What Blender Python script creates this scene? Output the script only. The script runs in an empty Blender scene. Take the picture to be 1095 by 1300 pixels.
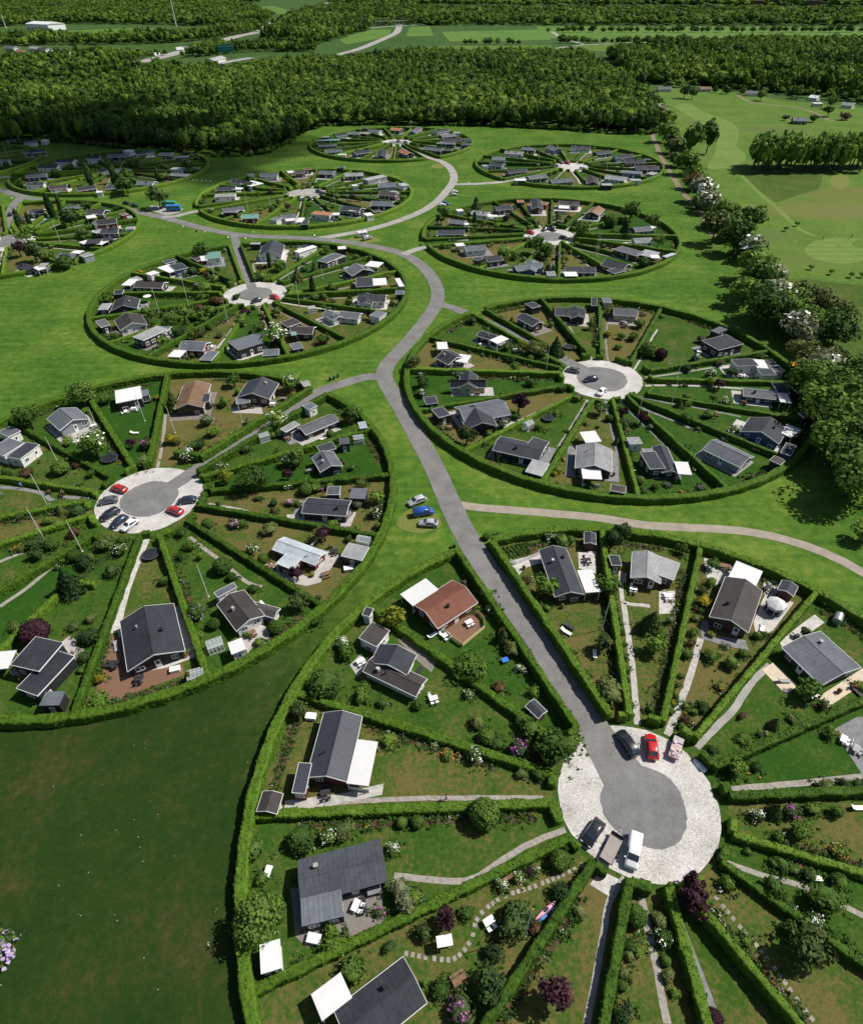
import bpy, math, random
import numpy as np
from mathutils import Vector, Matrix
random.seed(7); RNG = np.random.default_rng(7)
SC = bpy.context.scene
COL = SC.collection
R_ = math.radians
# ------------------------------------------------------------------ camera geometry (fitted to the nine garden circles, metres)
CF, CP, CR, CH = 785.6, 0.71416, 0.009168, 89.14
def G(px, py, z=0.0):
    "photo pixel -> point at height z"
    u = (px-547.5)/CF; v = (650-py)/CF
    c, s = math.cos(CR), math.sin(CR); u, v = u*c+v*s, -u*s+v*c
    c, s = math.cos(CP), math.sin(CP)
    t = (CH-z)/max(1e-5, s-v*c)
    return u*t, (c+v*s)*t
def PX(x, y, z=0.0):
    c, s = math.cos(CP), math.sin(CP); z -= CH
    fw = y*c-z*s; up = y*s+z*c; u = CF*x/fw; v = CF*up/fw
    c, s = math.cos(CR), math.sin(CR)
    return 547.5+u*c-v*s, 650-(u*s+v*c)
# survey sheets the positions were read from: (x0, y0, scale)
SH = dict(p=(0,0,1), a1=(0,0,1.991), a2=(545,0,1.991), a3=(0,150,1.991), a4=(500,150,1.840), a5=(0,460,2.106), a6=(490,360,1.81), a7=(600,660,2.212), a8=(300,700,2.1667),
 b1=(0,140,3.65), b2=(240,190,3.65), b3=(380,145,4.5625), b4=(590,165,4.2115), b5=(530,235,3.2206), b6=(0,240,5.763), b7=(105,295,4.977), b8=(300,295,4.977),
 c1=(500,370,3.911), c2=(760,370,3.776), c3=(500,500,3.911), c4=(770,500,3.911), c5=(0,470,4.2115), c6=(240,470,4.0556), c7=(0,680,4.2115), c8=(230,640,3.911),
 d1=(360,690,3.0417), d2=(610,660,4.38), d3=(820,660,3.982), d4=(680,890,3.911), d5=(290,980,4.0556), d6=(500,1000,3.911), d7=(730,1080,3.0), d8=(880,860,5.0))
def Z(sh, x, y, z=0.0):
    a = SH[sh]; return G(a[0]+x/a[2], a[1]+y/a[2], z)
# ------------------------------------------------------------------ the garden rings
RINGS = dict(F=(30.8,38.8), L=(-65.1,108.7), R=(49.5,161.7), C=(-64.9,226.7), D=(53.8,292.6), B=(-65.7,361.8), A=(-25.7,496.9), E=(85.8,428.0), H=(-192.5,422.6))
RINGS['I'] = (-192.0, 297.0); RINGS['J'] = (-309.0, 445.0)
RR = 57.0
PHRASE = dict(F='nearest ring', L='left foreground ring', R='right middle ring', C='left middle ring', D='right upper ring',
  B='road loop ring', A='farthest ring', E='dirt track ring', H='shaded ring', I='left edge ring', J='left corner ring')
def ring_at(x, y, lim=62):
    b = min(RINGS, key=lambda k: math.hypot(x-RINGS[k][0], y-RINGS[k][1]))
    return b if math.hypot(x-RINGS[b][0], y-RINGS[b][1]) < lim else None
def clock(x, y, k):
    c = RINGS[k]; m = ((90-math.degrees(math.atan2(y-c[1], x-c[0]))) % 360)*2
    q = int(round(m/15)) % 48; h = (q//4) or 12; n = (h % 12)+1
    HW = 'x one two three four five six seven eight nine ten eleven twelve'.split(); h, n = HW[h], HW[n]
    return [f"{h} o'clock", f"quarter past {h}", f"half past {h}", f"quarter to {n}"][q % 4]
LABELED = []
def tag(o, label, cat, group=None, share=False, at=None, nozone=False):
    "label without ring words: the ring and clock position are added when at is given"
    if at is not None:
        k = ring_at(*at)
        if k:
            c = RINGS[k]; r = math.hypot(at[0]-c[0], at[1]-c[1])
            zone = '' if nozone else ('close to hub' if r < 19 else 'inner part' if r < 27 else 'midway' if r < 36 else 'outer part' if r < 46 else 'near rim')
            label = f"{label}, {zone+' ' if zone else ''}at {clock(at[0], at[1], k)}, {PHRASE[k]}"
    o['label'] = label; o['category'] = cat
    if group: o['group'] = group
    if not share: LABELED.append(o)
ORD = ['','second','third','fourth','fifth','sixth','seventh','eighth','ninth','tenth','eleventh','twelfth','thirteenth','fourteenth','fifteenth','sixteenth','seventeenth','eighteenth','nineteenth','twentieth',
 'twenty-first','twenty-second','twenty-third','twenty-fourth','twenty-fifth','twenty-sixth','twenty-seventh','twenty-eighth','twenty-ninth','thirtieth']
def world_xy(o):
    return o.location.x, o.location.y
def dedupe():
    by = {}
    def far(o):
        x, y = world_xy(o); k = ring_at(x, y); return math.hypot(x-HUB[k][0], y-HUB[k][1]) if k else math.hypot(x, y)
    for o in LABELED: by.setdefault(o['label'], []).append(o)
    for lab, os_ in by.items():
        if len(os_) < 2: continue
        os_.sort(key=far); hub = 'hub' if ring_at(*world_xy(os_[0])) else 'viewer'
        n = len(os_)
        for i, o in enumerate(os_):
            w = (('hubward ' if i == 0 else 'rimward ') if hub == 'hub' else ('nearer ' if i == 0 else 'farther ')) if n == 2 else ('first' if i == 0 else ORD[i] if i < len(ORD) else 'far')+f'-from-{hub} '
            o['label'] = w + lab
# ------------------------------------------------------------------ materials
MATS = {}
def nmat(name):
    m = bpy.data.materials.new(name); m.use_nodes = True
    nt = m.node_tree; b = nt.nodes['Principled BSDF']
    return m, nt, b
def lk(nt, a, b): nt.links.new(a, b)
def noise(nt, scale, detail=3, rough=0.55, coord=None):
    n = nt.nodes.new('ShaderNodeTexNoise'); n.inputs['Scale'].default_value = scale; n.inputs['Detail'].default_value = detail; n.inputs['Roughness'].default_value = rough
    if coord is not None: lk(nt, coord, n.inputs['Vector'])
    return n.outputs['Fac']
def ramp(nt, fac, stops):
    r = nt.nodes.new('ShaderNodeValToRGB'); e = r.color_ramp.elements
    while len(e) < len(stops): e.new(0.5)
    for k, (p, c) in enumerate(stops): e[k].position = p; e[k].color = (*c, 1)
    lk(nt, fac, r.inputs[0]); return r.outputs[0]
def math_n(nt, op, a, b=None, clamp=False):
    n = nt.nodes.new('ShaderNodeMath'); n.operation = op; n.use_clamp = clamp
    for i, v in enumerate((a, b)):
        if v is None: continue
        if isinstance(v, (int, float)): n.inputs[i].default_value = v
        else: lk(nt, v, n.inputs[i])
    return n.outputs[0]
def mixc(nt, fac, a, b, mode='MIX'):
    n = nt.nodes.new('ShaderNodeMix'); n.data_type = 'RGBA'; n.blend_type = mode
    for s, v in ((n.inputs[0], fac), (n.inputs[6], a), (n.inputs[7], b)):
        if isinstance(v, (int, float)): s.default_value = v
        elif isinstance(v, tuple): s.default_value = (*v, 1)
        else: lk(nt, v, s)
    return n.outputs[2]
def coords(nt, which='Object'):
    return nt.nodes.new('ShaderNodeTexCoord').outputs[which]
def wpos(nt): return nt.nodes.new('ShaderNodeNewGeometry').outputs['Position']
def bump(nt, b, h, strength=0.3, dist=0.05):
    n = nt.nodes.new('ShaderNodeBump'); n.inputs['Strength'].default_value = strength; n.inputs['Distance'].default_value = dist
    lk(nt, h, n.inputs['Height']); lk(nt, n.outputs[0], b.inputs['Normal'])
def objrand(nt): return nt.nodes.new('ShaderNodeObjectInfo').outputs['Random']
def plain(name, c, rough=0.6, var=0.25, scale=1.5, spec=0.3, metal=0.0):
    if name in MATS: return MATS[name]
    m, nt, b = nmat(name)
    f = noise(nt, scale, 5, 0.6, wpos(nt))
    lk(nt, ramp(nt, f, [(0.3, tuple(x*(1-var) for x in c)), (0.7, tuple(min(1, x*(1+var)) for x in c))]), b.inputs['Base Color'])
    b.inputs['Roughness'].default_value = rough; b.inputs['Specular IOR Level'].default_value = spec; b.inputs['Metallic'].default_value = metal
    MATS[name] = m; return m
def foliage(name, dark, mid, light, attr=None, scale=0.5, transl=0.25):
    if name in MATS: return MATS[name]
    m, nt, b = nmat(name)
    p = wpos(nt)
    f = noise(nt, scale, 3, 0.65, p); f2 = noise(nt, 4.0, 2, 0.6, p)
    f = math_n(nt, 'ADD', math_n(nt, 'MULTIPLY', f, 0.6), math_n(nt, 'MULTIPLY', f2, 0.4))
    if attr:
        a = nt.nodes.new('ShaderNodeAttribute'); a.attribute_name = attr; r = a.outputs['Fac']
    else: r = objrand(nt)
    f = math_n(nt, 'ADD', f, math_n(nt, 'MULTIPLY', math_n(nt, 'SUBTRACT', r, 0.5), 0.3))
    c = ramp(nt, f, [(0.3, dark), (0.5, mid), (0.72, light)])
    lk(nt, c, b.inputs['Base Color']); b.inputs['Roughness'].default_value = 0.75; b.inputs['Specular IOR Level'].default_value = 0.15
    if transl:
        t = nt.nodes.new('ShaderNodeBsdfTranslucent'); lk(nt, c, t.inputs[0])
        x = nt.nodes.new('ShaderNodeMixShader'); x.inputs[0].default_value = transl
        lk(nt, b.outputs[0], x.inputs[1]); lk(nt, t.outputs[0], x.inputs[2])
        lk(nt, x.outputs[0], nt.nodes['Material Output'].inputs[0])
    MATS[name] = m; return m
def grass_mat(name, lush, mid, dry, bias=0.0, attr=None, specks=True, scale=0.05, stripes=None, worn=False, spots=()):  # worn: brown near-left grass, with the dim corner painted into the colour
    m, nt, b = nmat(name); p = wpos(nt)
    f1 = noise(nt, scale, 4, 0.6, p); f2 = noise(nt, scale*9, 4, 0.65, p); f3 = noise(nt, 2.6, 4, 0.7, p)
    f = math_n(nt, 'ADD', math_n(nt, 'MULTIPLY', f1, 0.45), math_n(nt, 'MULTIPLY', f2, 0.55))
    f = math_n(nt, 'ADD', f, bias)
    if attr:
        a = nt.nodes.new('ShaderNodeAttribute'); a.attribute_name = attr
        f = math_n(nt, 'ADD', f, math_n(nt, 'MULTIPLY', math_n(nt, 'SUBTRACT', a.outputs['Fac'], 0.5), 0.30))
    c = ramp(nt, f, [(0.38, lush), (0.51, mid), (0.63, dry)])
    c = mixc(nt, math_n(nt, 'MULTIPLY', f3, 1.0), mixc(nt, 1.0, c, (0.5, 0.55, 0.5), 'MULTIPLY'), mixc(nt, 1.0, c, (1.45, 1.4, 1.35), 'MULTIPLY'))
    if specks:      # faint mowing streaks
        mp = nt.nodes.new('ShaderNodeMapping'); mp.inputs['Rotation'].default_value = (0, 0, .5); mp.inputs['Scale'].default_value = (.02, .5, 1); lk(nt, p, mp.inputs[0])
        ns = noise(nt, 1.0, 3, .6, mp.outputs[0]); mr2 = nt.nodes.new('ShaderNodeMapRange'); lk(nt, ns, mr2.inputs[0]); mr2.inputs[1].default_value = .42; mr2.inputs[2].default_value = .62
        c = mixc(nt, math_n(nt, 'MULTIPLY', mr2.outputs[0], .45), c, mixc(nt, 1.0, c, (1.55, 1.4, 1.5), 'MULTIPLY'))
    if name == 'fairway':
        wv = nt.nodes.new('ShaderNodeTexWave'); wv.bands_direction = 'Y'; wv.inputs['Scale'].default_value = .055; wv.inputs['Distortion'].default_value = .8; lk(nt, p, wv.inputs['Vector'])
        c = mixc(nt, math_n(nt, 'MULTIPLY', wv.outputs['Fac'], .5), c, mixc(nt, 1.0, c, (1.4, 1.28, 1.5), 'MULTIPLY'))
    for (sx, sy), rx, ry, sc_ in spots:      # straw-coloured areas with soft, ragged margins
        sp = nt.nodes.new('ShaderNodeSeparateXYZ'); lk(nt, p, sp.inputs[0])
        q = math_n(nt, 'ADD', math_n(nt, 'POWER', math_n(nt, 'ABSOLUTE', math_n(nt, 'DIVIDE', math_n(nt, 'SUBTRACT', sp.outputs[0], sx), rx)), 2), math_n(nt, 'POWER', math_n(nt, 'ABSOLUTE', math_n(nt, 'DIVIDE', math_n(nt, 'SUBTRACT', sp.outputs[1], sy), ry)), 2))
        q = math_n(nt, 'ADD', q, math_n(nt, 'MULTIPLY', math_n(nt, 'SUBTRACT', f2, .5), 3.0)); r_ = nt.nodes.new('ShaderNodeMapRange'); lk(nt, q, r_.inputs[0]); r_.inputs[1].default_value = .3; r_.inputs[2].default_value = 1.3; r_.inputs[3].default_value = .85; r_.inputs[4].default_value = 0
        c = mixc(nt, r_.outputs[0], c, mixc(nt, f3, tuple(x*.7 for x in sc_), tuple(x*1.2 for x in sc_)))
    if worn:      # browner meadow at the near left, with vignette darkening painted into its colour
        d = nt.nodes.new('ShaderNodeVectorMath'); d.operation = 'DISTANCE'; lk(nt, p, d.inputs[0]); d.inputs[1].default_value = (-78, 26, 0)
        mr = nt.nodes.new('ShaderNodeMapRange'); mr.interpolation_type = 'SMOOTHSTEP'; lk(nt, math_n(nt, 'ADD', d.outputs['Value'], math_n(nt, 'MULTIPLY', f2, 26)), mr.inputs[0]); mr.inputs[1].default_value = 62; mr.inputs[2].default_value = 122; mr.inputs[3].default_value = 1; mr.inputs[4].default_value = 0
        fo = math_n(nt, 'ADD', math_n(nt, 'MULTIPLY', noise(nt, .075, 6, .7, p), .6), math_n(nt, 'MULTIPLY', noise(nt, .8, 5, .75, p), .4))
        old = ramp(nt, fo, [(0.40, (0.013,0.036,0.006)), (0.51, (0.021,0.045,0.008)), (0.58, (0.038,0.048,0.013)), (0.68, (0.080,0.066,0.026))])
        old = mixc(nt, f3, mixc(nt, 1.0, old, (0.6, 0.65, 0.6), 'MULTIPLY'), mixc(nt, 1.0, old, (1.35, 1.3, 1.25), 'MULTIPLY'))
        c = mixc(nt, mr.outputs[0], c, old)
    if stripes:
        u = coords(nt, 'UV'); w = nt.nodes.new('ShaderNodeTexWave'); w.bands_direction = 'Y'; w.inputs['Scale'].default_value = stripes
        w.inputs['Distortion'].default_value = 1.6; w.inputs['Detail'].default_value = 2; w.inputs['Detail Scale'].default_value = 0.6; lk(nt, u, w.inputs['Vector'])
        sf = math_n(nt, 'MULTIPLY', w.outputs['Fac'], 0.38)
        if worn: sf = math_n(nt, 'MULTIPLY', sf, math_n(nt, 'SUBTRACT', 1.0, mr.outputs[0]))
        c = mixc(nt, sf, c, mixc(nt, 1.0, c, (1.45, 1.3, 1.35), 'MULTIPLY'))
    if specks:
        v = nt.nodes.new('ShaderNodeTexVoronoi'); v.inputs['Scale'].default_value = 0.9; lk(nt, p, v.inputs['Vector'])
        k = math_n(nt, 'LESS_THAN', v.outputs['Distance'], 0.05)
        k = math_n(nt, 'MULTIPLY', k, math_n(nt, 'GREATER_THAN', noise(nt, 0.06, 2, 0.6, p), 0.53))
        c = mixc(nt, k, c, (0.5, 0.52, 0.42))
    lk(nt, c, b.inputs['Base Color']); b.inputs['Roughness'].default_value = 0.9; b.inputs['Specular IOR Level'].default_value = 0.08
    bump(nt, b, f3, 0.5, 0.12)
    MATS[name] = m; return m
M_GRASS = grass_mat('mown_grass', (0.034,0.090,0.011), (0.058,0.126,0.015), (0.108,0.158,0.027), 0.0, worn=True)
M_MEADOW = grass_mat('rough_meadow', (0.016,0.042,0.007), (0.028,0.056,0.011), (0.066,0.062,0.020), -0.03, scale=0.06)
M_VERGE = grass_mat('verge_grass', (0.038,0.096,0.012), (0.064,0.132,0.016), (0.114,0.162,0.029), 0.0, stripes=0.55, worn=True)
M_LAWN = grass_mat('garden_lawn', (0.022,0.070,0.008), (0.047,0.092,0.013), (0.125,0.105,0.037), 0.0, attr='tone', specks=False, scale=0.16)
M_GOLF = grass_mat('golf_grass', (0.060,0.125,0.018), (0.090,0.160,0.026), (0.130,0.178,0.040), 0.0, specks=False, scale=0.05,
  spots=[(Z('p',1061,267), 40, 17, (0.150,0.150,0.045)), (Z('p',1075,245), 34, 14, (0.135,0.145,0.040)), (Z('p',965,300), 16, 12, (0.10,0.145,0.035)), (Z('p',1010,330), 26, 8, (0.105,0.15,0.034)), (Z('p',890,155), 18, 30, (0.12,0.15,0.04)), (Z('p',985,165), 30, 18, (0.105,0.14,0.036))])
M_FAIR = grass_mat('fairway', (0.098,0.165,0.032), (0.120,0.190,0.042), (0.145,0.200,0.054), 0.0, specks=False, scale=0.03)
M_TAN = grass_mat('dry_rough', (0.120,0.165,0.036), (0.155,0.172,0.046), (0.18,0.172,0.056), 0.0, specks=False, scale=0.05)
M_FIELD = grass_mat('field', (0.070,0.150,0.028), (0.095,0.180,0.036), (0.12,0.19,0.05), 0.0, specks=False, scale=0.01)
M_FAR = grass_mat('far_land', (0.035,0.080,0.018), (0.050,0.100,0.024), (0.06,0.09,0.03), 0.0, specks=False, scale=0.006)
M_SOIL = plain('soil', (0.085,0.056,0.034), 0.95, 0.45, 1.2, 0.05)
def asphalt(name, c):
    m, nt, b = nmat(name); p = wpos(nt)
    f = math_n(nt, 'ADD', math_n(nt, 'MULTIPLY', noise(nt, .22, 5, .65, p), .55), math_n(nt, 'MULTIPLY', noise(nt, 3.5, 4, .7, p), .45))
    col = ramp(nt, f, [(.34, tuple(x*.68 for x in c)), (.5, c), (.66, tuple(x*1.28 for x in c))])
    v = nt.nodes.new('ShaderNodeTexVoronoi'); v.inputs['Scale'].default_value = .13; lk(nt, p, v.inputs['Vector'])
    col = mixc(nt, math_n(nt, 'MULTIPLY', v.outputs['Color'], .22), col, mixc(nt, 1.0, col, (.55,.55,.56), 'MULTIPLY'))
    w = nt.nodes.new('ShaderNodeVectorMath'); w.operation = 'ADD'; nn = nt.nodes.new('ShaderNodeTexNoise'); nn.inputs['Scale'].default_value = .5; nn.inputs['Detail'].default_value = 5; lk(nt, p, nn.inputs['Vector']); lk(nt, p, w.inputs[0]); lk(nt, nn.outputs['Color'], w.inputs[1])
    e = nt.nodes.new('ShaderNodeTexVoronoi'); e.feature = 'DISTANCE_TO_EDGE'; e.inputs['Scale'].default_value = .21; lk(nt, w.outputs[0], e.inputs['Vector'])
    k = math_n(nt, 'MULTIPLY', math_n(nt, 'LESS_THAN', e.outputs['Distance'], .007), math_n(nt, 'GREATER_THAN', noise(nt, .12, 2, .5, p), .5))
    col = mixc(nt, math_n(nt, 'MULTIPLY', k, .28), col, tuple(x*.4 for x in c))
    lk(nt, col, b.inputs['Base Color']); b.inputs['Roughness'].default_value = .85; b.inputs['Specular IOR Level'].default_value = .2; bump(nt, b, noise(nt, 12, 3, .7, p), .25, .02)
    MATS[name] = m; return m
M_ASPH = asphalt('asphalt', (0.185,0.180,0.173))
M_ASPHD = asphalt('asphalt_disc', (0.178,0.178,0.174))
M_PALE = asphalt('pale_road', (0.33,0.315,0.29)); M_SAND = plain('sandy_path', (0.30,0.262,0.215), 0.95, 0.16, 0.5, 0.05)
M_TRACK = plain('dirt_track', (0.21,0.165,0.125), 0.95, 0.25, 0.2, 0.05)
M_PATHG = plain('path_gravel', (0.29,0.265,0.235), 0.95, 0.3, 1.8, 0.05)
M_STONE = plain('paving', (0.40,0.38,0.355), 0.85, 0.25, 1.1, 0.1)
M_STONEL = plain('pale_paving', (0.47,0.45,0.42), 0.85, 0.25, 1.2, 0.1)
M_SLATE = plain('grey_paving', (0.20,0.20,0.205), 0.85, 0.25, 1.0, 0.1)
def gravel():
    m, nt, b = nmat('white_gravel'); p = wpos(nt)
    f = noise(nt, 5.0, 5, 0.75, p); g = noise(nt, 0.22, 4, 0.6, p)
    c = ramp(nt, math_n(nt, 'ADD', math_n(nt, 'MULTIPLY', f, 0.72), math_n(nt, 'MULTIPLY', g, 0.28)), [(0.36, (0.20,0.188,0.170)), (0.48, (0.43,0.412,0.385)), (0.6, (0.62,0.60,0.575)), (0.7, (0.74,0.72,0.70))])
    lk(nt, c, b.inputs['Base Color']); b.inputs['Roughness'].default_value = 0.95; bump(nt, b, f, 0.5, 0.05)
    return m
M_GRAVEL = gravel()
def deckwood(name, c):
    if name in MATS: return MATS[name]
    m, nt, b = nmat(name); w = nt.nodes.new('ShaderNodeTexWave'); w.inputs['Scale'].default_value = 2.2; w.inputs['Distortion'].default_value = 0.4; w.bands_direction = 'X'
    lk(nt, coords(nt), w.inputs['Vector'])
    f = noise(nt, 1.3, 4, 0.6, wpos(nt))
    c1 = mixc(nt, f, tuple(x*0.7 for x in c), tuple(min(1, x*1.25) for x in c))
    lk(nt, mixc(nt, math_n(nt, 'MULTIPLY', math_n(nt, 'GREATER_THAN', w.outputs['Fac'], 0.9), 0.55), c1, tuple(x*0.35 for x in c)), b.inputs['Base Color'])
    b.inputs['Roughness'].default_value = 0.8; MATS[name] = m; return m
def roofmat(name, c, kind='felt', rough=0.8):
    if name in MATS: return MATS[name]
    m, nt, b = nmat(name); o = coords(nt); p = wpos(nt)
    sc = dict(felt=0.5, tile=2.6, corr=3.2, solar=0.9)[kind]
    f = math_n(nt, 'ADD', math_n(nt, 'MULTIPLY', noise(nt, 0.28, 4, 0.65, p), .5), math_n(nt, 'MULTIPLY', noise(nt, 1.6, 6, 0.7, p), .5)); g = noise(nt, 9.0, 3, 0.6, p)
    f = math_n(nt, 'ADD', math_n(nt, 'MULTIPLY', f, 0.75), math_n(nt, 'MULTIPLY', g, 0.25))
    f = math_n(nt, 'ADD', f, math_n(nt, 'MULTIPLY', math_n(nt, 'SUBTRACT', objrand(nt), 0.5), 0.15))
    v = 0.5 if c[0] < .6 else 0.10
    base = ramp(nt, f, [(0.32, tuple(x*(1-v) for x in c)), (0.66, tuple(min(1, x*(1+v)) for x in c))])
    w = nt.nodes.new('ShaderNodeTexWave'); w.bands_direction = 'X'; w.inputs['Scale'].default_value = sc/1.0; w.inputs['Distortion'].default_value = 0.0; lk(nt, o, w.inputs['Vector'])
    if c[0] < .3 and kind in ('felt', 'tile'):      # moss and old stains
        base = mixc(nt, math_n(nt, 'MULTIPLY', math_n(nt, 'GREATER_THAN', noise(nt, .75, 7, .75, p), .63), .28), base, tuple(x*.6+y for x, y in zip(c, (.030, .034, .018))))
    ln = math_n(nt, 'GREATER_THAN', w.outputs['Fac'], 0.93 if kind in ('felt', 'solar') else 0.75)
    col = mixc(nt, math_n(nt, 'MULTIPLY', ln, 0.35), base, tuple(min(1, x*(0.45 if c[0] < .6 else .62)) for x in c) if kind != 'solar' else (0.12,0.13,0.15))
    if kind in ('tile', 'solar'):
        w2 = nt.nodes.new('ShaderNodeTexWave'); w2.bands_direction = 'Y'; w2.inputs['Scale'].default_value = sc; lk(nt, o, w2.inputs['Vector'])
        col = mixc(nt, math_n(nt, 'MULTIPLY', math_n(nt, 'GREATER_THAN', w2.outputs['Fac'], 0.85), 0.4), col, tuple(x*0.4 for x in c) if kind == 'tile' else (0.14,0.15,0.17))
    lk(nt, col, b.inputs['Base Color']); b.inputs['Roughness'].default_value = rough; b.inputs['Specular IOR Level'].default_value = 0.3
    bump(nt, b, w.outputs['Fac'], 0.25, 0.04)
    MATS[name] = m; return m
ROOF = dict(K=('black', (0.033,0.038,0.046), 'felt'), H=('slate grey', (0.062,0.071,0.083), 'felt'), G=('grey', (0.105,0.116,0.132), 'felt'), L=('pale grey', (0.27,0.275,0.28), 'corr'), B=('brown', (0.21,0.125,0.075), 'tile'), D=('dark brown', (0.060,0.052,0.050), 'tile'),
  R=('red tiled', (0.155,0.060,0.038), 'tile'), W=('white', (0.66,0.66,0.65), 'corr'), S=('silver', (0.36,0.40,0.43), 'corr'), T=('green', (0.12,0.26,0.22), 'corr'), O=('orange', (0.36,0.150,0.075), 'tile'), P=('black panelled', (0.022,0.024,0.034), 'solar'))
WALL = dict(k=('black', (0.018,0.018,0.020)), w=('white', (0.72,0.71,0.68)), r=('dark red', (0.125,0.022,0.018)), b=('blue', (0.035,0.085,0.165)), n=('brown', (0.060,0.034,0.024)), g=('grey', (0.26,0.29,0.32)), y=('cream', (0.50,0.46,0.32)), t=('dark teal', (0.024,0.040,0.050)))
def rm(k): n, c, kd = ROOF[k]; return roofmat(n.replace(' ', '_')+'_roof', c, kd, 0.55 if k in 'PS' else 0.8)
def wallm(k):
    n, c = WALL[k]; nm = n.replace(' ', '_')+'_cladding'
    if nm in MATS: return MATS[nm]
    m, nt, b = nmat(nm); w = nt.nodes.new('ShaderNodeTexWave'); w.bands_direction = 'Z'; w.inputs['Scale'].default_value = 1.6; lk(nt, coords(nt), w.inputs['Vector'])
    f = noise(nt, 1.4, 4, 0.6, wpos(nt))
    col = ramp(nt, f, [(0.3, tuple(x*0.78 for x in c)), (0.7, tuple(min(1, x*1.2) for x in c))])
    col = mixc(nt, math_n(nt, 'MULTIPLY', math_n(nt, 'GREATER_THAN', w.outputs['Fac'], 0.88), 0.4), col, tuple(x*0.4 for x in c))
    lk(nt, col, b.inputs['Base Color']); b.inputs['Roughness'].default_value = 0.7; bump(nt, b, w.outputs['Fac'], 0.3, 0.03)
    MATS[nm] = m; return m
M_WHITE = plain('white_paint', (0.78,0.78,0.76), 0.5, 0.06)
M_GLASS = plain('window_glass', (0.035,0.045,0.055), 0.08, 0.3, 0.8, 0.8)
M_BLACKM = plain('black_metal', (0.02,0.02,0.022), 0.4, 0.2)
M_STEEL = plain('galvanised_steel', (0.45,0.46,0.47), 0.35, 0.15, 2.0, 0.5, 0.7)
M_RUB = plain('rubber', (0.018,0.018,0.018), 0.8, 0.2)
M_WOODG = deckwood('grey_deck_wood', (0.20,0.18,0.16)); M_WOODB = deckwood('brown_deck_wood', (0.19,0.100,0.060)); M_WOODL = deckwood('pale_deck_wood', (0.60,0.50,0.38))
M_WOOD = plain('timber', (0.19,0.115,0.065), 0.8, 0.3, 3.0)
M_BARK = plain('bark', (0.085,0.065,0.048), 0.95, 0.4, 4.0, 0.05)
# ------------------------------------------------------------------ mesh helpers
class MB:
    def __init__(s): s.v = []; s.f = []; s.m = []; s.mi = 0
    def add(s, vs, fs):
        o = len(s.v); s.v += [tuple(v) for v in vs]; s.f += [tuple(i+o for i in f) for f in fs]; s.m += [s.mi]*len(fs); return s
    def box(s, x0, x1, y0, y1, z0, z1, M=None):
        vs = [(x, y, z) for z in (z0, z1) for y in (y0, y1) for x in (x0, x1)]
        if M is not None: vs = [M @ Vector(v) for v in vs]
        return s.add(vs, [(0,2,3,1), (4,5,7,6), (0,1,5,4), (1,3,7,5), (3,2,6,7), (2,0,4,6)])
    def prism(s, prof, x0, x1):
        "profile of (y, z) extruded along x"
        n = len(prof); vs = [(x0, y, z) for y, z in prof]+[(x1, y, z) for y, z in prof]
        return s.add(vs, [tuple(range(n)), tuple(range(2*n-1, n-1, -1))]+[(i, i+n, (i+1) % n+n, (i+1) % n) for i in range(n)])
    def tube(s, pts, rad, n=8, cap=True):
        rs = rad if isinstance(rad, (list, tuple)) else [rad]*len(pts); vs = []; P = [Vector(p) for p in pts]
        for i, p in enumerate(P):
            d = (P[min(i+1, len(P)-1)]-P[max(i-1, 0)]).normalized(); a = Vector((0,0,1)) if abs(d.z) < 0.9 else Vector((1,0,0))
            u = d.cross(a).normalized(); w = d.cross(u)
            vs += [p+(u*math.cos(2*math.pi*k/n)+w*math.sin(2*math.pi*k/n))*rs[i] for k in range(n)]
        fs = [(i*n+k, i*n+(k+1) % n, (i+1)*n+(k+1) % n, (i+1)*n+k) for i in range(len(P)-1) for k in range(n)]
        if cap: fs += [tuple(range(n))[::-1], tuple((len(P)-1)*n+k for k in range(n))]
        return s.add(vs, fs)
    def lathe(s, prof, n=16, c=(0,0,0)):
        vs = [(c[0]+r*math.cos(2*math.pi*k/n), c[1]+r*math.sin(2*math.pi*k/n), c[2]+z) for r, z in prof for k in range(n)]
        fs = [(i*n+k, i*n+(k+1) % n, (i+1)*n+(k+1) % n, (i+1)*n+k) for i in range(len(prof)-1) for k in range(n)]
        fs += [tuple(range(n))[::-1], tuple((len(prof)-1)*n+k for k in range(n))]
        return s.add(vs, fs)
    def mesh(s, name, mats, smooth=False):
        me = bpy.data.meshes.new(name); me.from_pydata(s.v, [], s.f)
        for m in (mats if isinstance(mats, (list, tuple)) else [mats]): me.materials.append(m)
        me.polygons.foreach_set('material_index', s.m)
        if smooth: me.polygons.foreach_set('use_smooth', [True]*len(s.f))
        me.update(); return me
    def build(s, name, mats, parent=None, smooth=False):
        return put(name, s.mesh(name, mats, smooth), parent)
def put(name, me, parent=None, loc=(0,0,0), rz=0.0, sc=None):
    o = bpy.data.objects.new(name, me); COL.objects.link(o)
    if parent is not None: o.parent = parent
    o.location = loc; o.rotation_euler = (0, 0, rz)
    if sc is not None: o.scale = sc if isinstance(sc, (tuple, list)) else (sc, sc, sc)
    return o
def empty(name, x, y, z=0.0, rz=0.0):
    o = put(name, None, None, (x, y, z), rz); o.empty_display_size = 0.3; return o
def copy_tree(o, parent=None):
    c = o.copy(); COL.objects.link(c); c.parent = parent
    for ch in o.children: copy_tree(ch, c)
    return c
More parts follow.
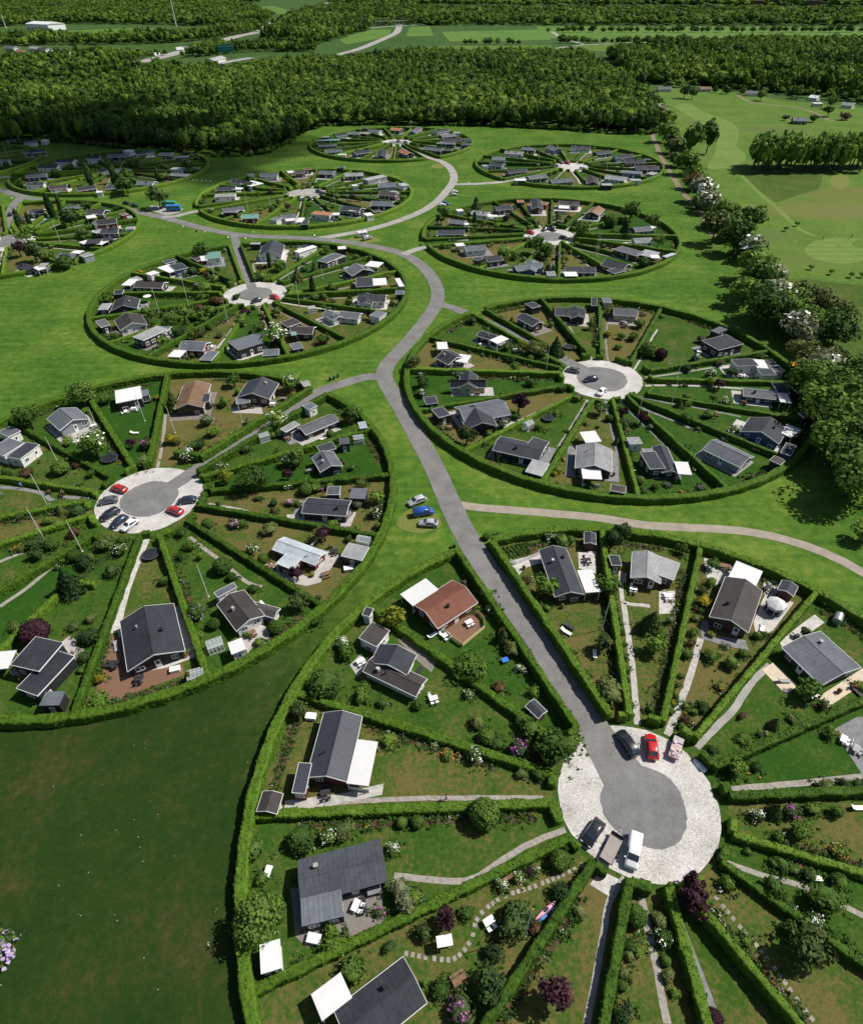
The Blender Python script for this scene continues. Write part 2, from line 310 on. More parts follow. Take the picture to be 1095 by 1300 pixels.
def fastmesh(name, V, Q, mat, attr=None, attrname='tint', smooth=False):
    "numpy quads to mesh"
    me = bpy.data.meshes.new(name); nv, nf = len(V), len(Q); k = Q.shape[1]
    me.vertices.add(nv); me.vertices.foreach_set('co', np.ascontiguousarray(V, np.float32).ravel())
    me.loops.add(nf*k); me.loops.foreach_set('vertex_index', np.ascontiguousarray(Q, np.int32).ravel())
    me.polygons.add(nf); me.polygons.foreach_set('loop_start', np.arange(0, nf*k, k, dtype=np.int32)); me.polygons.foreach_set('loop_total', np.full(nf, k, np.int32))
    if attr is not None:
        a = me.attributes.new(attrname, 'FLOAT', 'POINT'); a.data.foreach_set('value', np.ascontiguousarray(attr, np.float32))
    me.materials.append(mat); me.update(calc_edges=True); me.validate()
    if smooth: me.polygons.foreach_set('use_smooth', [True]*nf)
    return me
def struct(name, me, z=0.0):
    o = put(name, me, None, (0, 0, z)); o['kind'] = 'structure'; return o
def spline(pts, step=3.0):
    P = [Vector((p[0], p[1])) for p in pts]; P = [P[0]*2-P[1]]+P+[P[-1]*2-P[-2]]; out = []
    for i in range(1, len(P)-2):
        a, b, c, d = P[i-1:i+3]; n = max(2, int((c-b).length/step))
        for k in range(n):
            t = k/n; out.append(0.5*((2*b)+(c-a)*t+(2*a-5*b+4*c-d)*t*t+(3*b-a-3*c+d)*t**3))
    out.append(P[-2]); return out
def ribbon(name, pts, w, mat, z, step=3.0, smooth=True):
    C = spline(pts, step) if smooth and len(pts) > 2 else [Vector(p) for p in pts]
    vs = []; n = len(C)
    for i, p in enumerate(C):
        d = (C[min(i+1, n-1)]-C[max(i-1, 0)]).normalized(); q = Vector((-d.y, d.x)); ww = w if not isinstance(w, (list, tuple)) else w[0]+(w[1]-w[0])*i/(n-1)
        j = random.uniform(-.06, .06)
        vs += [(p.x+q.x*(ww/2+j), p.y+q.y*(ww/2+j), 0), (p.x-q.x*(ww/2-j), p.y-q.y*(ww/2-j), 0)]
    me = bpy.data.meshes.new(name); me.from_pydata(vs, [], [(2*i, 2*i+1, 2*i+3, 2*i+2) for i in range(n-1)]); me.materials.append(mat)
    return struct(name, me, z)
def poly(name, pts, mat, z, smooth=False):
    if smooth:
        C = spline(list(pts)+[pts[0]], 3.0)[:-1]; pts = [(p.x, p.y) for p in C]
    me = bpy.data.meshes.new(name); me.from_pydata([(x, y, 0) for x, y in pts], [], [tuple(range(len(pts)))]); me.materials.append(mat)
    return struct(name, me, z)
def disc(name, cx, cy, r, mat, z, n=72, wob=0.15):
    return poly(name, [(cx+(r+wob*math.sin(3*t+cx)+random.uniform(-wob, wob))*math.cos(t), cy+(r+wob*math.sin(4*t)+random.uniform(-wob, wob)*.6)*math.sin(t)) for t in [2*math.pi*k/n for k in range(n)]], mat, z)
# ------------------------------------------------------------------ foliage
F_ = {
 'green': foliage('leaf_green', (0.035,0.075,0.014), (0.073,0.142,0.023), (0.148,0.225,0.041)),
 'dark': foliage('leaf_dark', (0.019,0.045,0.014), (0.043,0.085,0.023), (0.088,0.134,0.035)),
 'light': foliage('leaf_light', (0.061,0.123,0.020), (0.119,0.210,0.029), (0.200,0.297,0.049)),
 'olive': foliage('leaf_olive', (0.052,0.084,0.023), (0.099,0.139,0.038), (0.167,0.196,0.061)),
 'plum': foliage('leaf_plum', (0.023,0.010,0.016), (0.052,0.021,0.031), (0.098,0.042,0.052)),
 'russet': foliage('leaf_russet', (0.052,0.034,0.018), (0.101,0.062,0.029), (0.156,0.101,0.047)),
 'yellow': foliage('leaf_yellow', (0.12,0.12,0.012), (0.26,0.23,0.018), (0.42,0.36,0.03)),
 'lime': foliage('leaf_lime', (0.085,0.120,0.014), (0.165,0.205,0.022), (0.27,0.30,0.036)),
 'pale': foliage('leaf_pale', (0.075,0.105,0.045), (0.17,0.20,0.10), (0.32,0.34,0.19)),
}
B_ = dict(white=plain('white_blossom', (0.75,0.75,0.66), 0.8, 0.15), magenta=plain('magenta_blossom', (0.42,0.10,0.36), 0.8, 0.3), pink=plain('pink_blossom', (0.72,0.38,0.60), 0.8, 0.2), lilac=plain('lilac_blossom', (0.36,0.27,0.45), 0.8, 0.25),
  orange=plain('orange_blossom', (0.65,0.26,0.06), 0.8, 0.3), crimson=plain('crimson_blossom', (0.42,0.03,0.10), 0.8, 0.3), yellow=plain('yellow_blossom', (0.66,0.50,0.03), 0.8, 0.2))
def unit(n, rng=RNG):
    d = rng.normal(size=(n, 3)); return d/np.linalg.norm(d, axis=1, keepdims=True)
def cards(P, N, s, rng=RNG):
    n = len(P); a = unit(n, rng); u = np.cross(N, a); u /= np.linalg.norm(u, axis=1, keepdims=True)+1e-9; v = np.cross(N, u)
    s = np.asarray(s); s = np.broadcast_to(s, (n,))[:, None]*rng.uniform(.65, 1.35, (n, 1))
    V = np.stack([P-u*s-v*s*.7, P+u*s-v*s*.7, P+u*s*.8+v*s*.7, P-u*s*.8+v*s*.7], 1)+(N*s)[:, None, :]*rng.uniform(-.35, .35, (n, 4, 1))
    return V.reshape(-1, 3), np.arange(n*4).reshape(n, 4)
def crown_pts(n, shape, rng):
    if shape in ('ball', 'tree', 'loose', 'clipped'):
        if shape == 'clipped':
            D = unit(n, rng); P = D*(rng.uniform(.92, 1.07, n)+.04*np.sin(D[:, 0]*9)*np.cos(D[:, 1]*8))[:, None]; N = D
        else:
            L = dict(ball=13, tree=22, loose=24)[shape]; lr = dict(ball=.42, tree=.34, loose=.29)[shape]
            C = unit(L, rng)*rng.uniform(.35, 1-lr*.8, (L, 1))*np.array([[1, 1, .85]]); C[0] = 0
            i = rng.integers(0, L, n); D = unit(n, rng); rr = lr*rng.uniform(.6, 1.4, L)
            P = C[i]+D*(rr[i]*rng.uniform(.8, 1.08, n))[:, None]; N = D*.7+P*.3
            keep = np.linalg.norm(P, axis=1) > .42; P, N = P[keep], N[keep]
        z = P[:, 2]
        P = P.copy(); P[:, 2] = np.where(z < 0, z*.8, z)
    elif shape == 'cone':
        h = 1-np.sqrt(rng.uniform(0, 1, n)); t = rng.uniform(0, 2*np.pi, n); r = (1-h)*.95*(1+.16*np.sin(t*5+h*30))*rng.uniform(.8, 1.1, n)+.03
        P = np.stack([r*np.cos(t), r*np.sin(t), h*2-1], 1); N = np.stack([np.cos(t), np.sin(t), np.full(n, .45)], 1)
    elif shape == 'column':
        h = rng.uniform(-1, 1, n); t = rng.uniform(0, 2*np.pi, n); r = np.sqrt(np.clip(1-np.abs(h)**3, .03, 1))*(1-.25*h)*.8*(1+.1*np.sin(t*4+h*7))*rng.uniform(.88, 1.08, n)
        P = np.stack([r*np.cos(t), r*np.sin(t), h], 1); N = np.stack([np.cos(t), np.sin(t), .3+.5*h], 1)
    N = N+unit(len(N), rng)*.55
    return P, N/np.linalg.norm(N, axis=1, keepdims=True)
def core(shape, k, rng):
    nu, nv = 12, 7; vs = []; 
    for j in range(nv+1):
        ph = math.pi*j/nv-math.pi/2; z = math.sin(ph); r = math.cos(ph)
        if shape == 'cone': r = max(0.02, (1-z)*.5)*1.0 if j else .02
        if shape == 'column': r = math.sqrt(max(.02, 1-abs(z)**3))*(1-.25*z)*.8
        for i in range(nu):
            q = k*(1+rng.uniform(-.12, .12)); t = 2*math.pi*i/nu; vs.append((r*q*math.cos(t), r*q*math.sin(t), z*min(.95, q+.05) if shape != 'ball' else z*q))
    f = [(j*nu+i, j*nu+(i+1) % nu, (j+1)*nu+(i+1) % nu, (j+1)*nu+i) for j in range(nv) for i in range(nu)]
    return np.array(vs), np.array(f)
_cm = {}
def crown_mesh(shape, leaf, n, s, var=0):
    "unit crown (radius 1, centre at origin)"
    key = (shape, leaf, n, s, var)
    if key in _cm: return _cm[key]
    rng = np.random.default_rng(abs(hash((shape, n, var))) % 9999 if False else sum(map(ord, shape+leaf))*7+n+var*131)
    P, N = crown_pts(n, shape, rng); V, Q = cards(P, N, s, rng)
    kk = dict(ball=.58, tree=.48, loose=.36, clipped=.88, cone=.8, column=.86)[shape]
    cv, cf = core(shape, kk, rng)
    V2 = np.concatenate([V, cv]); Q2 = np.concatenate([Q, cf+len(V)])
    _cm[key] = fastmesh('crown', V2, Q2, F_[leaf]); return _cm[key]
def blossom_mesh(shape, col, n, s, var=0):
    key = ('bl', shape, col, n, s, var)
    if key in _cm: return _cm[key]
    rng = np.random.default_rng(991+n+var*17+sum(map(ord, col)))
    P, N = crown_pts(n, shape, rng); k = N[:, 2] > -.25; P, N = P[k]*1.05, N[k]
    V, Q = cards(P, N, s, rng); _cm[key] = fastmesh('blossom', V, Q, B_[col]); return _cm[key]
_tr = {}
def trunk_mesh(h, r, limbs, var=0):
    key = (h, r, limbs, var)
    if key in _tr: return _tr[key]
    rd = random.Random(var+3); m = MB()
    m.tube([(0,0,-.2), (.03*h,0,h*.35), (-.02*h,.02*h,h*.7), (0,0,h)], [r*1.25, r, r*.75, r*.4], 7)
    for k in range(limbs):
        a = 2*math.pi*k/limbs+rd.uniform(-.4, .4); z = h*rd.uniform(.45, .7); L = h*rd.uniform(.35, .5)
        m.tube([(0,0,z), (math.cos(a)*L*.5, math.sin(a)*L*.5, z+L*.45), (math.cos(a)*L, math.sin(a)*L, z+L*.8)], [r*.5, r*.35, r*.15], 5)
    _tr[key] = m.mesh('trunk', M_BARK, True); return _tr[key]
# kind: (thing name, category, shape, leaf, label, height/radius ratio, trunk?, blossom colour)
KINDS = dict(
 b=('evergreen_shrub','shrub','ball','dark','dark green rounded shrub',1.5,0,None), l=('shrub','shrub','ball','light','fresh light green shrub',1.5,0,None),
 o=('spreading_shrub','shrub','ball','olive','olive green spreading shrub',1.4,0,None), g=('garden_bush','bush','ball','green','mid green garden shrub',1.5,0,None),
 q=('topiary_shrub','shrub','clipped','green','clipped ball shaped green bush',1.8,0,None), u=('topiary_shrub','shrub','clipped','plum','clipped ball shaped dark plum bush',1.8,0,None),
 p=('purple_shrub','shrub','ball','plum','dark purple leaved shrub',1.6,0,None), P=('plum_tree','tree','loose','plum','purple leaved small tree',2.3,1,None),
 r=('russet_shrub','shrub','ball','russet','reddish brown shrub',1.4,0,None), y=('golden_shrub','shrub','ball','yellow','golden yellow shrub',1.5,0,None),
 Y=('golden_tree','tree','loose','lime','yellow green leaved tree',2.2,1,None), v=('variegated_shrub','shrub','ball','pale','pale variegated tall shrub',2.0,0,None),
 w=('flowering_shrub','shrub','ball','green','white flowering shrub',1.6,0,'white'), m=('rhododendron','shrub','ball','dark','magenta flowering rhododendron',1.5,0,'magenta'),
 i=('rhododendron','shrub','ball','dark','pale pink flowering rhododendron',1.5,0,'pink'), k=('lilac_shrub','shrub','ball','green','lilac flowering shrub',1.9,0,'lilac'),
 x=('azalea','shrub','ball','green','orange flowering azalea',1.1,0,'orange'), z=('azalea','shrub','ball','green','crimson flowering low shrub',1.1,0,'crimson'),
 t=('broadleaf_tree','tree','tree','green','mid green broadleaf tree',1.8,1,None), T=('broadleaf_tree','tree','tree','dark','tall dark green broadleaf tree',2.0,1,None),
 s=('broadleaf_tree','tree','loose','light','light green airy tree',1.8,1,None), e=('willow_tree','tree','loose','olive','grey green loose willow tree',2.0,1,None),
 h=('chestnut_tree','tree','tree','light','white candled chestnut tree',1.9,1,'white'), c=('conifer','tree','cone','dark','dark green conical conifer',2.4,1,None),
 C=('golden_conifer','tree','cone','olive','golden olive conical conifer',2.6,1,None), a=('columnar_conifer','tree','column','dark','slim dark columnar conifer',5.5,0,None))
SKIRT = []
def plant(kind, x, y, r, label=None, group=None, near=True, at=True, share=False):
    nm, cat, shape, leaf, lab, hr, trunk, bl = KINDS[kind]
    if y > 330: n, s = 170, .17
    elif y > 200: n, s = 380, .12
    else: n, s = 1000, .078
    if shape in ('cone', 'column', 'clipped'): n = int(n*1.3)
    if r > 3.2 and y < 330: n, s = n*2, s*.72
    var = random.randint(0, 2); h = r*hr
    cm = crown_mesh(shape, leaf, n, s, var); rz = random.uniform(0, 6.28)
    if at and y < 330 and kind not in 'aYP' and random.random() < .8: SKIRT.append((ring_at(x, y) or 'F', x, y, r))
    if not trunk and not bl:
        o = put(nm, cm, None, (x, y, h/2*(.95 if shape != 'cone' else 1)), rz, (r*random.uniform(.8, 1.25), r*random.uniform(.8, 1.2), h/2*random.uniform(.85, 1.2)) if shape == 'ball' else (r, r, h/2))
        root = o
    else:
        root = empty(nm, x, y, 0, rz)
        if trunk:
            th = h*(.42 if shape != 'cone' else .2); put('trunk', trunk_mesh(1.0, .09 if shape != 'cone' else .2, 4 if shape != 'cone' else 0, var), root, (0,0,0), 0, (min(h*.5, 1.6+h*.12), min(h*.5, 1.6+h*.12), h*.62) if shape != 'cone' else (h*.3, h*.3, h*.3))
            ch = (h-h*(.08 if kind == 'j' else .14))/2 if shape != 'cone' else h*.47
            zc = h-ch
        else: ch = h/2; zc = ch*.95
        put('crown' if trunk else 'foliage', cm, root, (0,0,zc), 0, (r, r*random.uniform(.92, 1.08), ch))
        if bl: put('blossom', blossom_mesh(shape, bl, (520 if r > 3 and kind == 'k' else 420 if kind in 'mi' else 230) if y < 250 else 130, .07 if y < 250 else .11, var), root, (0,0,zc), 0, ((.8*r, .8*r, ch*.85) if False else (r, r, ch)))
    if at: label = ('small ' if r < .8 else 'medium ' if r < 1.25 else 'broad ' if r < 1.9 else 'big ')+(label or lab).replace('small ', '').replace('tall ', '')
    tag(root, label or lab, cat, group or (f"{nm.replace('_', ' ')}s of the gardens" if at else None), share, (x, y) if at else None)
    return root
# ------------------------------------------------------------------ hedges
M_HEDGE = foliage('hedge_leaf', (0.026,0.064,0.006), (0.064,0.132,0.010), (0.122,0.208,0.020), None, 1.1, 0.12)
def hedge_geo(pts, w, h, ds, jit, m=4, closed=False):
    "numpy: a leafy box section swept along pts, with closed ends"
    C = [Vector((p[0], p[1])) for p in pts]; S = [C[0]]
    for a, b in zip(C[:-1], C[1:]):
        n = max(1, int((b-a).length/ds)); S += [a.lerp(b, (k+1)/n) for k in range(n)]
    S = np.array([(p.x, p.y) for p in S]); n = len(S)
    D = np.zeros_like(S); D[1:-1] = S[2:]-S[:-2]; D[0] = S[1]-S[0]; D[-1] = S[-1]-S[-2]
    D /= np.linalg.norm(D, axis=1, keepdims=True)+1e-9; Q = np.stack([-D[:, 1], D[:, 0]], 1)
    nz = max(2, int(h/ds)); nw = max(2, int(w/ds))
    prof = [(-.5, z/nz) for z in range(nz)]+[(-.5+.08+k/nw*.84, 1.0) for k in range(nw+1)]+[(.5, z/nz) for z in range(nz-1, -1, -1)]
    prof = np.array([(a*(1.0 if b else 1.0), b) for a, b in prof]); k = len(prof)
    ww = w*(1+.10*np.sin(np.arange(n)*.37+RNG.uniform(0, 6))+RNG.uniform(-.05, .05, n)); hh = h*(1+.045*np.sin(np.arange(n)*.21+RNG.uniform(0, 6))+RNG.uniform(-.03, .03, n))
    V = np.zeros((n, k, 3)); V[:, :, :2] = S[:, None, :]+Q[:, None, :]*(prof[None, :, 0]*ww[:, None])[:, :, None]
    V[:, :, 2] = prof[None, :, 1]*hh[:, None]
    V += RNG.uniform(-jit, jit, V.shape)*np.where(prof[:, 1] > 0, 1, .3)[None, :, None]
    V[:, 0, 2] = -.05; V[:, -1, 2] = -.05
    ix = np.arange(n*k).reshape(n, k)
    F = np.stack([ix[:-1, :-1], ix[1:, :-1], ix[1:, 1:], ix[:-1, 1:]], -1).reshape(-1, 4)
    V = V.reshape(-1, 3)
    caps = []
    for e, rev in ((0, False), (n-1, True)):
        for j in range(k//2):
            q = [ix[e, j], ix[e, j+1], ix[e, k-2-j], ix[e, k-1-j]]
            if j+1 >= k-2-j: break
            caps.append(q[::-1] if rev else q)
    return V, np.concatenate([F, np.array(caps)]) if caps else F
def hedge_mesh(paths, w, h, ds, jit):
    Vs, Fs, o = [], [], 0
    for p in paths:
        V, F = hedge_geo(p, w, h, ds, jit); Vs.append(V); Fs.append(F+o); o += len(V)
        if ds < .3:      # leafy tufts standing proud of the clipped faces
            P = V[F].mean(1); A = V[F[:, 1]]-V[F[:, 0]]; B = V[F[:, 3]]-V[F[:, 0]]; N = np.cross(A, B); N /= np.linalg.norm(N, axis=1, keepdims=True)+1e-9
            up = (N[:, 2] < 0) & (np.abs(N[:, 2]) > .5); N[up] *= -1
            k = RNG.random(len(P)) < .5; cv, cf = cards(P[k]+N[k]*.04, N[k]+unit(k.sum())*.5, .13)
            Vs.append(cv); Fs.append(cf+o); o += len(cv)
    return fastmesh('hedge', np.concatenate(Vs), np.concatenate(Fs), M_HEDGE)
def arc(c, r, a0, a1, step=1.0):
    n = max(2, int(abs(a1-a0)*r/step)); return [(c[0]+r*math.cos(a0+(a1-a0)*k/n), c[1]+r*math.sin(a0+(a1-a0)*k/n)) for k in range(n+1)]
# ------------------------------------------------------------------ masses of far trees (uncountable woods)
def in_poly(P, poly_):
    x, y = P[:, 0], P[:, 1]; ins = np.zeros(len(P), bool); n = len(poly_)
    for i in range(n):
        x1, y1 = poly_[i]; x2, y2 = poly_[(i+1) % n]
        c = ((y1 > y) != (y2 > y)); ins ^= c & (x < (x2-x1)*(y-y1)/((y2-y1) if y2 != y1 else 1e-9)+x1)
    return ins
F_WOOD = foliage('wood_leaf', (0.030,0.070,0.009), (0.082,0.156,0.019), (0.165,0.245,0.034), 'tint', 0.06, 0.34)
def wood(name, px, spacing, hgt, rad, ncard, csize, keep=1.0, avoid=None, base=0.0):
    pg = [G(*p) for p in px]; A = np.array(pg); lo, hi = A.min(0), A.max(0)
    gx, gy = np.meshgrid(np.arange(lo[0], hi[0], spacing), np.arange(lo[1], hi[1], spacing)); P = np.stack([gx.ravel(), gy.ravel()], 1)
    P += RNG.uniform(-.48, .48, P.shape)*spacing; P = P[in_poly(P, pg)]
    P = P[np.abs(P[:, 0]) < P[:, 1]*.78+60]
    if keep < 1: P = P[RNG.random(len(P)) < keep]
    if avoid is not None:
        for ax, ay, ar in avoid: P = P[np.hypot(P[:, 0]-ax, P[:, 1]-ay) > ar]
    T = []
    for k in range(5):
        rng = np.random.default_rng(50+k); p, nn = crown_pts(ncard, 'tree', rng); T.append((cards(p, nn, csize, rng), core('tree', .62, rng)))
    Vs, Fs, Ts, o = [], [], [], 0
    N = len(P); kind = RNG.integers(0, 5, N); r = rad*RNG.uniform(.5, 1.45, N)*(1+.2*np.sin(P[:, 0]*.05)); h = hgt*RNG.uniform(.6, 1.25, N)*(1+.12*np.sin(P[:, 0]*.03+P[:, 1]*.02)); rot = RNG.uniform(0, 6.28, N)
    big = np.sin(P[:, 0]*.013+1)*np.cos(P[:, 1]*.011)*.35+np.sin(P[:, 0]*.04+P[:, 1]*.05)*.2
    tint = np.clip(.5+big+RNG.normal(0, .45, N), -.5, 1.6)
    for k in range(5):
        s = np.where(kind == k)[0]
        if not len(s): continue
        (cv, cf), (kv, kf) = T[k]; cv = np.concatenate([cv, kv]); cf = np.concatenate([cf, kf+len(T[k][0][0])])
        c, sn = np.cos(rot[s])[:, None], np.sin(rot[s])[:, None]
        X = (cv[None, :, 0]*c-cv[None, :, 1]*sn)*r[s][:, None]+P[s, 0][:, None]; Y = (cv[None, :, 0]*sn+cv[None, :, 1]*c)*r[s][:, None]+P[s, 1][:, None]
        ch = h[s]*.43; Zz = cv[None, :, 2]*ch[:, None]+(h[s]-ch)[:, None]+base
        Vs.append(np.stack([X, Y, Zz], -1).reshape(-1, 3)); m = len(cv)
        Fs.append((cf[None]+(np.arange(len(s))*m)[:, None, None]).reshape(-1, 4)+o); o += m*len(s)
        Ts.append(np.repeat(tint[s], m))
    if not Vs: return None
    o_ = put(name, fastmesh(name, np.concatenate(Vs), np.concatenate(Fs), F_WOOD, np.concatenate(Ts))); o_['kind'] = 'stuff'
    print(name, N); return o_
# ------------------------------------------------------------------ houses
def spec(text):
    "one line per house: sheet, then blocks  g x1 y1 x2 y2 (ex ey | width)  /  f x1 y1 x2 y2 (x3 y3 | width), roof code, wall code, @height"
    t = text.split(); sh = t[0]; blocks = []; wall = 'k'
    cur = []
    for b in ' '.join(t[1:]).split(';'):
        k = b.split(); typ = k[0]; nums = []; rest = []
        for q in k[1:]:
            try: nums.append(float(q))
            except ValueError: rest.append(q)
        roof = rest[0]; ht = None
        for q in rest[1:]:
            if q[0] == '@': ht = float(q[1:])
            else: wall = q
        blocks.append((typ, nums, roof, wall, ht))
    out = []
    for typ, n, roof, wl, ht in blocks:
        if typ == 'g':
            ze = 2.3; h = ht or 3.5
            for _ in range(4):
                p1 = Vector(Z(sh, n[0], n[1], h)); p2 = Vector(Z(sh, n[2], n[3], h)); d = (p2-p1).normalized()
                if len(n) == 5: w = n[4]
                else:
                    e = Vector(Z(sh, n[4], n[5], ze)); w = 2*abs((e-p1).x*d.y-(e-p1).y*d.x)
                w = min(w, 9.5)
                if w < 3.6: ze = 1.95
                h = ht or ze+.19*w
            out.append(dict(t='g', c=(p1+p2)/2, a=math.atan2(d.y, d.x), L=(p2-p1).length, W=w, ze=ze, h=h, roof=roof, wall=wl))
        else:
            h = ht or 2.55
            p1 = Vector(Z(sh, n[0], n[1], h)); p2 = Vector(Z(sh, n[2], n[3], h)); d = (p2-p1); L = d.length; d.normalize(); q = Vector((-d.y, d.x))
            if len(n) == 5: w = n[4]; c = (p1+p2)/2
            else:
                e = Vector(Z(sh, n[4], n[5], h)); w = (e-p1).dot(q); c = (p1+p2)/2+q*w/2
            out.append(dict(t='f', c=c, a=math.atan2(d.y, d.x), L=L, W=max(.8, abs(w)), ze=h, h=h, roof=roof, wall=wl))
    return out
_fr = None
def win_meshes():
    global _fr
    if _fr is None:
        m = MB()
        for b in ((-.5,-.42,0,1), (.42,.5,0,1), (-.42,.42,.9,1), (-.42,.42,0,.1), (-.035,.035,.1,.9)): m.box(b[0], b[1], -.06, .04, b[2], b[3])
        p = MB().box(-.42, .42, -.015, .02, .1, .9)
        d = MB().box(-.5, .5, -.05, .04, 0, 1); dg = MB().box(-.28, .28, -.065, -.051, .5, .9)
        _fr = m.mesh('window_frame', M_WHITE), p.mesh('pane', M_GLASS), d.mesh('door', M_WHITE), dg.mesh('door_glass', M_GLASS)
    return _fr
def add_window(root, px, py, ang, z, w, h, door=False):
    fr, pn, d, dg = win_meshes()
    o = put('door' if door else 'window', d if door else fr, root, (px, py, z), ang, (w, 1, h))
    put('glazing' if door else 'pane', dg if door else pn, o)
HOUSES = []
def gable(W, ze, h, o, t=.13):
    s = (h-ze)/(W/2); y = W/2+o; zl = ze-s*o
    return [(-y, zl), (0, h), (y, zl), (y, zl-t), (0, h-t), (-y, zl-t)]
def house(text, kind='cottage', windows=2, patio=True, extra=''):
    bl = spec(text); b0 = bl[0]; x0, y0 = b0['c']; a0 = b0['a']
    root = empty('garden_shed' if kind == 'shed' else 'cottage', x0, y0, 0, a0)
    white = b0['roof'] in 'KGPLSDRBOT' and (b0['wall'] != 'k' or random.random() < .9)
    ca, sa = math.cos(-a0), math.sin(-a0)
    for i, b in enumerate(bl):
        d = b['c']-b0['c']; lx, ly = d.x*ca-d.y*sa, d.x*sa+d.y*ca; ra = b['a']-a0; L, W = b['L'], b['W']
        M = Matrix.Translation((lx, ly, 0)) @ Matrix.Rotation(ra, 4, 'Z')
        nm = 'wall' if i == 0 else 'annexe'
        def place(o, par): o.matrix_local = M; return o
        hz = random.uniform(-.03, .03) + .02*i
        if b['t'] == 'g':
            ze, h = b['ze']+hz, b['h']+hz; oh = .38 if kind != 'shed' else .18; t = .13; s = (h-ze)/(W/2)
            li, wi = L/2-oh, W/2-oh
            li = max(li, .5); wi = max(wi, .5)
            m = MB(); m.prism([(-wi, -.05), (wi, -.05), (wi, h-t-s*wi-.01), (0, h-t-.01), (-wi, h-t-s*wi-.01)], -li, li)
            w = place(put(nm, m.mesh(nm, wallm(b['wall'])), root), root)
            m = MB(); m.prism([(-W/2, ze), (0, h), (W/2, ze), (W/2, ze-t), (0, h-t), (-W/2, ze-t)], -L/2, L/2)
            r = put('roof', m.mesh('roof', rm(b['roof'])), root if i == 0 else w)
            if i == 0: r.matrix_local = M
            if white:
                m = MB(); tt = .2 if kind != 'shed' else .12
                for x1, x2 in ((-L/2-.05, -L/2-.003), (L/2+.003, L/2+.05)):
                    m.prism([(-W/2-.04, ze+.03), (0, h+.04), (W/2+.04, ze+.03), (W/2+.04, ze-tt), (0, h-tt-.02), (-W/2-.04, ze-tt)], x1, x2)
                for sgn in (-1, 1):
                    y1, y2 = sgn*(W/2+.005), sgn*(W/2+.06); m.box(-L/2, L/2, min(y1, y2), max(y1, y2), ze-tt, ze+.01)
                f = put('bargeboard', m.mesh('bargeboard', M_WHITE), r)
            if i == 0 and kind != 'shed':
                m = MB(); m.box(-L/2+.02, L/2-.02, -.10, .10, h-.03, h+.035); put('ridge_cap', m.mesh('ridge_cap', rm(b['roof'])), r)
                for _c in range(random.choice((0, 1, 1, 2))):
                    m = MB(); cx = random.uniform(-.3, .3)*L; cy = random.choice((-.2, .2))*W; zc = h-s*abs(cy)
                    if random.random() < .5: m.box(cx-.25, cx+.25, cy-.2, cy+.2, zc-.3, zc+.6); m.box(cx-.3, cx+.3, cy-.25, cy+.25, zc+.6, zc+.68)
                    else: m.tube([(cx, cy, zc-.2), (cx, cy, zc+.55)], .1, 8); m.tube([(cx, cy, zc+.55), (cx, cy, zc+.66)], .17, 8)
                    put('chimney', m.mesh('chimney', M_BLACKM if random.random() < .6 else M_STONE), r)
        else:
            h = b['h']+hz; t = .13; post = (b['roof'] == 'W' and i > 0)
            m = MB(); m.box(-L/2, L/2, -W/2, W/2, h-t, h)
            if post:
                m.box(-L/2-.01, L/2+.01, -W/2-.06, -W/2-.002, h-.2, h+.02); m.box(-L/2-.01, L/2+.01, W/2+.002, W/2+.06, h-.2, h+.02)
                r = place(put('terrace_roof', m.mesh('terrace_roof', rm('W')), root), root)
                for sx in (-1, 1):
                    for sy in (-1, 1): put('post', MB().box(-.05, .05, -.05, .05, 0, h-t-.001).mesh('post', M_WHITE), r, (sx*(L/2-.15), sy*(W/2-.15), 0))
                m = MB(); m.box(-L/2+.25, L/2-.25, -.05, .05, 0, .9); put('half_wall', m.mesh('half_wall', wallm('w')), r, (0, (W/2-.25)*random.choice((-1, 1)), 0))
            else:
                li, wi = max(.4, L/2-.15), max(.35, W/2-.15)
                w = place(put(nm, MB().box(-li, li, -wi, wi, -.05, h-t-.002).mesh(nm, wallm(b['wall'])), root), root)
                r = put('roof', m.mesh('roof', rm(b['roof'])), root if i == 0 else w)
                if i == 0: r.matrix_local = M
                if white or b['roof'] == 'W':
                    m = MB()
                    for sg in (-1, 1):
                        a, c_ = sorted((sg*(W/2+.003), sg*(W/2+.055))); m.box(-L/2-.05, L/2+.05, a, c_, h-.17, h+.03)
                        a, c_ = sorted((sg*(L/2+.003), sg*(L/2+.055))); m.box(a, c_, -W/2, W/2, h-.17, h+.03)
                    put('fascia', m.mesh('fascia', M_WHITE), r)
                li, wi = li, wi
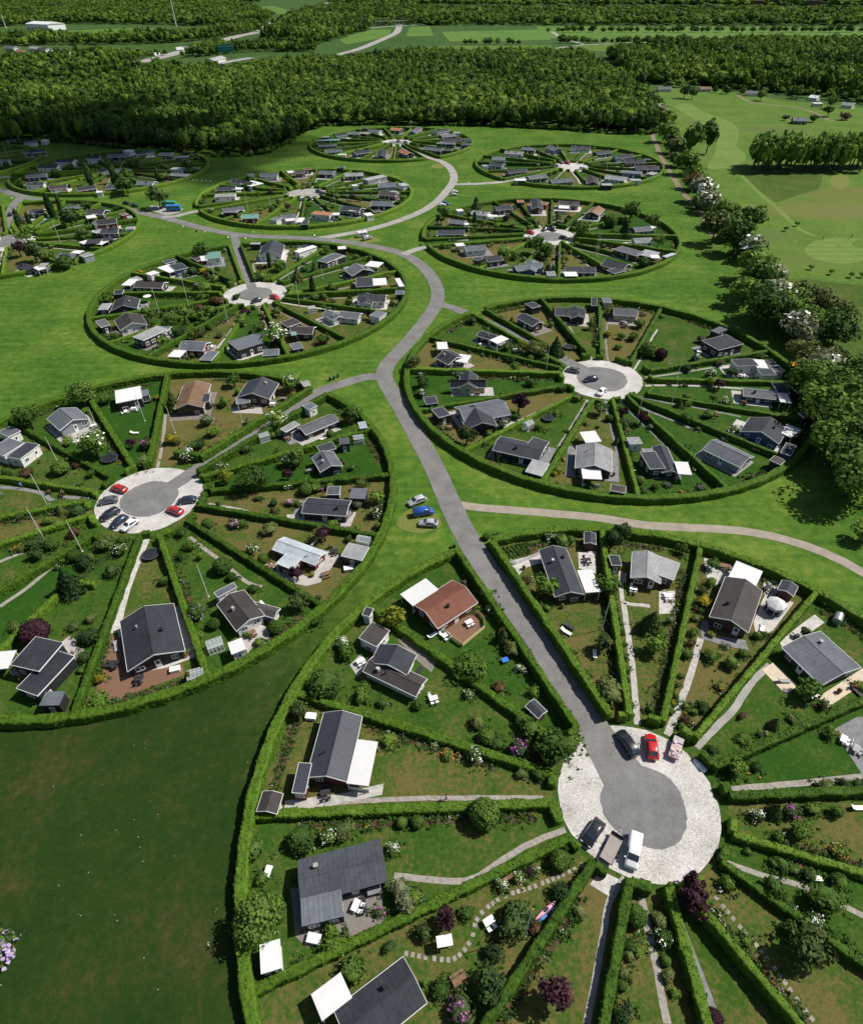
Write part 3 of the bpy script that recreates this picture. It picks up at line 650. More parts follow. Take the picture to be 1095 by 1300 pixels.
        if windows and not (b['t'] == 'f' and b['roof'] == 'W' and i > 0) and (i == 0 or windows > 1):
            used = False
            for sx, sy, ln, off in ((0,-1,li,wi), (0,1,li,wi), (1,0,wi,li), (-1,0,wi,li)):
                ang = math.atan2(sy, sx)+math.pi/2; wa = a0+ra+math.atan2(sy, sx); wx, wy = b['c'].x+math.cos(wa)*off, b['c'].y+math.sin(wa)*off
                facing = -(math.cos(wa)*wx+math.sin(wa)*wy)/math.hypot(wx, wy)
                if facing < -.25: continue
                if kind == 'shed':
                    if not used and 2*ln > 1.3: add_window(root, *(M @ Vector((sx*off, sy*off, 0))).xy, ra+ang, .03, .8, 1.75, True); used = True
                    continue
                n = max(1, int(2*ln/2.3)); 
                for q in range(n):
                    p = M @ Vector((sx*(off+.012)+(0 if sx else (-ln+(q+.5)*2*ln/n)), sy*(off+.012)+(0 if sy else (-ln+(q+.5)*2*ln/n)), 0))
                    if i == 0 and not used and facing > .2 and q == n//2: add_window(root, p.x, p.y, ra+ang, .05, .95, 2.0, True); used = True
                    elif random.random() < .85: add_window(root, p.x, p.y, ra+ang, .85 if random.random() < .75 else .15, random.choice((1.1, 1.3, 1.5)), 1.05)
    rn, wn = ROOF[b0['roof']][0], WALL[b0['wall']][0]
    if kind == 'shed': tag(root, f"{rn} roofed {wn} shed{extra}", 'shed', 'garden sheds', at=(x0, y0))
    else:
        feat = ' with white terrace' if any(b['roof'] == 'W' for b in bl[1:]) else (f" with {ROOF[bl[1]['roof']][0]} annexe" if len(bl) > 1 else '')
        tag(root, f"{rn} roofed {wn} cottage{extra}{feat}", 'house', 'allotment cottages', at=(x0, y0), nozone=True)
    HOUSES.append((x0, y0, max(max((b['c']-b0['c']).length+math.hypot(b['L'], b['W'])/2 for b in bl), 2), kind, a0, b0['L'], b0['W']))
    return root
HD = """
d1 g 545 262 700 165 597 327 R r;f 450 197 549 135 503 238 W @2.5
d1 g 328 452 532 548 505 590 D w;g 440 392 402 468 512 432 K w;f 290 365 341 304 358 400 D w
a8 g 291 438 246 618 193 617 P r;f 331 518 389 525 299 637 W @2.5;f 172 582 153 664 206 585 P r
d5 g 358 556 798 440 348 455 H k @3.1;f 370 655 580 605 382 797 G k @2.6
d5 g 957 1057 590 1345 895 955 K k;f 425 1150 578 1035 488 1276 W @2.4
d2 g 402 142 498 400 322 168 K n;f 536 282 618 276 578 405 W
a7 g 491 86 488 160 447 95 L n;f 529 104 581 122 530 158 L n
d3 g 503 300 427 507 315 498 D n;f 455 208 588 262 432 294 W @2.4
d3 g 794 587 997 776 695 655 G t @3.2
c5 g 318 203 388 264 318 322 G g
c5 f 615 110 749 84 622 176 W k @2.8;f 745 108 792 99 757 142 G k
a5 g 523 48 501 110 555 85 B n;f 533 86 562 83 531 108 K n
c6 g 375 35 322 116 462 68 K n;f 240 140 310 130 214 178 G n @2.2
c6 g 575 303 747 231 595 335 G k;f 468 303 540 262 499 318 L k @2.3
c6 g 683 415 730 490 622 437 G k;f 655 390 735 368 690 420 K k
c6 g 592 682 820 698 577 735 K k @3.0;f 715 598 780 598 712 640 G k
c8 g 478 180 692 257 655 300 S r;f 523 243 595 272 487 300 S r
c8 g 240 444 339 573 165 483 D w;g 345 500 475 535 430 558 D w;f 163 440 258 390 182 462 G w
c7 g 770 376 820 636 640 455 K k
c7 f 55 690 190 540 212 720 K k @3.3;f 88 817 290 610 205 852 K k @2.55;f -20 625 88 615 -15 715 W @2.3
c5 f 35 462 140 385 85 492 K w @2.7;f 45 362 130 388 -35 440 G w @2.9
c1 g 635 108 718 152 585 118 K k
c1 g 800 75 950 82 870 122 K k;g 900 70 915 120 5 K k
c2 g 70 84 185 92 50 110 G y
c2 f 493 235 610 207 582 279 K k @3
c2 f 632 325 735 322 655 358 K w @2.8;f 735 325 790 328 762 366 W @2.6;f 785 330 830 328 812 356 K w;f 815 360 860 356 835 385 K w;f 757 372 825 371 777 402 K w
c2 g 690 470 845 488 690 500 G b;f 852 487 905 492 857 528 W;f 828 437 885 440 850 486 K b
c4 g 815 116 768 187 680 158 K b;f 895 150 966 180 868 196 W
c4 g 518 229 705 317 465 270 G g
c4 g 265 252 318 380 225 268 K k;f 166 290 238 286 172 376 K k @2.7;f 334 336 402 340 340 397 W
c3 g 998 240 995 352 905 252 L k;f 920 190 998 183 916 246 W;f 928 367 1023 372 926 420 W
c3 g 510 230 740 282 520 207 K k @3.1;f 690 215 770 240 650 250 K k;f 690 325 770 347 640 382 L k
c3 g 325 80 550 38 320 62 G k;g 393 52 437 142 498 130 K k
c1 g 277 440 457 438 275 478 K y @3.9;g 372 392 366 455 5 K y @3.8
c1 g 247 292 312 326 205 330 K k;f 326 310 383 318 313 348 W;f 210 252 262 250 200 288 W n
c1 g 425 202 512 228 400 216 K k;f 530 217 570 235 492 250 W
b7 f 770 128 866 118 788 166 T w @2.9;f 736 140 776 135 746 180 W r @2.7;f 680 155 736 142 690 189 D r @2.6
b7 f 545 207 622 190 585 240 K b @2.8;f 470 222 542 200 532 258 W;f 500 186 570 166 512 200 K b
b7 g 340 320 518 327 322 346 D k;f 292 294 352 296 257 334 W
b7 g 272 398 250 458 190 460 K k;f 125 450 183 447 107 490 L k
b7 g 275 506 312 570 192 540 D w
b7 f 315 660 470 590 375 686 L k @2.9;f 462 592 560 596 500 640 G k
b7 g 625 690 780 700 590 738 G r;f 577 741 655 746 557 785 W
b8 f -60 690 98 642 -55 768 G k @3;f 98 641 165 645 92 716 G k @2.9
b8 f 275 567 360 540 320 598 D k @2.9;g 345 600 490 605 390 640 D k;f 345 625 375 622 362 650 T k
b8 g 570 492 645 530 530 515 G w;g 655 505 785 520 720 545 G w
b8 g 768 395 945 400 770 435 K w;g 823 380 812 440 5 K w
b8 f 755 285 858 280 760 343 K k @2.9;f 860 291 945 287 862 335 W w @2.9
b8 g 747 195 800 230 860 212 G k;f 845 180 930 190 872 218 W
b8 f 510 178 618 130 562 196 G k @2.9;f 622 128 690 148 590 172 G k
b8 f 365 118 480 80 395 128 W w @2.8;f 380 82 450 76 392 94 K w
b8 g 228 45 205 112 140 140 K w @4.6
b5 g 130 132 196 138 150 156 G k
b5 g 80 183 190 181 6 K n
b5 g 225 102 290 110 5.5 L w;f 285 125 325 125 3 W
b5 g 315 86 382 80 6 K k
b5 g 485 52 490 88 464 85 K n;f 500 72 530 75 5 B r
b5 g 577 62 660 66 6 D n;f 577 82 620 84 577 94 W
b5 g 740 84 712 108 768 95 B k
b5 g 880 172 950 166 6 G b;f 938 168 965 175 4 W
b5 g 882 216 955 213 6 L w
b5 f 835 248 930 275 820 268 G n;f 932 262 990 275 910 285 L n;f 948 284 985 285 957 298 W
b5 g 770 300 860 322 8 K n;f 772 347 815 336 800 362 K n
b5 g 600 334 725 334 6 K k;f 595 354 648 354 597 372 W
b5 g 395 330 505 315 5.5 G b;g 470 302 458 342 5 G b
b5 g 190 250 275 242 6 G w;f 150 238 185 235 160 250 W
b5 g 275 294 340 286 5.5 K n;f 230 302 265 298 3 K n
b2 g 205 132 300 150 7 K w;f 292 142 345 155 290 170 W
b2 g 125 172 215 168 6 K k;f 205 178 245 180 4 W
b2 f 120 212 215 208 6 L w
b2 g 152 272 245 260 6 G k;f 165 285 225 285 4 G k
b2 g 243 299 318 296 6 T r
b2 g 425 300 490 296 6 G w;f 388 325 420 312 4 G w;f 445 326 490 322 4 W
b2 f 575 290 660 298 5 O w;f 665 297 695 297 4 W w
b2 g 712 256 800 268 7 K k;f 745 276 790 278 5 W
b2 g 845 235 945 238 7 G k
b2 g 885 190 965 198 6 D r;f 935 192 960 198 3 S r
b2 g 872 155 955 150 7 G g
b2 f 815 138 905 118 5 L g
b2 g 720 108 805 104 6 L k
b2 g 605 95 672 98 6 G k
b2 g 490 95 535 92 6 D r;f 455 103 485 100 5 W w
b2 f 530 88 562 86 5 R r
b2 g 330 108 410 106 6 G w
b3 g 205 112 268 105 6 K w
b3 g 285 98 355 100 6 G k;f 365 105 400 110 5 L k
b3 g 405 85 470 90 6 G w
b3 g 535 75 590 80 6 O n
b3 g 690 70 650 98 6 G k
b3 g 785 92 858 80 6 K w
b3 g 815 118 900 110 7 G k
b3 g 832 142 940 138 6 K k
b3 f 795 165 900 168 5 G k
b3 g 725 185 830 197 6 G n
b3 g 592 200 640 220 6 O k
b3 g 480 200 470 235 6 K k
b3 g 310 215 405 202 6 K k
b3 g 145 205 245 200 6 G k
b3 f 110 182 215 178 5 G k
b3 f 105 150 235 146 5 T k
b3 f 955 145 995 145 5 K w
b3 f 940 175 990 170 4 K k
b4 g 215 110 312 115 5.5 L w
b4 g 305 90 378 95 6 G k
b4 g 455 78 500 95 7 G g
b4 g 570 82 672 85 6 K w
b4 g 695 115 770 105 6 K k
b4 g 800 135 895 125 6 K w
b4 g 850 155 960 155 7 K k
b4 g 912 190 1035 190 7 K k
b4 f 840 220 945 228 6 G b
b4 g 755 238 865 250 7 L w
b4 g 678 242 685 275 6.5 D n
b4 g 455 265 570 255 6 G k
b4 g 335 245 430 235 6 G k;f 265 265 325 265 4 W
b4 g 225 213 325 203 6 K k
b4 g 140 170 208 178 6 K b
b4 g 145 142 215 142 6 G w
b1 g 180 250 270 250 7 K w
b1 g 262 225 345 228 6 K w
b1 g 118 297 215 290 6 G k
b1 g 120 335 205 332 5 K w
b1 g 225 350 308 342 6 D w
b1 g 350 358 438 345 6 K r
b1 g 485 350 540 342 6 K n
b1 g 640 325 715 328 7 G g
b1 f 785 295 870 300 6 L r
b1 f 795 268 850 268 5 W w
b1 g 400 212 462 208 6 K w
b1 g 500 203 588 200 6 G k
b1 g 625 192 705 182 6 K w
b1 g 740 195 800 195 6 G k
b1 f 815 215 872 212 5 L k
b1 f 580 185 612 187 5 W w
b6 g 150 545 245 570 118 572 K k;f 238 572 298 556 262 598 W;f 300 542 360 538 330 570 L k
b6 g 430 465 560 470 6 G k;f 530 458 595 462 4 W
b6 f 575 388 655 366 600 402 W k @2.6;f 640 368 745 360 690 398 K k @2.8;f 695 402 750 374 720 416 W;f 750 370 825 362 5 K k
b6 g 740 285 870 282 7 K k;f 665 312 730 292 690 325 L k
b6 g 700 230 850 215 6 K r;f 680 250 740 240 4 G w
b6 g 640 145 770 150 7 K k;f 625 195 695 185 640 215 W
b6 f 450 142 600 127 5 G k
b6 g 215 150 320 145 6 K k
b1 g 25 125 100 120 6 K w
b1 g 110 142 170 138 6 G w
b1 g 130 185 210 178 6 K n
b1 f 100 195 130 192 5 R r
b1 f 0 232 45 228 6 G w
b1 f 195 137 218 137 5 W w
"""
SD = """
d2 g 274 1010 346 1078 246 1036 K n
d2 g 608 63 610 125 574 70 K n
d2 f 712 197 766 197 714 252 K n
d3 g 732 312 708 360 690 298 K n
d1 f 318 245 346 252 303 275 K w
d5 g 225 98 192 202 180 92 D n
d5 f 162 893 262 863 175 1038 W w
c5 f -10 330 55 298 58 350 G w
c7 f 245 835 350 832 225 910 G k
c8 f 832 193 932 215 797 258 L n
c8 f 232 690 300 664 258 742 W w
c6 f 583 183 625 163 608 208 G w
c6 f 835 605 918 608 828 660 G k
c6 f 575 60 610 52 585 85 L n
c6 f 770 350 822 345 785 382 G k
c6 f 868 268 905 262 880 300 S n
c1 f 650 60 692 50 668 86 K k
c1 f 980 30 1008 32 978 68 K k
c1 f 1030 30 1070 30 1032 55 G y
c1 f 145 525 205 518 160 560 K k
c2 f 533 187 578 166 580 199 G k
c2 f 910 450 955 445 915 490 D n
c4 f 808 328 833 306 858 356 D n
c4 f 862 290 890 242 910 312 K b
c4 f 950 95 985 90 965 125 G k
c4 f 22 447 95 460 20 480 D n
c4 f 98 217 158 214 100 250 L w
c3 f 185 78 240 63 210 122 K k
b7 f 395 258 450 240 425 272 W w
b7 f 80 560 140 545 112 600 G k
b7 f 790 748 860 752 745 805 G k
b7 f 205 365 260 360 215 390 K k
b8 f 170 742 270 735 178 780 G k
b8 f 335 705 400 692 358 740 G k
b8 f 840 522 890 492 885 548 G w
b8 f 1008 365 1060 365 1015 390 G k
b8 f 1000 290 1030 287 1000 345 W w
b8 f 92 62 155 62 92 74 L k
b8 f 640 88 690 85 650 105 W n
b5 f 525 352 560 352 530 370 L w
b5 f 405 60 432 60 408 70 O k
b5 f 155 98 180 96 150 108 W w
b5 f 1000 290 1040 276 1012 296 S b
b2 f 510 314 535 314 510 335 W w
b2 f 805 295 838 290 815 308 W w
b2 f 850 285 885 280 3 D r
b2 f 690 80 718 80 4 K k
b2 f 270 115 300 112 4 L w
b2 f 980 155 1005 165 4 S w
b2 f 755 165 780 163 3 W w
b2 f 540 325 535 345 3 K k
b3 f 890 105 930 105 4 L w
b3 f 360 78 395 78 4 K n
b3 f 620 72 640 72 3 R r
b3 f 835 205 885 207 3 D n
b3 f 130 130 170 128 4 L k
b3 f 225 232 270 232 3 W w
b4 f 95 190 120 188 4 L w
b4 f 985 235 1015 225 4 L g
b4 f 885 265 940 265 4 L w
b4 f 730 290 785 290 4 L k
b4 f 270 262 325 258 4 L w
b4 f 960 155 990 155 4 K k
b1 f 275 375 315 372 3 R r
b1 f 445 378 475 375 3 W w
b6 f 880 185 930 175 4 B r
b6 f 930 205 965 200 4 L k
b6 f 920 285 985 280 4 L w
b6 f 595 490 670 470 4 L g
b6 f 1015 665 975 645 3 L g
"""
for k_, ln in enumerate([l for l in HD.strip().split('\n') if l.strip()]):
    house(ln, windows=2 if spec(ln)[0]['c'].y < 260 else 1)
for ln in [l for l in SD.strip().split('\n') if l.strip()]:
    house(ln, kind='shed', windows=1 if spec(ln)[0]['c'].y < 200 else 0)
# ------------------------------------------------------------------ ring hedges, lawns, hubs
SEG = dict(
 F="p 578 700 738 935;p 622 688 775 918;p 767 706 797 911;p 887 700 840 918;p 1030 760 880 940;p 1095 890 905 975;p 1095 1005 925 1012;p 1095 1110 930 1060;p 1095 1225 915 1095;p 1010 1300 860 1120;p 895 1300 845 1125;p 765 1300 797 1120;p 638 1268 753 1095;p 330 1255 722 1064;p 325 1035 700 1020;p 375 880 710 985;p 515 803 690 931",
 L="p 407 487 255 583;p 425 497 252 602;p 213 479 190 596;p 116 510 173 600;p 31 544 152 612;p 0 607 126 626;p 0 657 112 636;p 0 692 114 655;p 0 752 119 682;p 7 822 90 740;p 100 893 178 680;p 260 850 203 682;p 406 768 238 661;p 482 682 252 643;p 496 604 268 624;p 472 546 258 608",
 R="c1 430 80 840 315;c1 385 112 862 375;c1 728 45 965 325;c1 1018 50 1030 330;c2 300 75 150 345;c2 810 292 240 385;c2 930 440 250 422;c4 1020 140 200 0;c4 880 320 110 10;c4 580 470 95 20;c4 150 500 25 30;c3 740 430 985 30;c3 380 270 880 15;c1 240 575 860 470;c1 150 395 855 415;c1 190 235 860 390",
 C="b7 920 70 1010 310;b8 25 75 115 300;b7 590 155 950 320;b7 350 270 900 355;b7 210 395 900 390;b7 195 530 900 425;b7 190 690 930 455;b7 450 775 985 470;b7 850 790 1050 475;b8 320 765 170 460;b8 700 680 235 445;b8 890 500 300 420;b8 1060 365 310 410;b8 1050 240 330 400;b8 880 145 250 330;b8 600 70 200 310",
 D="b5 35 222 435 200;b5 58 248 440 218;b5 35 172 440 188;b5 90 115 440 180;b5 300 62 470 168;b5 400 58 490 165;b5 548 52 545 165;b5 720 72 600 170;b5 950 110 645 180;b5 1060 215 650 205;b5 1030 275 640 222;b5 970 320 640 240;b5 800 362 585 238;b5 575 382 580 240;b5 385 370 520 240;b5 240 348 460 228")
LANE = dict(A=('b3',770,262), E=('b4',222,283), B=('b2',40,283), H=('b1',48,318), I=('p',15,272), J=('p',-60,215))
HUBPX = dict(F=(814.5,1033), L=(190,633), R=(764,481), C=(324,373), D=(698,300), B=(389,246), A=(503,181), E=(724,212), H=(148,218), I=(11,308))
HUB = {k: G(*v) for k, v in HUBPX.items()}; HUB['F'] = (29.1, 40.0); HUB['J'] = RINGS['J']
WEDGES = {}
def ringset(k):
    c = RINGS[k]; hub = HUB[k]; sp = []
    if k in SEG:
        for i, s in enumerate(SEG[k].split(';')):
            t = s.split(); q = list(map(float, t[1:])); o = Vector(Z(t[0], q[0], q[1], .9)); n = Vector(Z(t[0], q[2], q[3], .9)); d = (o-n).normalized()
            m = n-Vector(c); b_ = m.dot(d); tt = -b_+math.sqrt(max(0, b_*b_-(m.length_squared-55.9**2))); o = n+d*tt
            hd = n-Vector(hub)
            if hd.length < 11.9: n = Vector(hub)+hd.normalized()*12.2
            sp.append((math.atan2(o.y-c[1], o.x-c[0]), n, o, i < 2))
    else:
        l = LANE[k]; p = Z(l[0], l[1], l[2]); la = math.atan2(p[1]-c[1], p[0]-c[0])
        an = [la-R_(4.5), la+R_(4.5)]+[la+R_(4.5+i*(351/16)) for i in range(1, 16)]
        for i, a in enumerate(an):
            o = Vector(c)+Vector((math.cos(a), math.sin(a)))*55.9; d = (Vector(hub)-o).normalized(); n = Vector(hub)-d*12.3
            sp.append((a, n, o, i < 2))
    lane = [s for s in sp if s[3]]; a, b = sorted([s[0] % (2*math.pi) for s in lane])
    if b-a > math.pi: a, b = b-2*math.pi, a
    sp.sort(key=lambda s: (s[0]-b+1e-6) % (2*math.pi))      # starts at the lane and goes round counter-clockwise
    return c, hub, sp, (a, b)
for k in RINGS:
    c, hub, sp, (la, lb) = ringset(k); far = c[1]
    ds, jit = (.26, .085) if far < 120 else ((.38, .085) if far < 240 else ((.6, .09) if far < 320 else (.9, .09)))
    ds = .32 if k == 'R' else ds
    hh = 1.9
    # outer hedge, open at the lane
    gap = .035
    pts = arc(c, RR-.55, lb+gap*.2, la+2*math.pi-gap*.2)
    o = put('ring_hedge', hedge_mesh([pts], 1.65, hh, ds, jit)); tag(o, f"long curved clipped hedge closing the rim of the {PHRASE[k]}", 'hedge', 'outer hedges of the garden rings')
    # spokes
    n = len(sp)
    for i, (a, inn, out, isl) in enumerate(sp):
        nx = sp[(i+1) % n]; da = (nx[0]-a) % (2*math.pi); paths = [[inn, out]]
        ha = math.atan2(inn.y-hub[1], inn.x-hub[0]); hb = math.atan2(nx[1].y-hub[1], nx[1].x-hub[0]); hd = (hb-ha) % (2*math.pi)
        if not (isl and nx[3] and da < .4) and hd < 1.2:
            r0 = (inn-Vector(hub)).length; paths.append(arc(hub, max(12.2, r0-.1), ha+.02, ha+hd*(.42 if i % 3 else .55), .8))
        xy = (inn+out)/2
        o = put('hedge_spoke', hedge_mesh([[(p[0]-xy.x, p[1]-xy.y) for p in q] for q in paths], random.uniform(.95, 1.4), random.choice((1.35, 1.5, 1.6, 1.7, 1.85, 2.1)), ds, jit), None, (xy.x, xy.y, random.uniform(-.01, .01)))
        tag(o, f"clipped hedge spoke, lane-side, pointing to {clock(out.x, out.y, k)}, {PHRASE[k]}" if isl else f"clipped hedge spoke pointing to {clock(out.x, out.y, k)}, {PHRASE[k]}", 'hedge', 'hedges between the gardens')
    # lawns: one sheet per ring, each garden with its own dryness
    vs, fs, tone = [], [], []; WEDGES[k] = []
    for i, (a, inn, out, isl) in enumerate(sp):
        nx = sp[(i+1) % n]; da = (nx[0]-a) % (2*math.pi); t = random.random()
        if k == 'F': t = [0.35,.5,.72,.5,.7,.8,.75,.6,.75,.35,.72,.2,.45,.85,.68,.78,.35][i % 17]
        ns = max(2, int(da/.08)); o = len(vs)
        for q in range(ns+1):
            aa = a+da*q/ns; ii = inn.lerp(nx[1], q/ns); vs += [(ii.x, ii.y, 0), (c[0]+56.6*math.cos(aa), c[1]+56.6*math.sin(aa), 0)]; tone += [t, t]
        fs += [(o+2*q, o+2*q+1, o+2*q+3, o+2*q+2) for q in range(ns)]
        WEDGES[k].append((a, da, inn, nx[1], out, nx[2], isl and nx[3] and da < .4))
    # the middle under the hub
    o = len(vs); vs.append((hub[0], hub[1], 0)); tone.append(.5)
    for q in range(49): vs.append((hub[0]+13.5*math.cos(q*math.pi/24), hub[1]+13.5*math.sin(q*math.pi/24), -.004)); tone.append(.5)
    fs += [(o, o+1+q, o+2+q) for q in range(48)]
    me = bpy.data.meshes.new('lawn'); me.from_pydata(vs, [], fs); me.materials.append(M_LAWN)
    at = me.attributes.new('tone', 'FLOAT', 'POINT'); at.data.foreach_set('value', tone); struct('garden_lawn', me, .035)
    # verge with mowing marks round the ring
    vs, fs, uv = [], [], []
    for q in range(181):
        t = 2*math.pi*q/180
        for r in (55, 66+1.5*math.sin(3*t+c[0])): vs.append((c[0]+r*math.cos(t), c[1]+r*math.sin(t), 0)); uv.append((q*.3, r))
    fs = [(2*q, 2*q+1, 2*q+3, 2*q+2) for q in range(180)]
    me = bpy.data.meshes.new('verge'); me.from_pydata(vs, [], fs); me.materials.append(M_VERGE); ul = me.uv_layers.new(name='UVMap')
    for l in me.loops: ul.data[l.index].uv = uv[l.vertex_index]
    struct('mown_verge', me, .012+.0008*list(RINGS).index(k))
    # hub
    if k not in 'HBJ':
        disc('gravel_apron', hub[0], hub[1], 11.2 if k == 'F' else 11.6, M_GRAVEL, .060)
        ao = G(817, 1022) if k == 'F' else hub
        disc('turning_circle', ao[0], ao[1], 5.9 if k == 'F' else 6.3 if k != 'R' else 7.2, M_ASPHD if k not in 'E' else M_GRAVEL, .085)
    else: disc('turning_circle', hub[0], hub[1], 11 if k != 'H' else 9, M_PALE if k == 'B' else M_STONE, .060)
# ------------------------------------------------------------------ garden floors: patios, paths, beds
def near_house(x, y, pad=0.0):
    return any(math.hypot(x-h[0], y-h[1]) < h[2]*.8+pad for h in HOUSES)
PATIO = [M_STONE, M_STONEL, M_SLATE, M_WOODG, M_STONE, M_SLATE, M_PATHG]
for i, h in enumerate(HOUSES):
    if h[3] != 'cottage': continue
    k = ring_at(h[0], h[1])
    if not k: continue
    if k == 'F' or (k == 'L' and random.random() < .5): continue
    L, W = h[5]/2+random.uniform(.6, 1.8), h[6]/2+random.uniform(.8, 2.2); hub = HUB[k]; d = (Vector(hub)-Vector((h[0], h[1]))).normalized()*random.uniform(.4, 1.6)
    c, s = math.cos(h[4]), math.sin(h[4])
    poly('patio', [(h[0]+d.x+a*L*c-b*W*s, h[1]+d.y+a*L*s+b*W*c) for a, b in ((-1,-1),(1,-1),(1,1),(-1,1))], random.choice(PATIO), .056+.0004*(i % 25))
BEDPTS = []; PATHPTS = []
# traced paths of the two nearest rings: sheet, width, material, points
for ln in """
d2 1.0 s 795 462 840 800 872 1140
d2 .8 s 775 285 785 420 800 462 940 480
d3 1.1 s 275 600 200 850 105 1090
d3 1.1 p 625 735 540 815 430 970 250 1150
d6 .8 g 0 440 180 455 360 466 480 400 650 290 850 210
d6 .7 g -420 88 0 58 400 52 740 52
d6 .45 x 960 365 880 415 700 490 540 545 420 640 380 760 300 850 200 850 60 825
d7 .8 p 190 105 130 190 100 350 45 660
d7 .9 g 250 180 300 400 350 660
d7 .8 d 365 180 420 330 480 480 545 660
d7 .7 g 560 40 700 90 900 150 1095 250
d8 .9 g 205 715 480 690 800 660 1075 630
d7 .5 x 520 160 600 260 720 400 860 590 930 680
c7 1.7 P 780 20 745 110 670 300 615 520
c7 .9 g 520 0 370 90 240 200 160 270 0 380
c5 1.0 d 0 625 140 640 240 665 270 695 340 680 500 690
c5 .8 g 885 235 870 380 840 530
c8 .8 g 40 165 180 270 330 390 400 410
c6 .7 s 100 690 250 715 400 760 520 800
c7 .8 g 130 88 60 115 0 140
""".strip().split('\n'):
    t = ln.split(); q = list(map(float, t[3:])); pts = [Z(t[0], q[i], q[i+1]) for i in range(0, len(q), 2)]
    PATHPTS += [(p.x, p.y) for p in spline(pts, 1.0)]
    if t[2] == 'x':      # separate slabs laid in the grass
        C = spline(pts, .35); m = MB(); acc = 0
        for a_, b_ in zip(C[:-1], C[1:]):
            acc += (b_-a_).length
            if acc > .72: acc = 0; m.box(-.23, .23, -.27, .27, 0, .03, Matrix.Translation((b_.x, b_.y, .036)) @ Matrix.Rotation(math.atan2((b_-a_).y, (b_-a_).x)+random.uniform(-.15, .15), 4, 'Z'))
        struct('stepping_stone_path', m.mesh('slabs', M_PATHG)); continue
    ribbon('garden_path', pts, float(t[1]), dict(s=M_STONE, p=M_PALE, P=M_STONEL, g=M_PATHG, d=M_SLATE)[t[2]], .05, 1.5)
PATHPTS = np.array(PATHPTS)
def clear(p): return np.hypot(PATHPTS[:, 0]-p.x, PATHPTS[:, 1]-p.y).min() > 1.5 and not near_house(p.x, p.y, -1.0)
for k in RINGS:
    for wi, (a, da, ia, ib, oa, ob, lane) in enumerate(WEDGES[k]):
        if lane: continue
        # path along the second spoke towards the cottage
        if k not in 'FL' or RINGS[k][1] < 30:
            p0 = ia.lerp(ib, .74); d = (ob-ib).normalized(); q = Vector((-d.y, d.x)); q = q if (ia-ib).dot(q) > 0 else -q
            off = random.uniform(1.3, 2.0); t = random.uniform(.5, .72)
            pts = [p0-(ob-ib).normalized()*1.2, ib.lerp(ob, .12)+q*off, ib.lerp(ob, t*.6)+q*off, ib.lerp(ob, t)+q*(off+random.uniform(0, 1.5))]
            ribbon('garden_path', pts, random.choice((.6, .8, .9)), random.choice((M_STONE, M_PATHG, M_SLATE, M_PATHG, M_TRACK)), .048, 2.5)
        d = (oa-ia).normalized(); q = Vector((-d.y, d.x)); q = q if (ib-ia).dot(q) > 0 else -q
        w = random.uniform(1.0, 1.9)
        if (k, wi) in (): continue
        if random.random() < (.5 if k in 'FL' else .75):
            t0, t1 = random.uniform(.03, .2), random.uniform(.45, .9)
            pts = [ia.lerp(oa, t0+(t1-t0)*j/5)+q*(.45+w/2+random.uniform(-.15, .35)) for j in range(6)]
            ribbon('flower_bed', pts, w, M_SOIL, .042, 1.5) if all(clear(Vector(p)) for p in pts) else None; BEDPTS += [(k, p, w) for p in spline(pts, .6) if clear(p)]
        # rim bed
        if random.random() < .7:
            aa = a+da*random.uniform(.1, .4); ab = a+da*random.uniform(.6, .9); c = RINGS[k]
            pts = arc(c, 54.0, aa, ab, 2.0); ribbon('flower_bed', pts, 1.4, M_SOIL, .043, 1.5); BEDPTS += [(k, p, 1.3) for p in spline(pts, .6) if clear(p)]
for i, ln in enumerate("""
d5 G 318 600 790 590 800 800 405 905 345 850
d5 s 290 150 600 110 800 60 790 120 590 160 480 190 380 210 290 195
d7 P 55 130 95 75 165 110 135 180
d1 s 255 470 300 425 330 470 285 515
d1 G 440 372 490 355 600 440 570 500 500 440
d3 P 590 400 640 330 700 400 745 420 640 560 560 600 540 520
d3 P 290 190 430 230 425 290 370 330 310 320
d3 P 590 320 660 300 690 380 600 400
d3 S 270 500 310 510 320 580 500 610 515 660 400 640 280 600
d3 L 585 760 640 722 765 840 705 885
d3 L 855 905 1095 750 1095 830 915 950
d3 P 670 620 780 530 850 480 900 520 700 660
d2 P 140 235 330 190 340 240 240 270 200 330
d2 P 540 180 640 175 640 300 545 270
d2 P 990 400 1080 395 1075 520 990 525
d8 S 885 335 1040 250 1130 260 1130 640 1075 630 985 490
d8 G 885 335 930 310 1010 470 985 490
c7 B 590 545 690 545 720 740 975 690 985 745 490 925
c7 s 290 600 370 540 410 560 400 650 330 770 190 830 160 750
c8 s 400 290 500 300 640 370 730 230 790 260 690 390 620 408 500 380
c8 s 290 640 400 590 440 640 440 690 330 740
c6 s 500 745 580 740 810 785 850 730 860 735 830 805 520 790
c6 S 470 310 600 360 520 385 475 350
c5 s 320 330 460 270 480 320 420 400 340 360
c5 s 430 540 470 520
c6 s 215 190 370 180 380 225 220 220
a6 x 0 0 1 0 0 1
""".strip().split('\n')):
    t = ln.split(); q = list(map(float, t[2:])); pts = [Z(t[0], q[j], q[j+1]) for j in range(0, len(q), 2)]
    if len(pts) > 2 and t[1] in 'GsPSLB':
        me_n = 'wooden_terrace' if t[1] in 'GLB' else 'patio'
        poly(me_n, pts, dict(G=M_WOODG, s=M_STONE, P=M_STONEL, S=M_SLATE, L=M_WOODL, B=M_WOODB)[t[1]], .066+.0004*i)
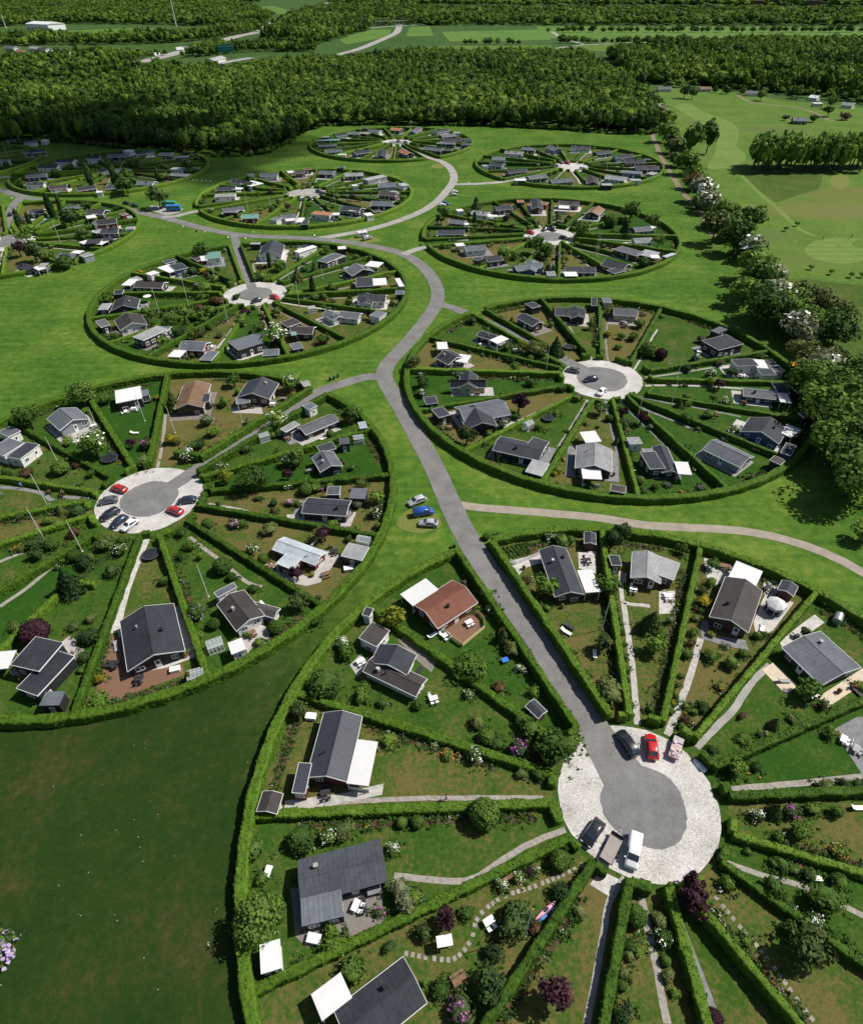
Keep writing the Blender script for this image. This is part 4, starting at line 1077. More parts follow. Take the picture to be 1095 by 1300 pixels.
# ------------------------------------------------------------------ traced plants: sheet, then kind x y r(px) quadruples (x, y = middle of the crown)
PLANTS = """
d1 Y 425 290 58 w 222 380 30 g 238 412 40 g 165 535 62 l 305 585 38 l 722 470 60 o 880 405 38 y 850 350 26 w 800 250 27 g 785 190 38 o 750 690 30 m 915 795 46 z 765 760 25 g 828 770 30 t 1035 775 75 w 737 815 36 o 918 885 25 g 985 890 30 q 918 685 24 w 580 778 17 g 120 300 28 g 520 620 26 l 380 615 22
d2 s 365 365 78 r 248 335 36 g 100 85 26 q 30 92 22 T 735 110 65 T 795 65 58 s 710 365 75 g 455 110 50 w 385 90 36 g 500 110 40 c 955 560 62 s 975 690 66 e 690 680 66 o 715 950 85 g 590 860 25 r 445 640 18 q 755 485 14 q 765 541 14 q 775 574 14 q 780 624 15 q 786 690 14 q 798 755 16 q 810 830 18 q 815 890 16 q 820 940 15 q 836 1030 15 q 841 1085 14 g 940 1050 26 g 988 1075 20 y 1068 1020 18 q 1050 1065 18 g 470 720 24 o 520 790 22 l 560 880 18 o 180 640 38 C 125 640 42 b 60 480 34 o 300 420 24 g 370 490 24 g 275 1150 70 l 660 1000 30
d3 g 330 315 30 y 293 405 35 o 285 355 26 g 275 455 20 o 250 495 22 l 240 567 26 r 225 622 22 q 205 680 20 x 328 575 24 l 330 688 34 g 430 715 44 q 490 675 20 g 565 582 28 i 405 640 14 y 137 925 16 q 120 962 14 g 200 938 20 g 240 970 22 r 200 1010 28 g 182 1040 24 s 820 855 60 l 640 660 22 g 600 580 18 q 160 835 11 q 150 885 11 q 172 785 10 g 330 1160 14 l 480 1115 18 m 490 985 16
d4 q 130 790 40 P 790 915 62 l 950 900 36 b 870 242 18 q 160 215 40 g 80 250 60 l 180 190 45 z 85 545 20
d5 g 375 330 70 w 510 330 44 o 600 295 54 q 890 262 26 q 972 257 30 y 705 285 12 g 130 395 60 t 150 745 120 t 90 800 80 w 845 390 36 v 880 600 58 v 905 660 50 l 960 640 36 g 640 1030 65 l 540 890 50 b 370 990 22 g 170 550 35 b 830 900 30
d6 q 450 128 68 q 822 362 42 w 535 480 32 w 620 445 30 b 862 298 22 P 258 655 58 b 590 670 78 b 830 510 50 m 335 1090 60 P 795 1015 82 T 470 970 80 g 360 622 34 b 490 820 42 r 700 700 30 b 620 640 50 b 150 720 50 g 230 1000 40 q 905 652 10 q 850 728 9
d7 P 455 190 56 q 232 250 32 w 335 328 34 o 320 268 28 q 200 358 16 o 208 402 18 q 176 515 16 b 180 620 34 q 345 420 15 o 358 475 23 l 378 540 16 l 575 128 22 g 755 135 42 g 960 178 52 w 912 268 30 e 890 360 72 l 655 345 14 b 850 620 20 g 790 50 24 g 830 70 22 z 855 70 16 g 900 90 24 g 1010 120 26 u 525 640 26 l 245 385 16 o 185 465 22 b 460 560 26
d8 w 405 870 42 m 630 850 46 g 765 835 42 g 910 850 42 g 685 975 62 l 345 1105 22 g 510 1180 30 g 560 1195 32 z 670 1220 20 b 740 1250 38 o 845 685 42 s 270 570 62 b 115 460 22 b 400 570 34 l 310 380 20 l 350 430 16 r 310 245 26 g 510 1180 20 b 1050 670 30 b 970 690 34
c5 t 145 250 72 t 430 130 74 q 318 518 38 h 490 388 80 l 360 375 30 m 780 388 38 o 768 480 48 C 920 160 42 y 912 365 40 b 945 378 24 w 1000 450 45 g 1040 400 38 s 482 552 24 r 135 550 36 q 35 545 22 r 260 646 16 r 325 672 14 r 438 690 18 y 340 648 13 b 412 745 48 b 185 925 40 x 110 948 28 q 275 925 32 r 392 862 38 o 560 918 46 q 650 908 22 g 968 865 36 g 1010 935 36 g 560 150 38 w 870 80 12 x 70 955 18 b 100 780 24 l 255 800 30
c6 t 228 48 42 h 530 58 55 h 450 252 55 t 830 222 62 k 92 252 36 q 725 325 20 t 330 555 82 t 555 445 58 w 505 592 28 o 610 578 28 r 612 602 30 m 672 605 26 q 600 612 34 i 520 680 26 q 435 682 18 r 435 720 18 b 355 658 18 q 92 790 28 i 235 785 34 q 272 788 22 o 415 815 48 s 965 650 48 w 960 728 42 q 972 800 20 g 840 498 24 v 862 692 26 g 75 640 30 g 290 400 32 l 250 110 24 l 120 310 36 g 180 160 34 b 45 380 36 l 780 505 16 b 150 690 16 q 560 690 16 l 740 790 30 l 870 810 24 g 905 585 14
c7 c 355 240 66 b 450 140 38 b 595 185 42 u 182 515 62 o 395 485 28 b 470 530 56 o 480 440 32 b 445 650 36 q 475 115 22 b 190 100 42 q 395 105 32 x 100 62 24 k 1045 400 48 o 80 480 30 b 620 60 20 g 430 720 24
c8 q 405 270 26 q 205 305 44 s 95 255 24 l 40 200 32 k 75 540 48 q 160 595 28 e 580 480 60 q 355 420 22 q 465 610 34 b 680 462 22 h 795 690 34 g 820 725 44 g 715 880 84 l 905 915 34 q 250 360 22 g 385 685 28 l 80 650 30 g 320 650 20 b 310 800 16
c1 o 385 140 28 w 140 505 28 e 100 350 44 o 700 280 60 c 805 270 42 g 680 448 30 P 622 548 56 o 560 272 30 m 915 525 22 y 1062 208 20 g 830 475 30 g 140 450 42 q 1012 255 12 q 1030 300 14 b 250 330 20 w 605 275 14
c2 q 240 275 36 u 298 298 27 l 545 428 30 y 42 200 20 m 155 222 15 g 195 150 30 b 425 370 20 o 578 338 22 g 110 210 24 g 90 260 20 w 185 60 14 b 640 385 26 g 555 505 12
c3 e 362 205 58 o 535 150 28 g 600 108 26 o 525 312 26 l 812 378 18 g 470 195 26 g 1010 160 13 g 440 235 26 g 720 160 28 b 970 455 20 g 590 335 12
c4 P 82 85 28 o 95 140 36 w 632 175 30 q 165 428 22 q 182 490 18 q 240 460 16 b 190 690 12
b7 t 740 115 58 y 755 240 26 y 845 268 18 y 367 250 22 b 690 235 34 r 785 262 20 l 770 342 38 r 842 425 44 g 412 502 52 t 640 500 58 t 548 558 56 b 605 625 38 g 810 490 52 l 715 522 42 q 800 595 20 m 735 632 32 k 205 648 36 s 505 690 46 g 155 405 42 g 760 405 36 o 690 770 26 q 652 268 12 l 520 478 24 g 430 570 34 r 740 470 26
b8 a 205 170 16 C 492 212 25 a 478 330 20 C 385 260 34 l 270 200 52 l 155 270 36 h 240 640 74 g 250 490 38 b 425 228 24 g 600 345 44 b 495 400 36 o 610 428 22 g 710 440 24 g 545 670 46 r 175 530 22 o 140 590 42 g 690 260 26 r 580 385 18 l 340 360 30 g 420 110 22 b 560 90 26 g 755 150 22 b 640 120 22 g 30 560 40 b 0 400 24
b5 C 238 75 20 a 232 135 9 t 105 110 28 b 210 110 18 t 672 180 38 t 872 105 42 c 850 175 26 s 985 225 28 t 485 240 42 t 530 265 36 k 575 285 16 k 540 335 24 g 265 322 18 g 355 302 20 l 355 265 34 q 925 315 20 q 790 145 24 t 960 145 32 l 395 285 22 o 435 300 14 g 770 130 22 l 590 270 14 b 650 155 22 y 290 245 8 b 680 310 10
b6 a 130 225 22 a 205 220 15 a 355 115 24 a 425 90 14 T 500 205 72 l 590 185 38 s 180 335 60 T 232 450 66 P 130 430 44 o 600 310 48 g 470 525 62 y 545 535 16 l 230 280 36 g 350 480 48 t 640 118 36 q 775 245 26 g 325 400 20 l 500 245 24 w 690 190 26 g 870 370 20
b1 a 520 285 14 t 580 340 44 T 728 392 48 C 635 250 16 a 725 292 9 l 765 300 22 T 868 250 28 a 405 292 14 w 890 210 13 w 912 272 16 q 260 290 16 g 95 340 20 g 600 240 24 g 760 258 22 t 580 300 30 g 320 260 20
b2 q 262 170 14 o 610 305 18 g 985 220 18 g 910 250 14 P 455 262 16 g 640 262 16 b 60 245 14 g 800 170 12 t 645 205 12 l 400 255 14 g 330 265 14 y 530 262 10 x 525 178 8
b3 g 570 105 10 b 430 250 8 g 250 130 8 g 920 140 8 l 350 130 8 g 380 215 8
b4 g 720 255 8 b 300 150 12 g 840 190 10 l 690 95 8 g 360 160 8 g 600 150 8
"""
for ln in PLANTS.strip().split('\n'):
    t = ln.split(); s = SH[t[0]]
    for i in range(1, len(t), 4):
        kd, x, y, r = t[i], float(t[i+1]), float(t[i+2]), float(t[i+3])/s[2]
        px, py = s[0]+x/s[2], s[1]+y/s[2]
        hr = KINDS[kd][5]; z = 1.0
        for _ in range(3):
            g = G(px, py, z); dist = math.sqrt(g[0]**2+g[1]**2+(CH-z)**2); rm_ = r*dist/CF/1.0; z = rm_*hr*.5
        rm_ = min(rm_*.98, 6)
        plant(kd, g[0], g[1], max(.35, rm_))
_p = G(0, 1222); plant('k', _p[0], _p[1], 3.3, 'big lilac flowering shrub at the corner of the dark meadow', at=False)
# more planting along the hedges and round the cottages
for k, n in dict(F=85, L=80, R=105, C=100, D=75, B=45, I=24).items():
    ws = [w for w in WEDGES[k] if not w[6]]
    for q in range(n):
        a, da, ia, ib, oa, ob, lane = random.choice(ws); t = random.uniform(.05, .96)**.8
        p0, p1 = (ia, oa) if random.random() < .5 else (ib, ob); d = (p1-p0).normalized(); e = Vector((-d.y, d.x)); e = e if ((ib+ob)/2 if p0 is ia else (ia+oa)/2).__sub__(p0).dot(e) > 0 else -e
        r = random.uniform(.45, 1.25) if random.random() < .8 else random.uniform(1.3, 2.1)
        p = p0.lerp(p1, t)+e*(.75+r*random.uniform(.8, 1.7))
        if near_house(p.x, p.y, .2) or abs(p.x) > p.y*.75+35 or np.hypot(PATHPTS[:, 0]-p.x, PATHPTS[:, 1]-p.y).min() < r+.4: continue
        plant(random.choice('bgloglrqwkpyvxCmbs' if r < 1.3 else 'tsYkPewlg'), p.x, p.y, r)
# scattered shrubs in the gardens further off
for k, n in dict(R=10, C=10, D=16, B=20, A=16, E=16, H=22, I=12, J=8, L=0).items():
    c = RINGS[k]; done = 0; tries = 0
    while done < n and tries < 900:
        tries += 1; r = random.uniform(17, 54); t = random.uniform(0, 6.28); x, y = c[0]+r*math.cos(t), c[1]+r*math.sin(t)
        if near_house(x, y, .6) or (abs(x) > y*.75+45): continue
        for (a, da, ia, ib, oa, ob, lane) in WEDGES[k]:
            if (t-a) % (2*math.pi) < da: break
        if lane: continue
        plant(random.choice('bgglloqqrwpm' if random.random() < .8 else 'tsYcP'), x, y, random.uniform(.8, 1.9)); done += 1
F_BED = foliage('bed_leaf', (0.022,0.058,0.010), (0.050,0.110,0.018), (0.10,0.17,0.035), 'tint', 1.0, 0.2)
for k in RINGS:
    P = np.array([(p.x, p.y, w) for kk, p, w in BEDPTS if kk == k])
    far = RINGS[k][1]; dens = 8 if far < 120 else 5 if far < 240 else 3
    S = [(x, y, r) for kk, x, y, r in SKIRT if kk == k]
    if not len(P) and not S: continue
    P = np.repeat(P.reshape(-1, 3), dens, 0); P = P[RNG.random(len(P)) < .62]; xy = P[:, :2]+RNG.normal(0, 1, (len(P), 2))*P[:, 2:3]*.36
    if S:
        S = np.repeat(np.array(S), 14 if far < 120 else 8, 0); t = RNG.uniform(0, 6.28, len(S)); q = S[:, 2]*RNG.uniform(.5, 1.55, len(S)); xs = S[:, :2]+np.stack([np.cos(t)*q*1.3, np.sin(t)*q], 1)
        xy = np.concatenate([xy, xs]); P = np.concatenate([P, S])
    hh = RNG.uniform(.1, .5, len(P))+.5*(RNG.random(len(P)) < .2)*RNG.random(len(P)); m = 10 if far < 120 else 6
    c = np.repeat(np.column_stack([xy, hh*.6]), m, 0)+RNG.normal(0, 1, (len(P)*m, 3))*np.repeat(hh, m)[:, None]*np.array([.45, .45, .4])
    c[:, 2] = np.maximum(c[:, 2], .08); N = unit(len(c)); N[:, 2] = np.abs(N[:, 2])+.4; N /= np.linalg.norm(N, axis=1, keepdims=True)
    V, Q = cards(c, N, .11 if far < 120 else .2)
    o = put('bed_plants', fastmesh('bed_plants', V, Q, F_BED, np.repeat(np.repeat(RNG.random(len(P)), m), 4))); o['kind'] = 'stuff'; tag(o, f"low leafy planting in the flower beds of the {PHRASE[k]}", 'plants')
    if far < 320:
        s = RNG.random(len(P)) < .05; cols = ['white', 'white', 'lilac', 'pink', 'yellow', 'white', 'orange', 'magenta']
        pick = RNG.integers(0, len(cols), len(P))
        for cn in sorted(set(cols)):
            z = s & np.array([cols[q] == cn for q in pick])
            if z.sum() < 2: continue
            cc = np.repeat(np.column_stack([xy[z], hh[z]+.08]), 5, 0)+RNG.normal(0, .14, (z.sum()*5, 3)); cc[:, 2] = np.maximum(cc[:, 2], .1)
            NN = unit(len(cc))*.5; NN[:, 2] += 1; NN /= np.linalg.norm(NN, axis=1, keepdims=True); V, Q = cards(cc, NN, .055 if far < 120 else .11)
            o = put('bed_flowers', fastmesh('bed_flowers', V, Q, B_[cn])); o['kind'] = 'stuff'; tag(o, f"small {cn} flowers dotted through the beds of the {PHRASE[k]}", 'flowers')
# ------------------------------------------------------------------ flagpoles
_pole = MB(); _pole.tube([(0,0,0), (0,0,.5), (0,0,1)], [.055, .05, .03], 8); _pole = _pole.mesh('pole', M_WHITE, True)
_knob = MB().lathe([(.02,0), (.07,.04), (.08,.09), (.05,.14), (.01,.16)], 8).mesh('knob', plain('gold_knob', (.5,.36,.08), .4)); _pbase = MB().lathe([(.28,0), (.28,.12), (.12,.16), (.1,.45)], 10).mesh('pole_base', M_STONE)
for ln in """
b6 445 395 392 155 315 530 268 375 258 228 238 155
b7 490 525 458 355 662 435 640 300 915 560 895 415 838 310 820 180
b8 330 290 322 155 545 290 545 210 398 465 385 315
c1 755 390 767 268 1003 235 1015 110
c2 338 345 355 220 375 410 393 300 347 540 362 430
c3 1012 170 1025 25
c4 145 150 165 5
c5 302 480 265 360 255 725 195 558 775 272 750 140 935 335 908 200 243 915 183 738 440 969 398 820 515 300 497 262
c6 272 265 255 150
c8 135 460 98 305
d2 672 612 697 450
d6 648 735 672 560
b5 208 205 207 155 735 290 742 140 728 280 733 190 625 300 630 235 500 165 497 95
b1 430 260 425 220 415 325 408 280 712 245 703 175 35 210 22 155
b2 272 275 267 205 380 280 378 215 675 250 672 165 592 120 590 75 682 140 680 70
b4 392 180 395 100 440 165 442 95 755 220 757 160 718 195 722 140
""".strip().split('\n'):
    t = ln.split(); q = list(map(float, t[1:]))
    for i in range(0, len(q), 4):
        x, y = Z(t[0], q[i], q[i+1]); s = SH[t[0]]; ty = s[1]+q[i+3]/s[2]
        hs = [(abs(PX(x, y, hh/10)[1]-ty), hh/10) for hh in range(30, 125)]; h = min(max(min(hs)[1], 5), 9.5)
        r = empty('flagpole', x, y); put('pole', _pole, r, (0,0,.1), 0, (1.25, 1.25, h)); put('knob', _knob, r, (0,0,h+.08), 0, 1.3); put('pole_base', _pbase, r)
        tag(r, "bare white flagpole", 'flagpole', 'white flagpoles in the gardens', at=(x, y))
# ------------------------------------------------------------------ cars
CARCOL = dict(black=(.016,.017,.020), red=(.50,.012,.012), white=(.78,.78,.77), silver=(.42,.43,.44), navy=(.018,.030,.055), blue=(.02,.09,.34), grey=(.10,.105,.11))
STA = dict(
 car=[(2.07,.70,.50,.60,.58), (1.88,.83,.66,.76,.70), (1.0,.87,.80,.96,.74), (.28,.88,.90,1.42,.60), (-1.15,.88,.92,1.45,.60), (-1.85,.86,.94,1.04,.70), (-2.07,.78,.80,.86,.70)],
 estate=[(2.2,.72,.50,.62,.6), (2.0,.85,.68,.8,.72), (1.05,.89,.84,1.02,.76), (.3,.90,.95,1.50,.64), (-1.6,.90,.98,1.52,.64), (-2.1,.88,.98,1.12,.74), (-2.3,.82,.85,.92,.74)],
 van=[(2.25,.78,.62,.75,.68), (2.05,.90,.85,.98,.78), (1.45,.92,.98,1.15,.80), (.75,.92,1.05,1.80,.74), (-2.2,.92,1.08,1.84,.76), (-2.32,.90,1.08,1.12,.84), (-2.4,.86,.9,.95,.84)])
_car = {}
def car_parts(kind):
    if kind in _car: return _car[kind]
    S = STA[kind]; m = MB(); vs = []
    for x, w, zs, zt, wt in S:
        z0 = .32 if abs(x) > 2 else .24
        vs += [(x,-w*.82,z0), (x,-w,.5), (x,-w*.985,zs), (x,-wt,zt-.02), (x,-wt*.6,zt+.015), (x,wt*.6,zt+.015), (x,wt,zt-.02), (x,w*.985,zs), (x,w,.5), (x,w*.82,z0)]
    n = 10; fs = [(i*n+k, (i+1)*n+k, (i+1)*n+(k+1) % n, i*n+(k+1) % n) for i in range(len(S)-1) for k in range(n)]+[tuple(range(n)), tuple((len(S)-1)*n+k for k in range(n))[::-1]]
    m.add(vs, fs); d = {'body': m}
    def quad(a, b, ia, ib, off):
        (x1, w1, s1, t1, u1), (x2, w2, s2, t2, u2) = S[a], S[b]; f = .07
        p = [(x1+(x2-x1)*f, -u1*ia, t1+(t2-t1)*f), (x1+(x2-x1)*f, u1*ia, t1+(t2-t1)*f), (x2-(x2-x1)*f, u2*ib, t2-(t2-t1)*f), (x2-(x2-x1)*f, -u2*ib, t2-(t2-t1)*f)]
        return MB().add([(x+off[0], y, z+off[1]) for x, y, z in p]+[(x+off[0]*.2, y, z+off[1]*.2-.02) for x, y, z in p], [(0,1,2,3), (7,6,5,4), (0,4,5,1), (1,5,6,2), (2,6,7,3), (3,7,4,0)])
    d['windscreen'] = quad(2, 3, .9, .92, (.03,.04)); d['rear_window'] = quad(5, 4, .88, .9, (-.035,.03))
    sw = {}
    for sg in (-1, 1):
        (x1, w1, s1, t1, u1), (x2, w2, s2, t2, u2) = S[3], S[4]
        if kind == 'van': x2 = x1-.75
        m = MB(); y0, y1 = sg*(w1*.985+.006), sg*(u1+.03)
        pts = [(x1+.42, y0, s1+.04), (x1-.02, y1+sg*.012, t1-.09), (x2+.05, y1+sg*.012, t1-.09), (x2-.25 if kind != 'van' else x2, y0, s1+.05)]
        m.add(pts+[(x, y-sg*.03, z) for x, y, z in pts], [(0,1,2,3), (7,6,5,4), (0,4,5,1), (1,5,6,2), (2,6,7,3), (3,7,4,0)]); sw[sg] = m.mesh('side_window', M_GLASS)
    tyre = MB(); tyre.tube([(0,-.11,0), (0,.11,0)], .32, 16); rim = MB(); rim.tube([(0,-.118,0), (0,.118,0)], .19, 12)
    xf = S[0][0]; hl = MB().box(-.1, .03, -.17, .17, -.07, .07).mesh('headlight', plain('lamp_lens', (.7,.72,.74), .15)); tl = MB().box(-.03, .05, -.1, .1, -.09, .1).mesh('tail_light', plain('tail_lens', (.3,.01,.01), .2))
    mir = MB().box(-.08, .08, -.09, .09, -.06, .06)
    _car[kind] = dict(body=m, d={k: (v.mesh(k, M_GLASS) if k != 'body' else v) for k, v in d.items()}, sw=sw, tyre=tyre.mesh('tyre', M_RUB), rim=rim.mesh('rim', M_STEEL), hl=hl, tl=tl, S=S, mir=mir); return _car[kind]
_body = {}
def paint(c):
    nm = 'car_paint_'+c
    if nm in MATS: return MATS[nm]
    m, nt, b = nmat(nm); b.inputs['Base Color'].default_value = (*CARCOL[c], 1); b.inputs['Roughness'].default_value = .3; b.inputs['Coat Weight'].default_value = .7; b.inputs['Coat Roughness'].default_value = .08
    MATS[nm] = m; return m
def car(kind, col, rx, ry, fx, fy, label, at=True, group='parked cars'):
    P = car_parts(kind); a = math.atan2(fy-ry, fx-rx); r = empty('van' if kind == 'van' else 'parked_car', (rx+fx)/2, (ry+fy)/2, .09, a)
    if (kind, col) not in _body:
        me = P['d']['body'].mesh('body', paint(col), True); _body[(kind, col)] = me
    o = put('body', _body[(kind, col)], r); put('windscreen', P['d']['windscreen'], r); put('rear_window', P['d']['rear_window'], r)
    for sg in (-1, 1): put('side_window', P['sw'][sg], r)
    S = P['S']; L = S[0][0]
    for sx in (L*.66, -L*.64):
        for sg in (-1, 1): w = put('wheel', P['tyre'], r, (sx, sg*.78, .32)); put('rim', P['rim'], w)
    for sg in (-1, 1):
        put('headlight', P['hl'], r, (S[1][0]+.08, sg*.58, .66)); put('tail_light', P['tl'], r, (S[-1][0]+.02, sg*.66, .8))
        mk = ('mirror', col)
        if mk not in _body: _body[mk] = P['mir'].mesh('mirror', paint(col))
        put('mirror', _body[mk], r, (S[2][0]-.15, sg*1.0, S[2][3]+.02))
    tag(r, label, 'van' if kind == 'van' else 'car', group, at=((rx+fx)/2, (ry+fy)/2) if at else None, nozone=True); return r
for ln in """
d4 495 272 415 148 estate black|black estate car beside the road mouth
d4 582 288 566 168 car red|bright red hatchback on gravel
d4 325 592 238 722 car black|black hatchback beside the flat trailer
d4 497 657 468 845 van white|white delivery van on gravel
c5 674 645 598 622 car red|red hatchback on upper gravel
c5 630 688 525 708 car grey|dark grey estate car
c5 642 740 527 805 estate black|long black estate car
c5 680 778 590 842 car navy|dark navy car beside the white car
c5 728 800 655 855 car white|white car beside the dark navy car
c5 1052 690 945 702 car navy|dark blue car by the lane
c5 980 768 890 732 car red|red car on lower gravel
c1 1012 430 940 442 car navy|dark blue car on the turning circle
c1 910 395 865 387 car grey|grey car parked by the lane end
c1 1045 482 1012 515 car white|white car on lower gravel
b8 145 425 108 436 car black|dark car on lower gravel edge
b8 212 400 272 418 car red|dark red car on gravel
b5 440 190 480 196 car red|red car at left gravel edge
b5 530 176 510 184 car black|black car at upper edge
b5 560 184 543 176 car navy|dark navy car at upper edge
b5 575 210 620 220 car black|black car at the right edge
b2 440 210 472 214 car silver|silver car on the hub
b2 520 228 536 228 car white|white car on the hub
b2 552 226 568 232 car black|black car on the lower hub
b2 588 190 612 196 car navy|dark car on the upper hub
b2 605 202 632 200 car black|black car on the right hub
b3 447 160 482 164 car red|red car on the hub
b3 568 158 578 150 car grey|grey car on the hub
b3 605 160 628 166 car black|black car on the hub
b4 468 194 498 188 estate black|black estate car on the hub
b4 508 178 534 170 car grey|grey car on the upper hub
b4 540 172 560 178 car red|dark red car on the upper hub
b4 615 202 640 208 car white|white car on the right hub
b1 462 278 495 272 car black|black car on the hub
""".strip().split('\n'):
    a, lab = ln.split('|'); t = a.split(); q = list(map(float, t[1:5])); car(t[5], t[6], *Z(t[0], q[0], q[1], .6), *Z(t[0], q[2], q[3], .6), lab)
for ln in """
a6 116 552 78 550 car silver|silver car parked on the grass below the blue van
a6 90 492 50 508 estate silver|silver grey estate car on the grass above the blue van
a6 62 530 110 522 van blue|bright blue van between two silver cars on the verge
b8 790 45 862 28 van silver|silver van parked on worn grass beside white caravan
b5 128 40 165 36 car silver|silver car on the grass inside the pale road bend
b5 132 28 168 24 car white|white car on the grass inside the pale road bend
b5 82 82 118 78 car white|white car on grass at the inner road edge
b5 98 72 130 76 car blue|pale blue car on grass at the inner road edge
b1 568 428 605 430 car black|black car parked beside the road near dark tree
b1 608 440 640 442 car black|black car nearest the road bank beside dark tree
b1 44 495 48 468 car navy|dark car standing on the side road far left
""".strip().split('\n'):
    a, lab = ln.split('|'); t = a.split(); q = list(map(float, t[1:5])); car(t[5], t[6], *Z(t[0], q[0], q[1], .6), *Z(t[0], q[2], q[3], .6), lab, at=False)
def wheel_pair(r, xs, hw, rad=.28):
    ty = MB(); ty.tube([(0,-.09,0), (0,.09,0)], rad, 14); ty = ty.mesh('tyre', M_RUB); ri = MB(); ri.tube([(0,-.1,0), (0,.1,0)], rad*.6, 10); ri = ri.mesh('rim', M_STEEL)
    for x in xs:
        for sg in (-1, 1): w = put('wheel', ty, r, (x, sg*hw, rad)); put('rim', ri, w)
def trailer():
    p = Z('d4', 405, 672, .6); q = Z('d4', 345, 795, .6); a = math.atan2(p[1]-q[1], p[0]-q[0]); r = empty('flatbed_trailer', (p[0]+q[0])/2, (p[1]+q[1])/2, .07, a); L = math.dist(p, q)/2
    MB().box(-L, L, -.85, .85, .55, .64).build('bed', deckwood('trailer_bed', (.32,.28,.26)), r)
    m = MB()
    for s in (-1, 1): m.box(-L, L, s*.85, s*.9, .5, .72) if s > 0 else m.box(-L, L, -.9, -.85, .5, .72)
    m.box(-L-.05, -L, -.9, .9, .5, .72); m.box(L, L+.05, -.9, .9, .5, 1.15); m.build('side_rail', M_BLACKM, r)
    m = MB(); m.tube([(L,-.5,.5), (L+1.1,0,.5)], .04, 6); m.tube([(L,.5,.5), (L+1.1,0,.5)], .04, 6); m.tube([(L+1.05,0,.5), (L+1.05,0,.06)], .04, 6); m.build('drawbar', M_STEEL, r); wheel_pair(r, [-.35, .35], .98)
    tag(r, 'empty flatbed trailer between black hatchback and white van', 'trailer')
    p = Z('d4', 708, 190, .6); q = Z('d4', 680, 285, .6); a = math.atan2(p[1]-q[1], p[0]-q[0]); r = empty('cargo_trailer', (p[0]+q[0])/2, (p[1]+q[1])/2, .07, a); L = math.dist(p, q)/2
    pk = plain('faded_pink_tarp', (.48,.36,.35), .8, .3, 2.5)
    m = MB(); m.box(-L, L, -.75, .75, .45, .95); m.build('box', pk, r)
    rr = random.Random(4); m = MB()
    for k in range(14): x, y, s = rr.uniform(-L*.85, L*.5), rr.uniform(-.6, .6), rr.uniform(.12, .3); m.box(-s, s, -s*.8, s*.8, 0, s*1.2, Matrix.Translation((x, y, .9)) @ Matrix.Rotation(rr.uniform(0, 3), 4, 'Z') @ Matrix.Rotation(rr.uniform(-.3, .3), 4, 'X'))
    m.build('load', plain('bundled_boards', (.55,.47,.44), .8, .4, 3), r); MB().box(L*.45, L, -.74, .74, .955, 1.12).build('cover', plain('grey_tarp', (.40,.38,.37), .8, .2), r); m = MB(); m.tube([(L,0,.5), (L+.6,0,.45)], .05, 6); m.build('drawbar', M_STEEL, r); wheel_pair(r, [0], .82)
    tag(r, 'pinkish loaded cargo trailer on gravel right of the red hatchback', 'trailer')
trailer()
def caravan(x, y, a, label, sc=1.0):
    r = empty('caravan', x, y, .03, a); m = MB()
    m.prism([(-1.05,.45), (1.05,.45), (1.08,1.9), (.9,2.35), (-.9,2.35), (-1.08,1.9)], -2.2, 2.2); m.build('body', M_WHITE, r)
    for s in (-1, 1): MB().box(-1.4, -.3, s*1.085-.02, s*1.085+.02, 1.25, 1.8).build('window', M_GLASS, r); MB().box(.5, 1.5, s*1.085-.02, s*1.085+.02, 1.25, 1.8).build('window', M_GLASS, r)
    MB().box(.0, .45, -1.11, -1.07, .5, 2.0).build('door', plain('caravan_door', (.62,.63,.63), .5), r); m = MB(); m.tube([(2.2,0,.5), (3.3,0,.5)], .05, 6); m.build('drawbar', M_STEEL, r); MB().box(-.4, .4, -.3, .3, 2.351, 2.45).build('roof_hatch', M_STONEL, r); wheel_pair(r, [0], .98)
    tag(r, label, 'caravan'); return r
p = Z('b8', 795, 20, .5); caravan(p[0], p[1], .35, 'white caravan on worn grass beside silver van')
def long_trailer(x, y, a, col, label, L=7.0):
    r = empty('works_trailer', x, y, .03, a); m = MB(); m.prism([(-1.2,.7), (1.2,.7), (1.25,2.6), (1.0,2.85), (-1.0,2.85), (-1.25,2.6)], -L/2, L/2); m.build('body', plain(col[0], col[1], .5, .15), r)
    MB().box(-L/2+.3, L/2-.3, -1.29, -1.255, 1.6, 2.2).build('window', M_GLASS, r); MB().box(-L/2, L/2, -1.1, 1.1, .45, .68).build('chassis', M_BLACKM, r); wheel_pair(r, [-L*.3, L*.28], 1.0, .4); tag(r, label, 'trailer')
p = Z('b1', 785, 440, .8); long_trailer(p[0], p[1], -.03, ('green_panel', (.05,.30,.17)), 'long green parked bus-like trailer behind the blue one')
p = Z('b1', 805, 458, .8); long_trailer(p[0], p[1], .05, ('blue_panel', (.03,.20,.46)), 'long blue parked bus-like trailer in front of the green one')
poly('parking_pad', [Z('b1', *q) for q in ((680,458), (700,440), (850,455), (830,475), (770,488))], M_PALE, .05)
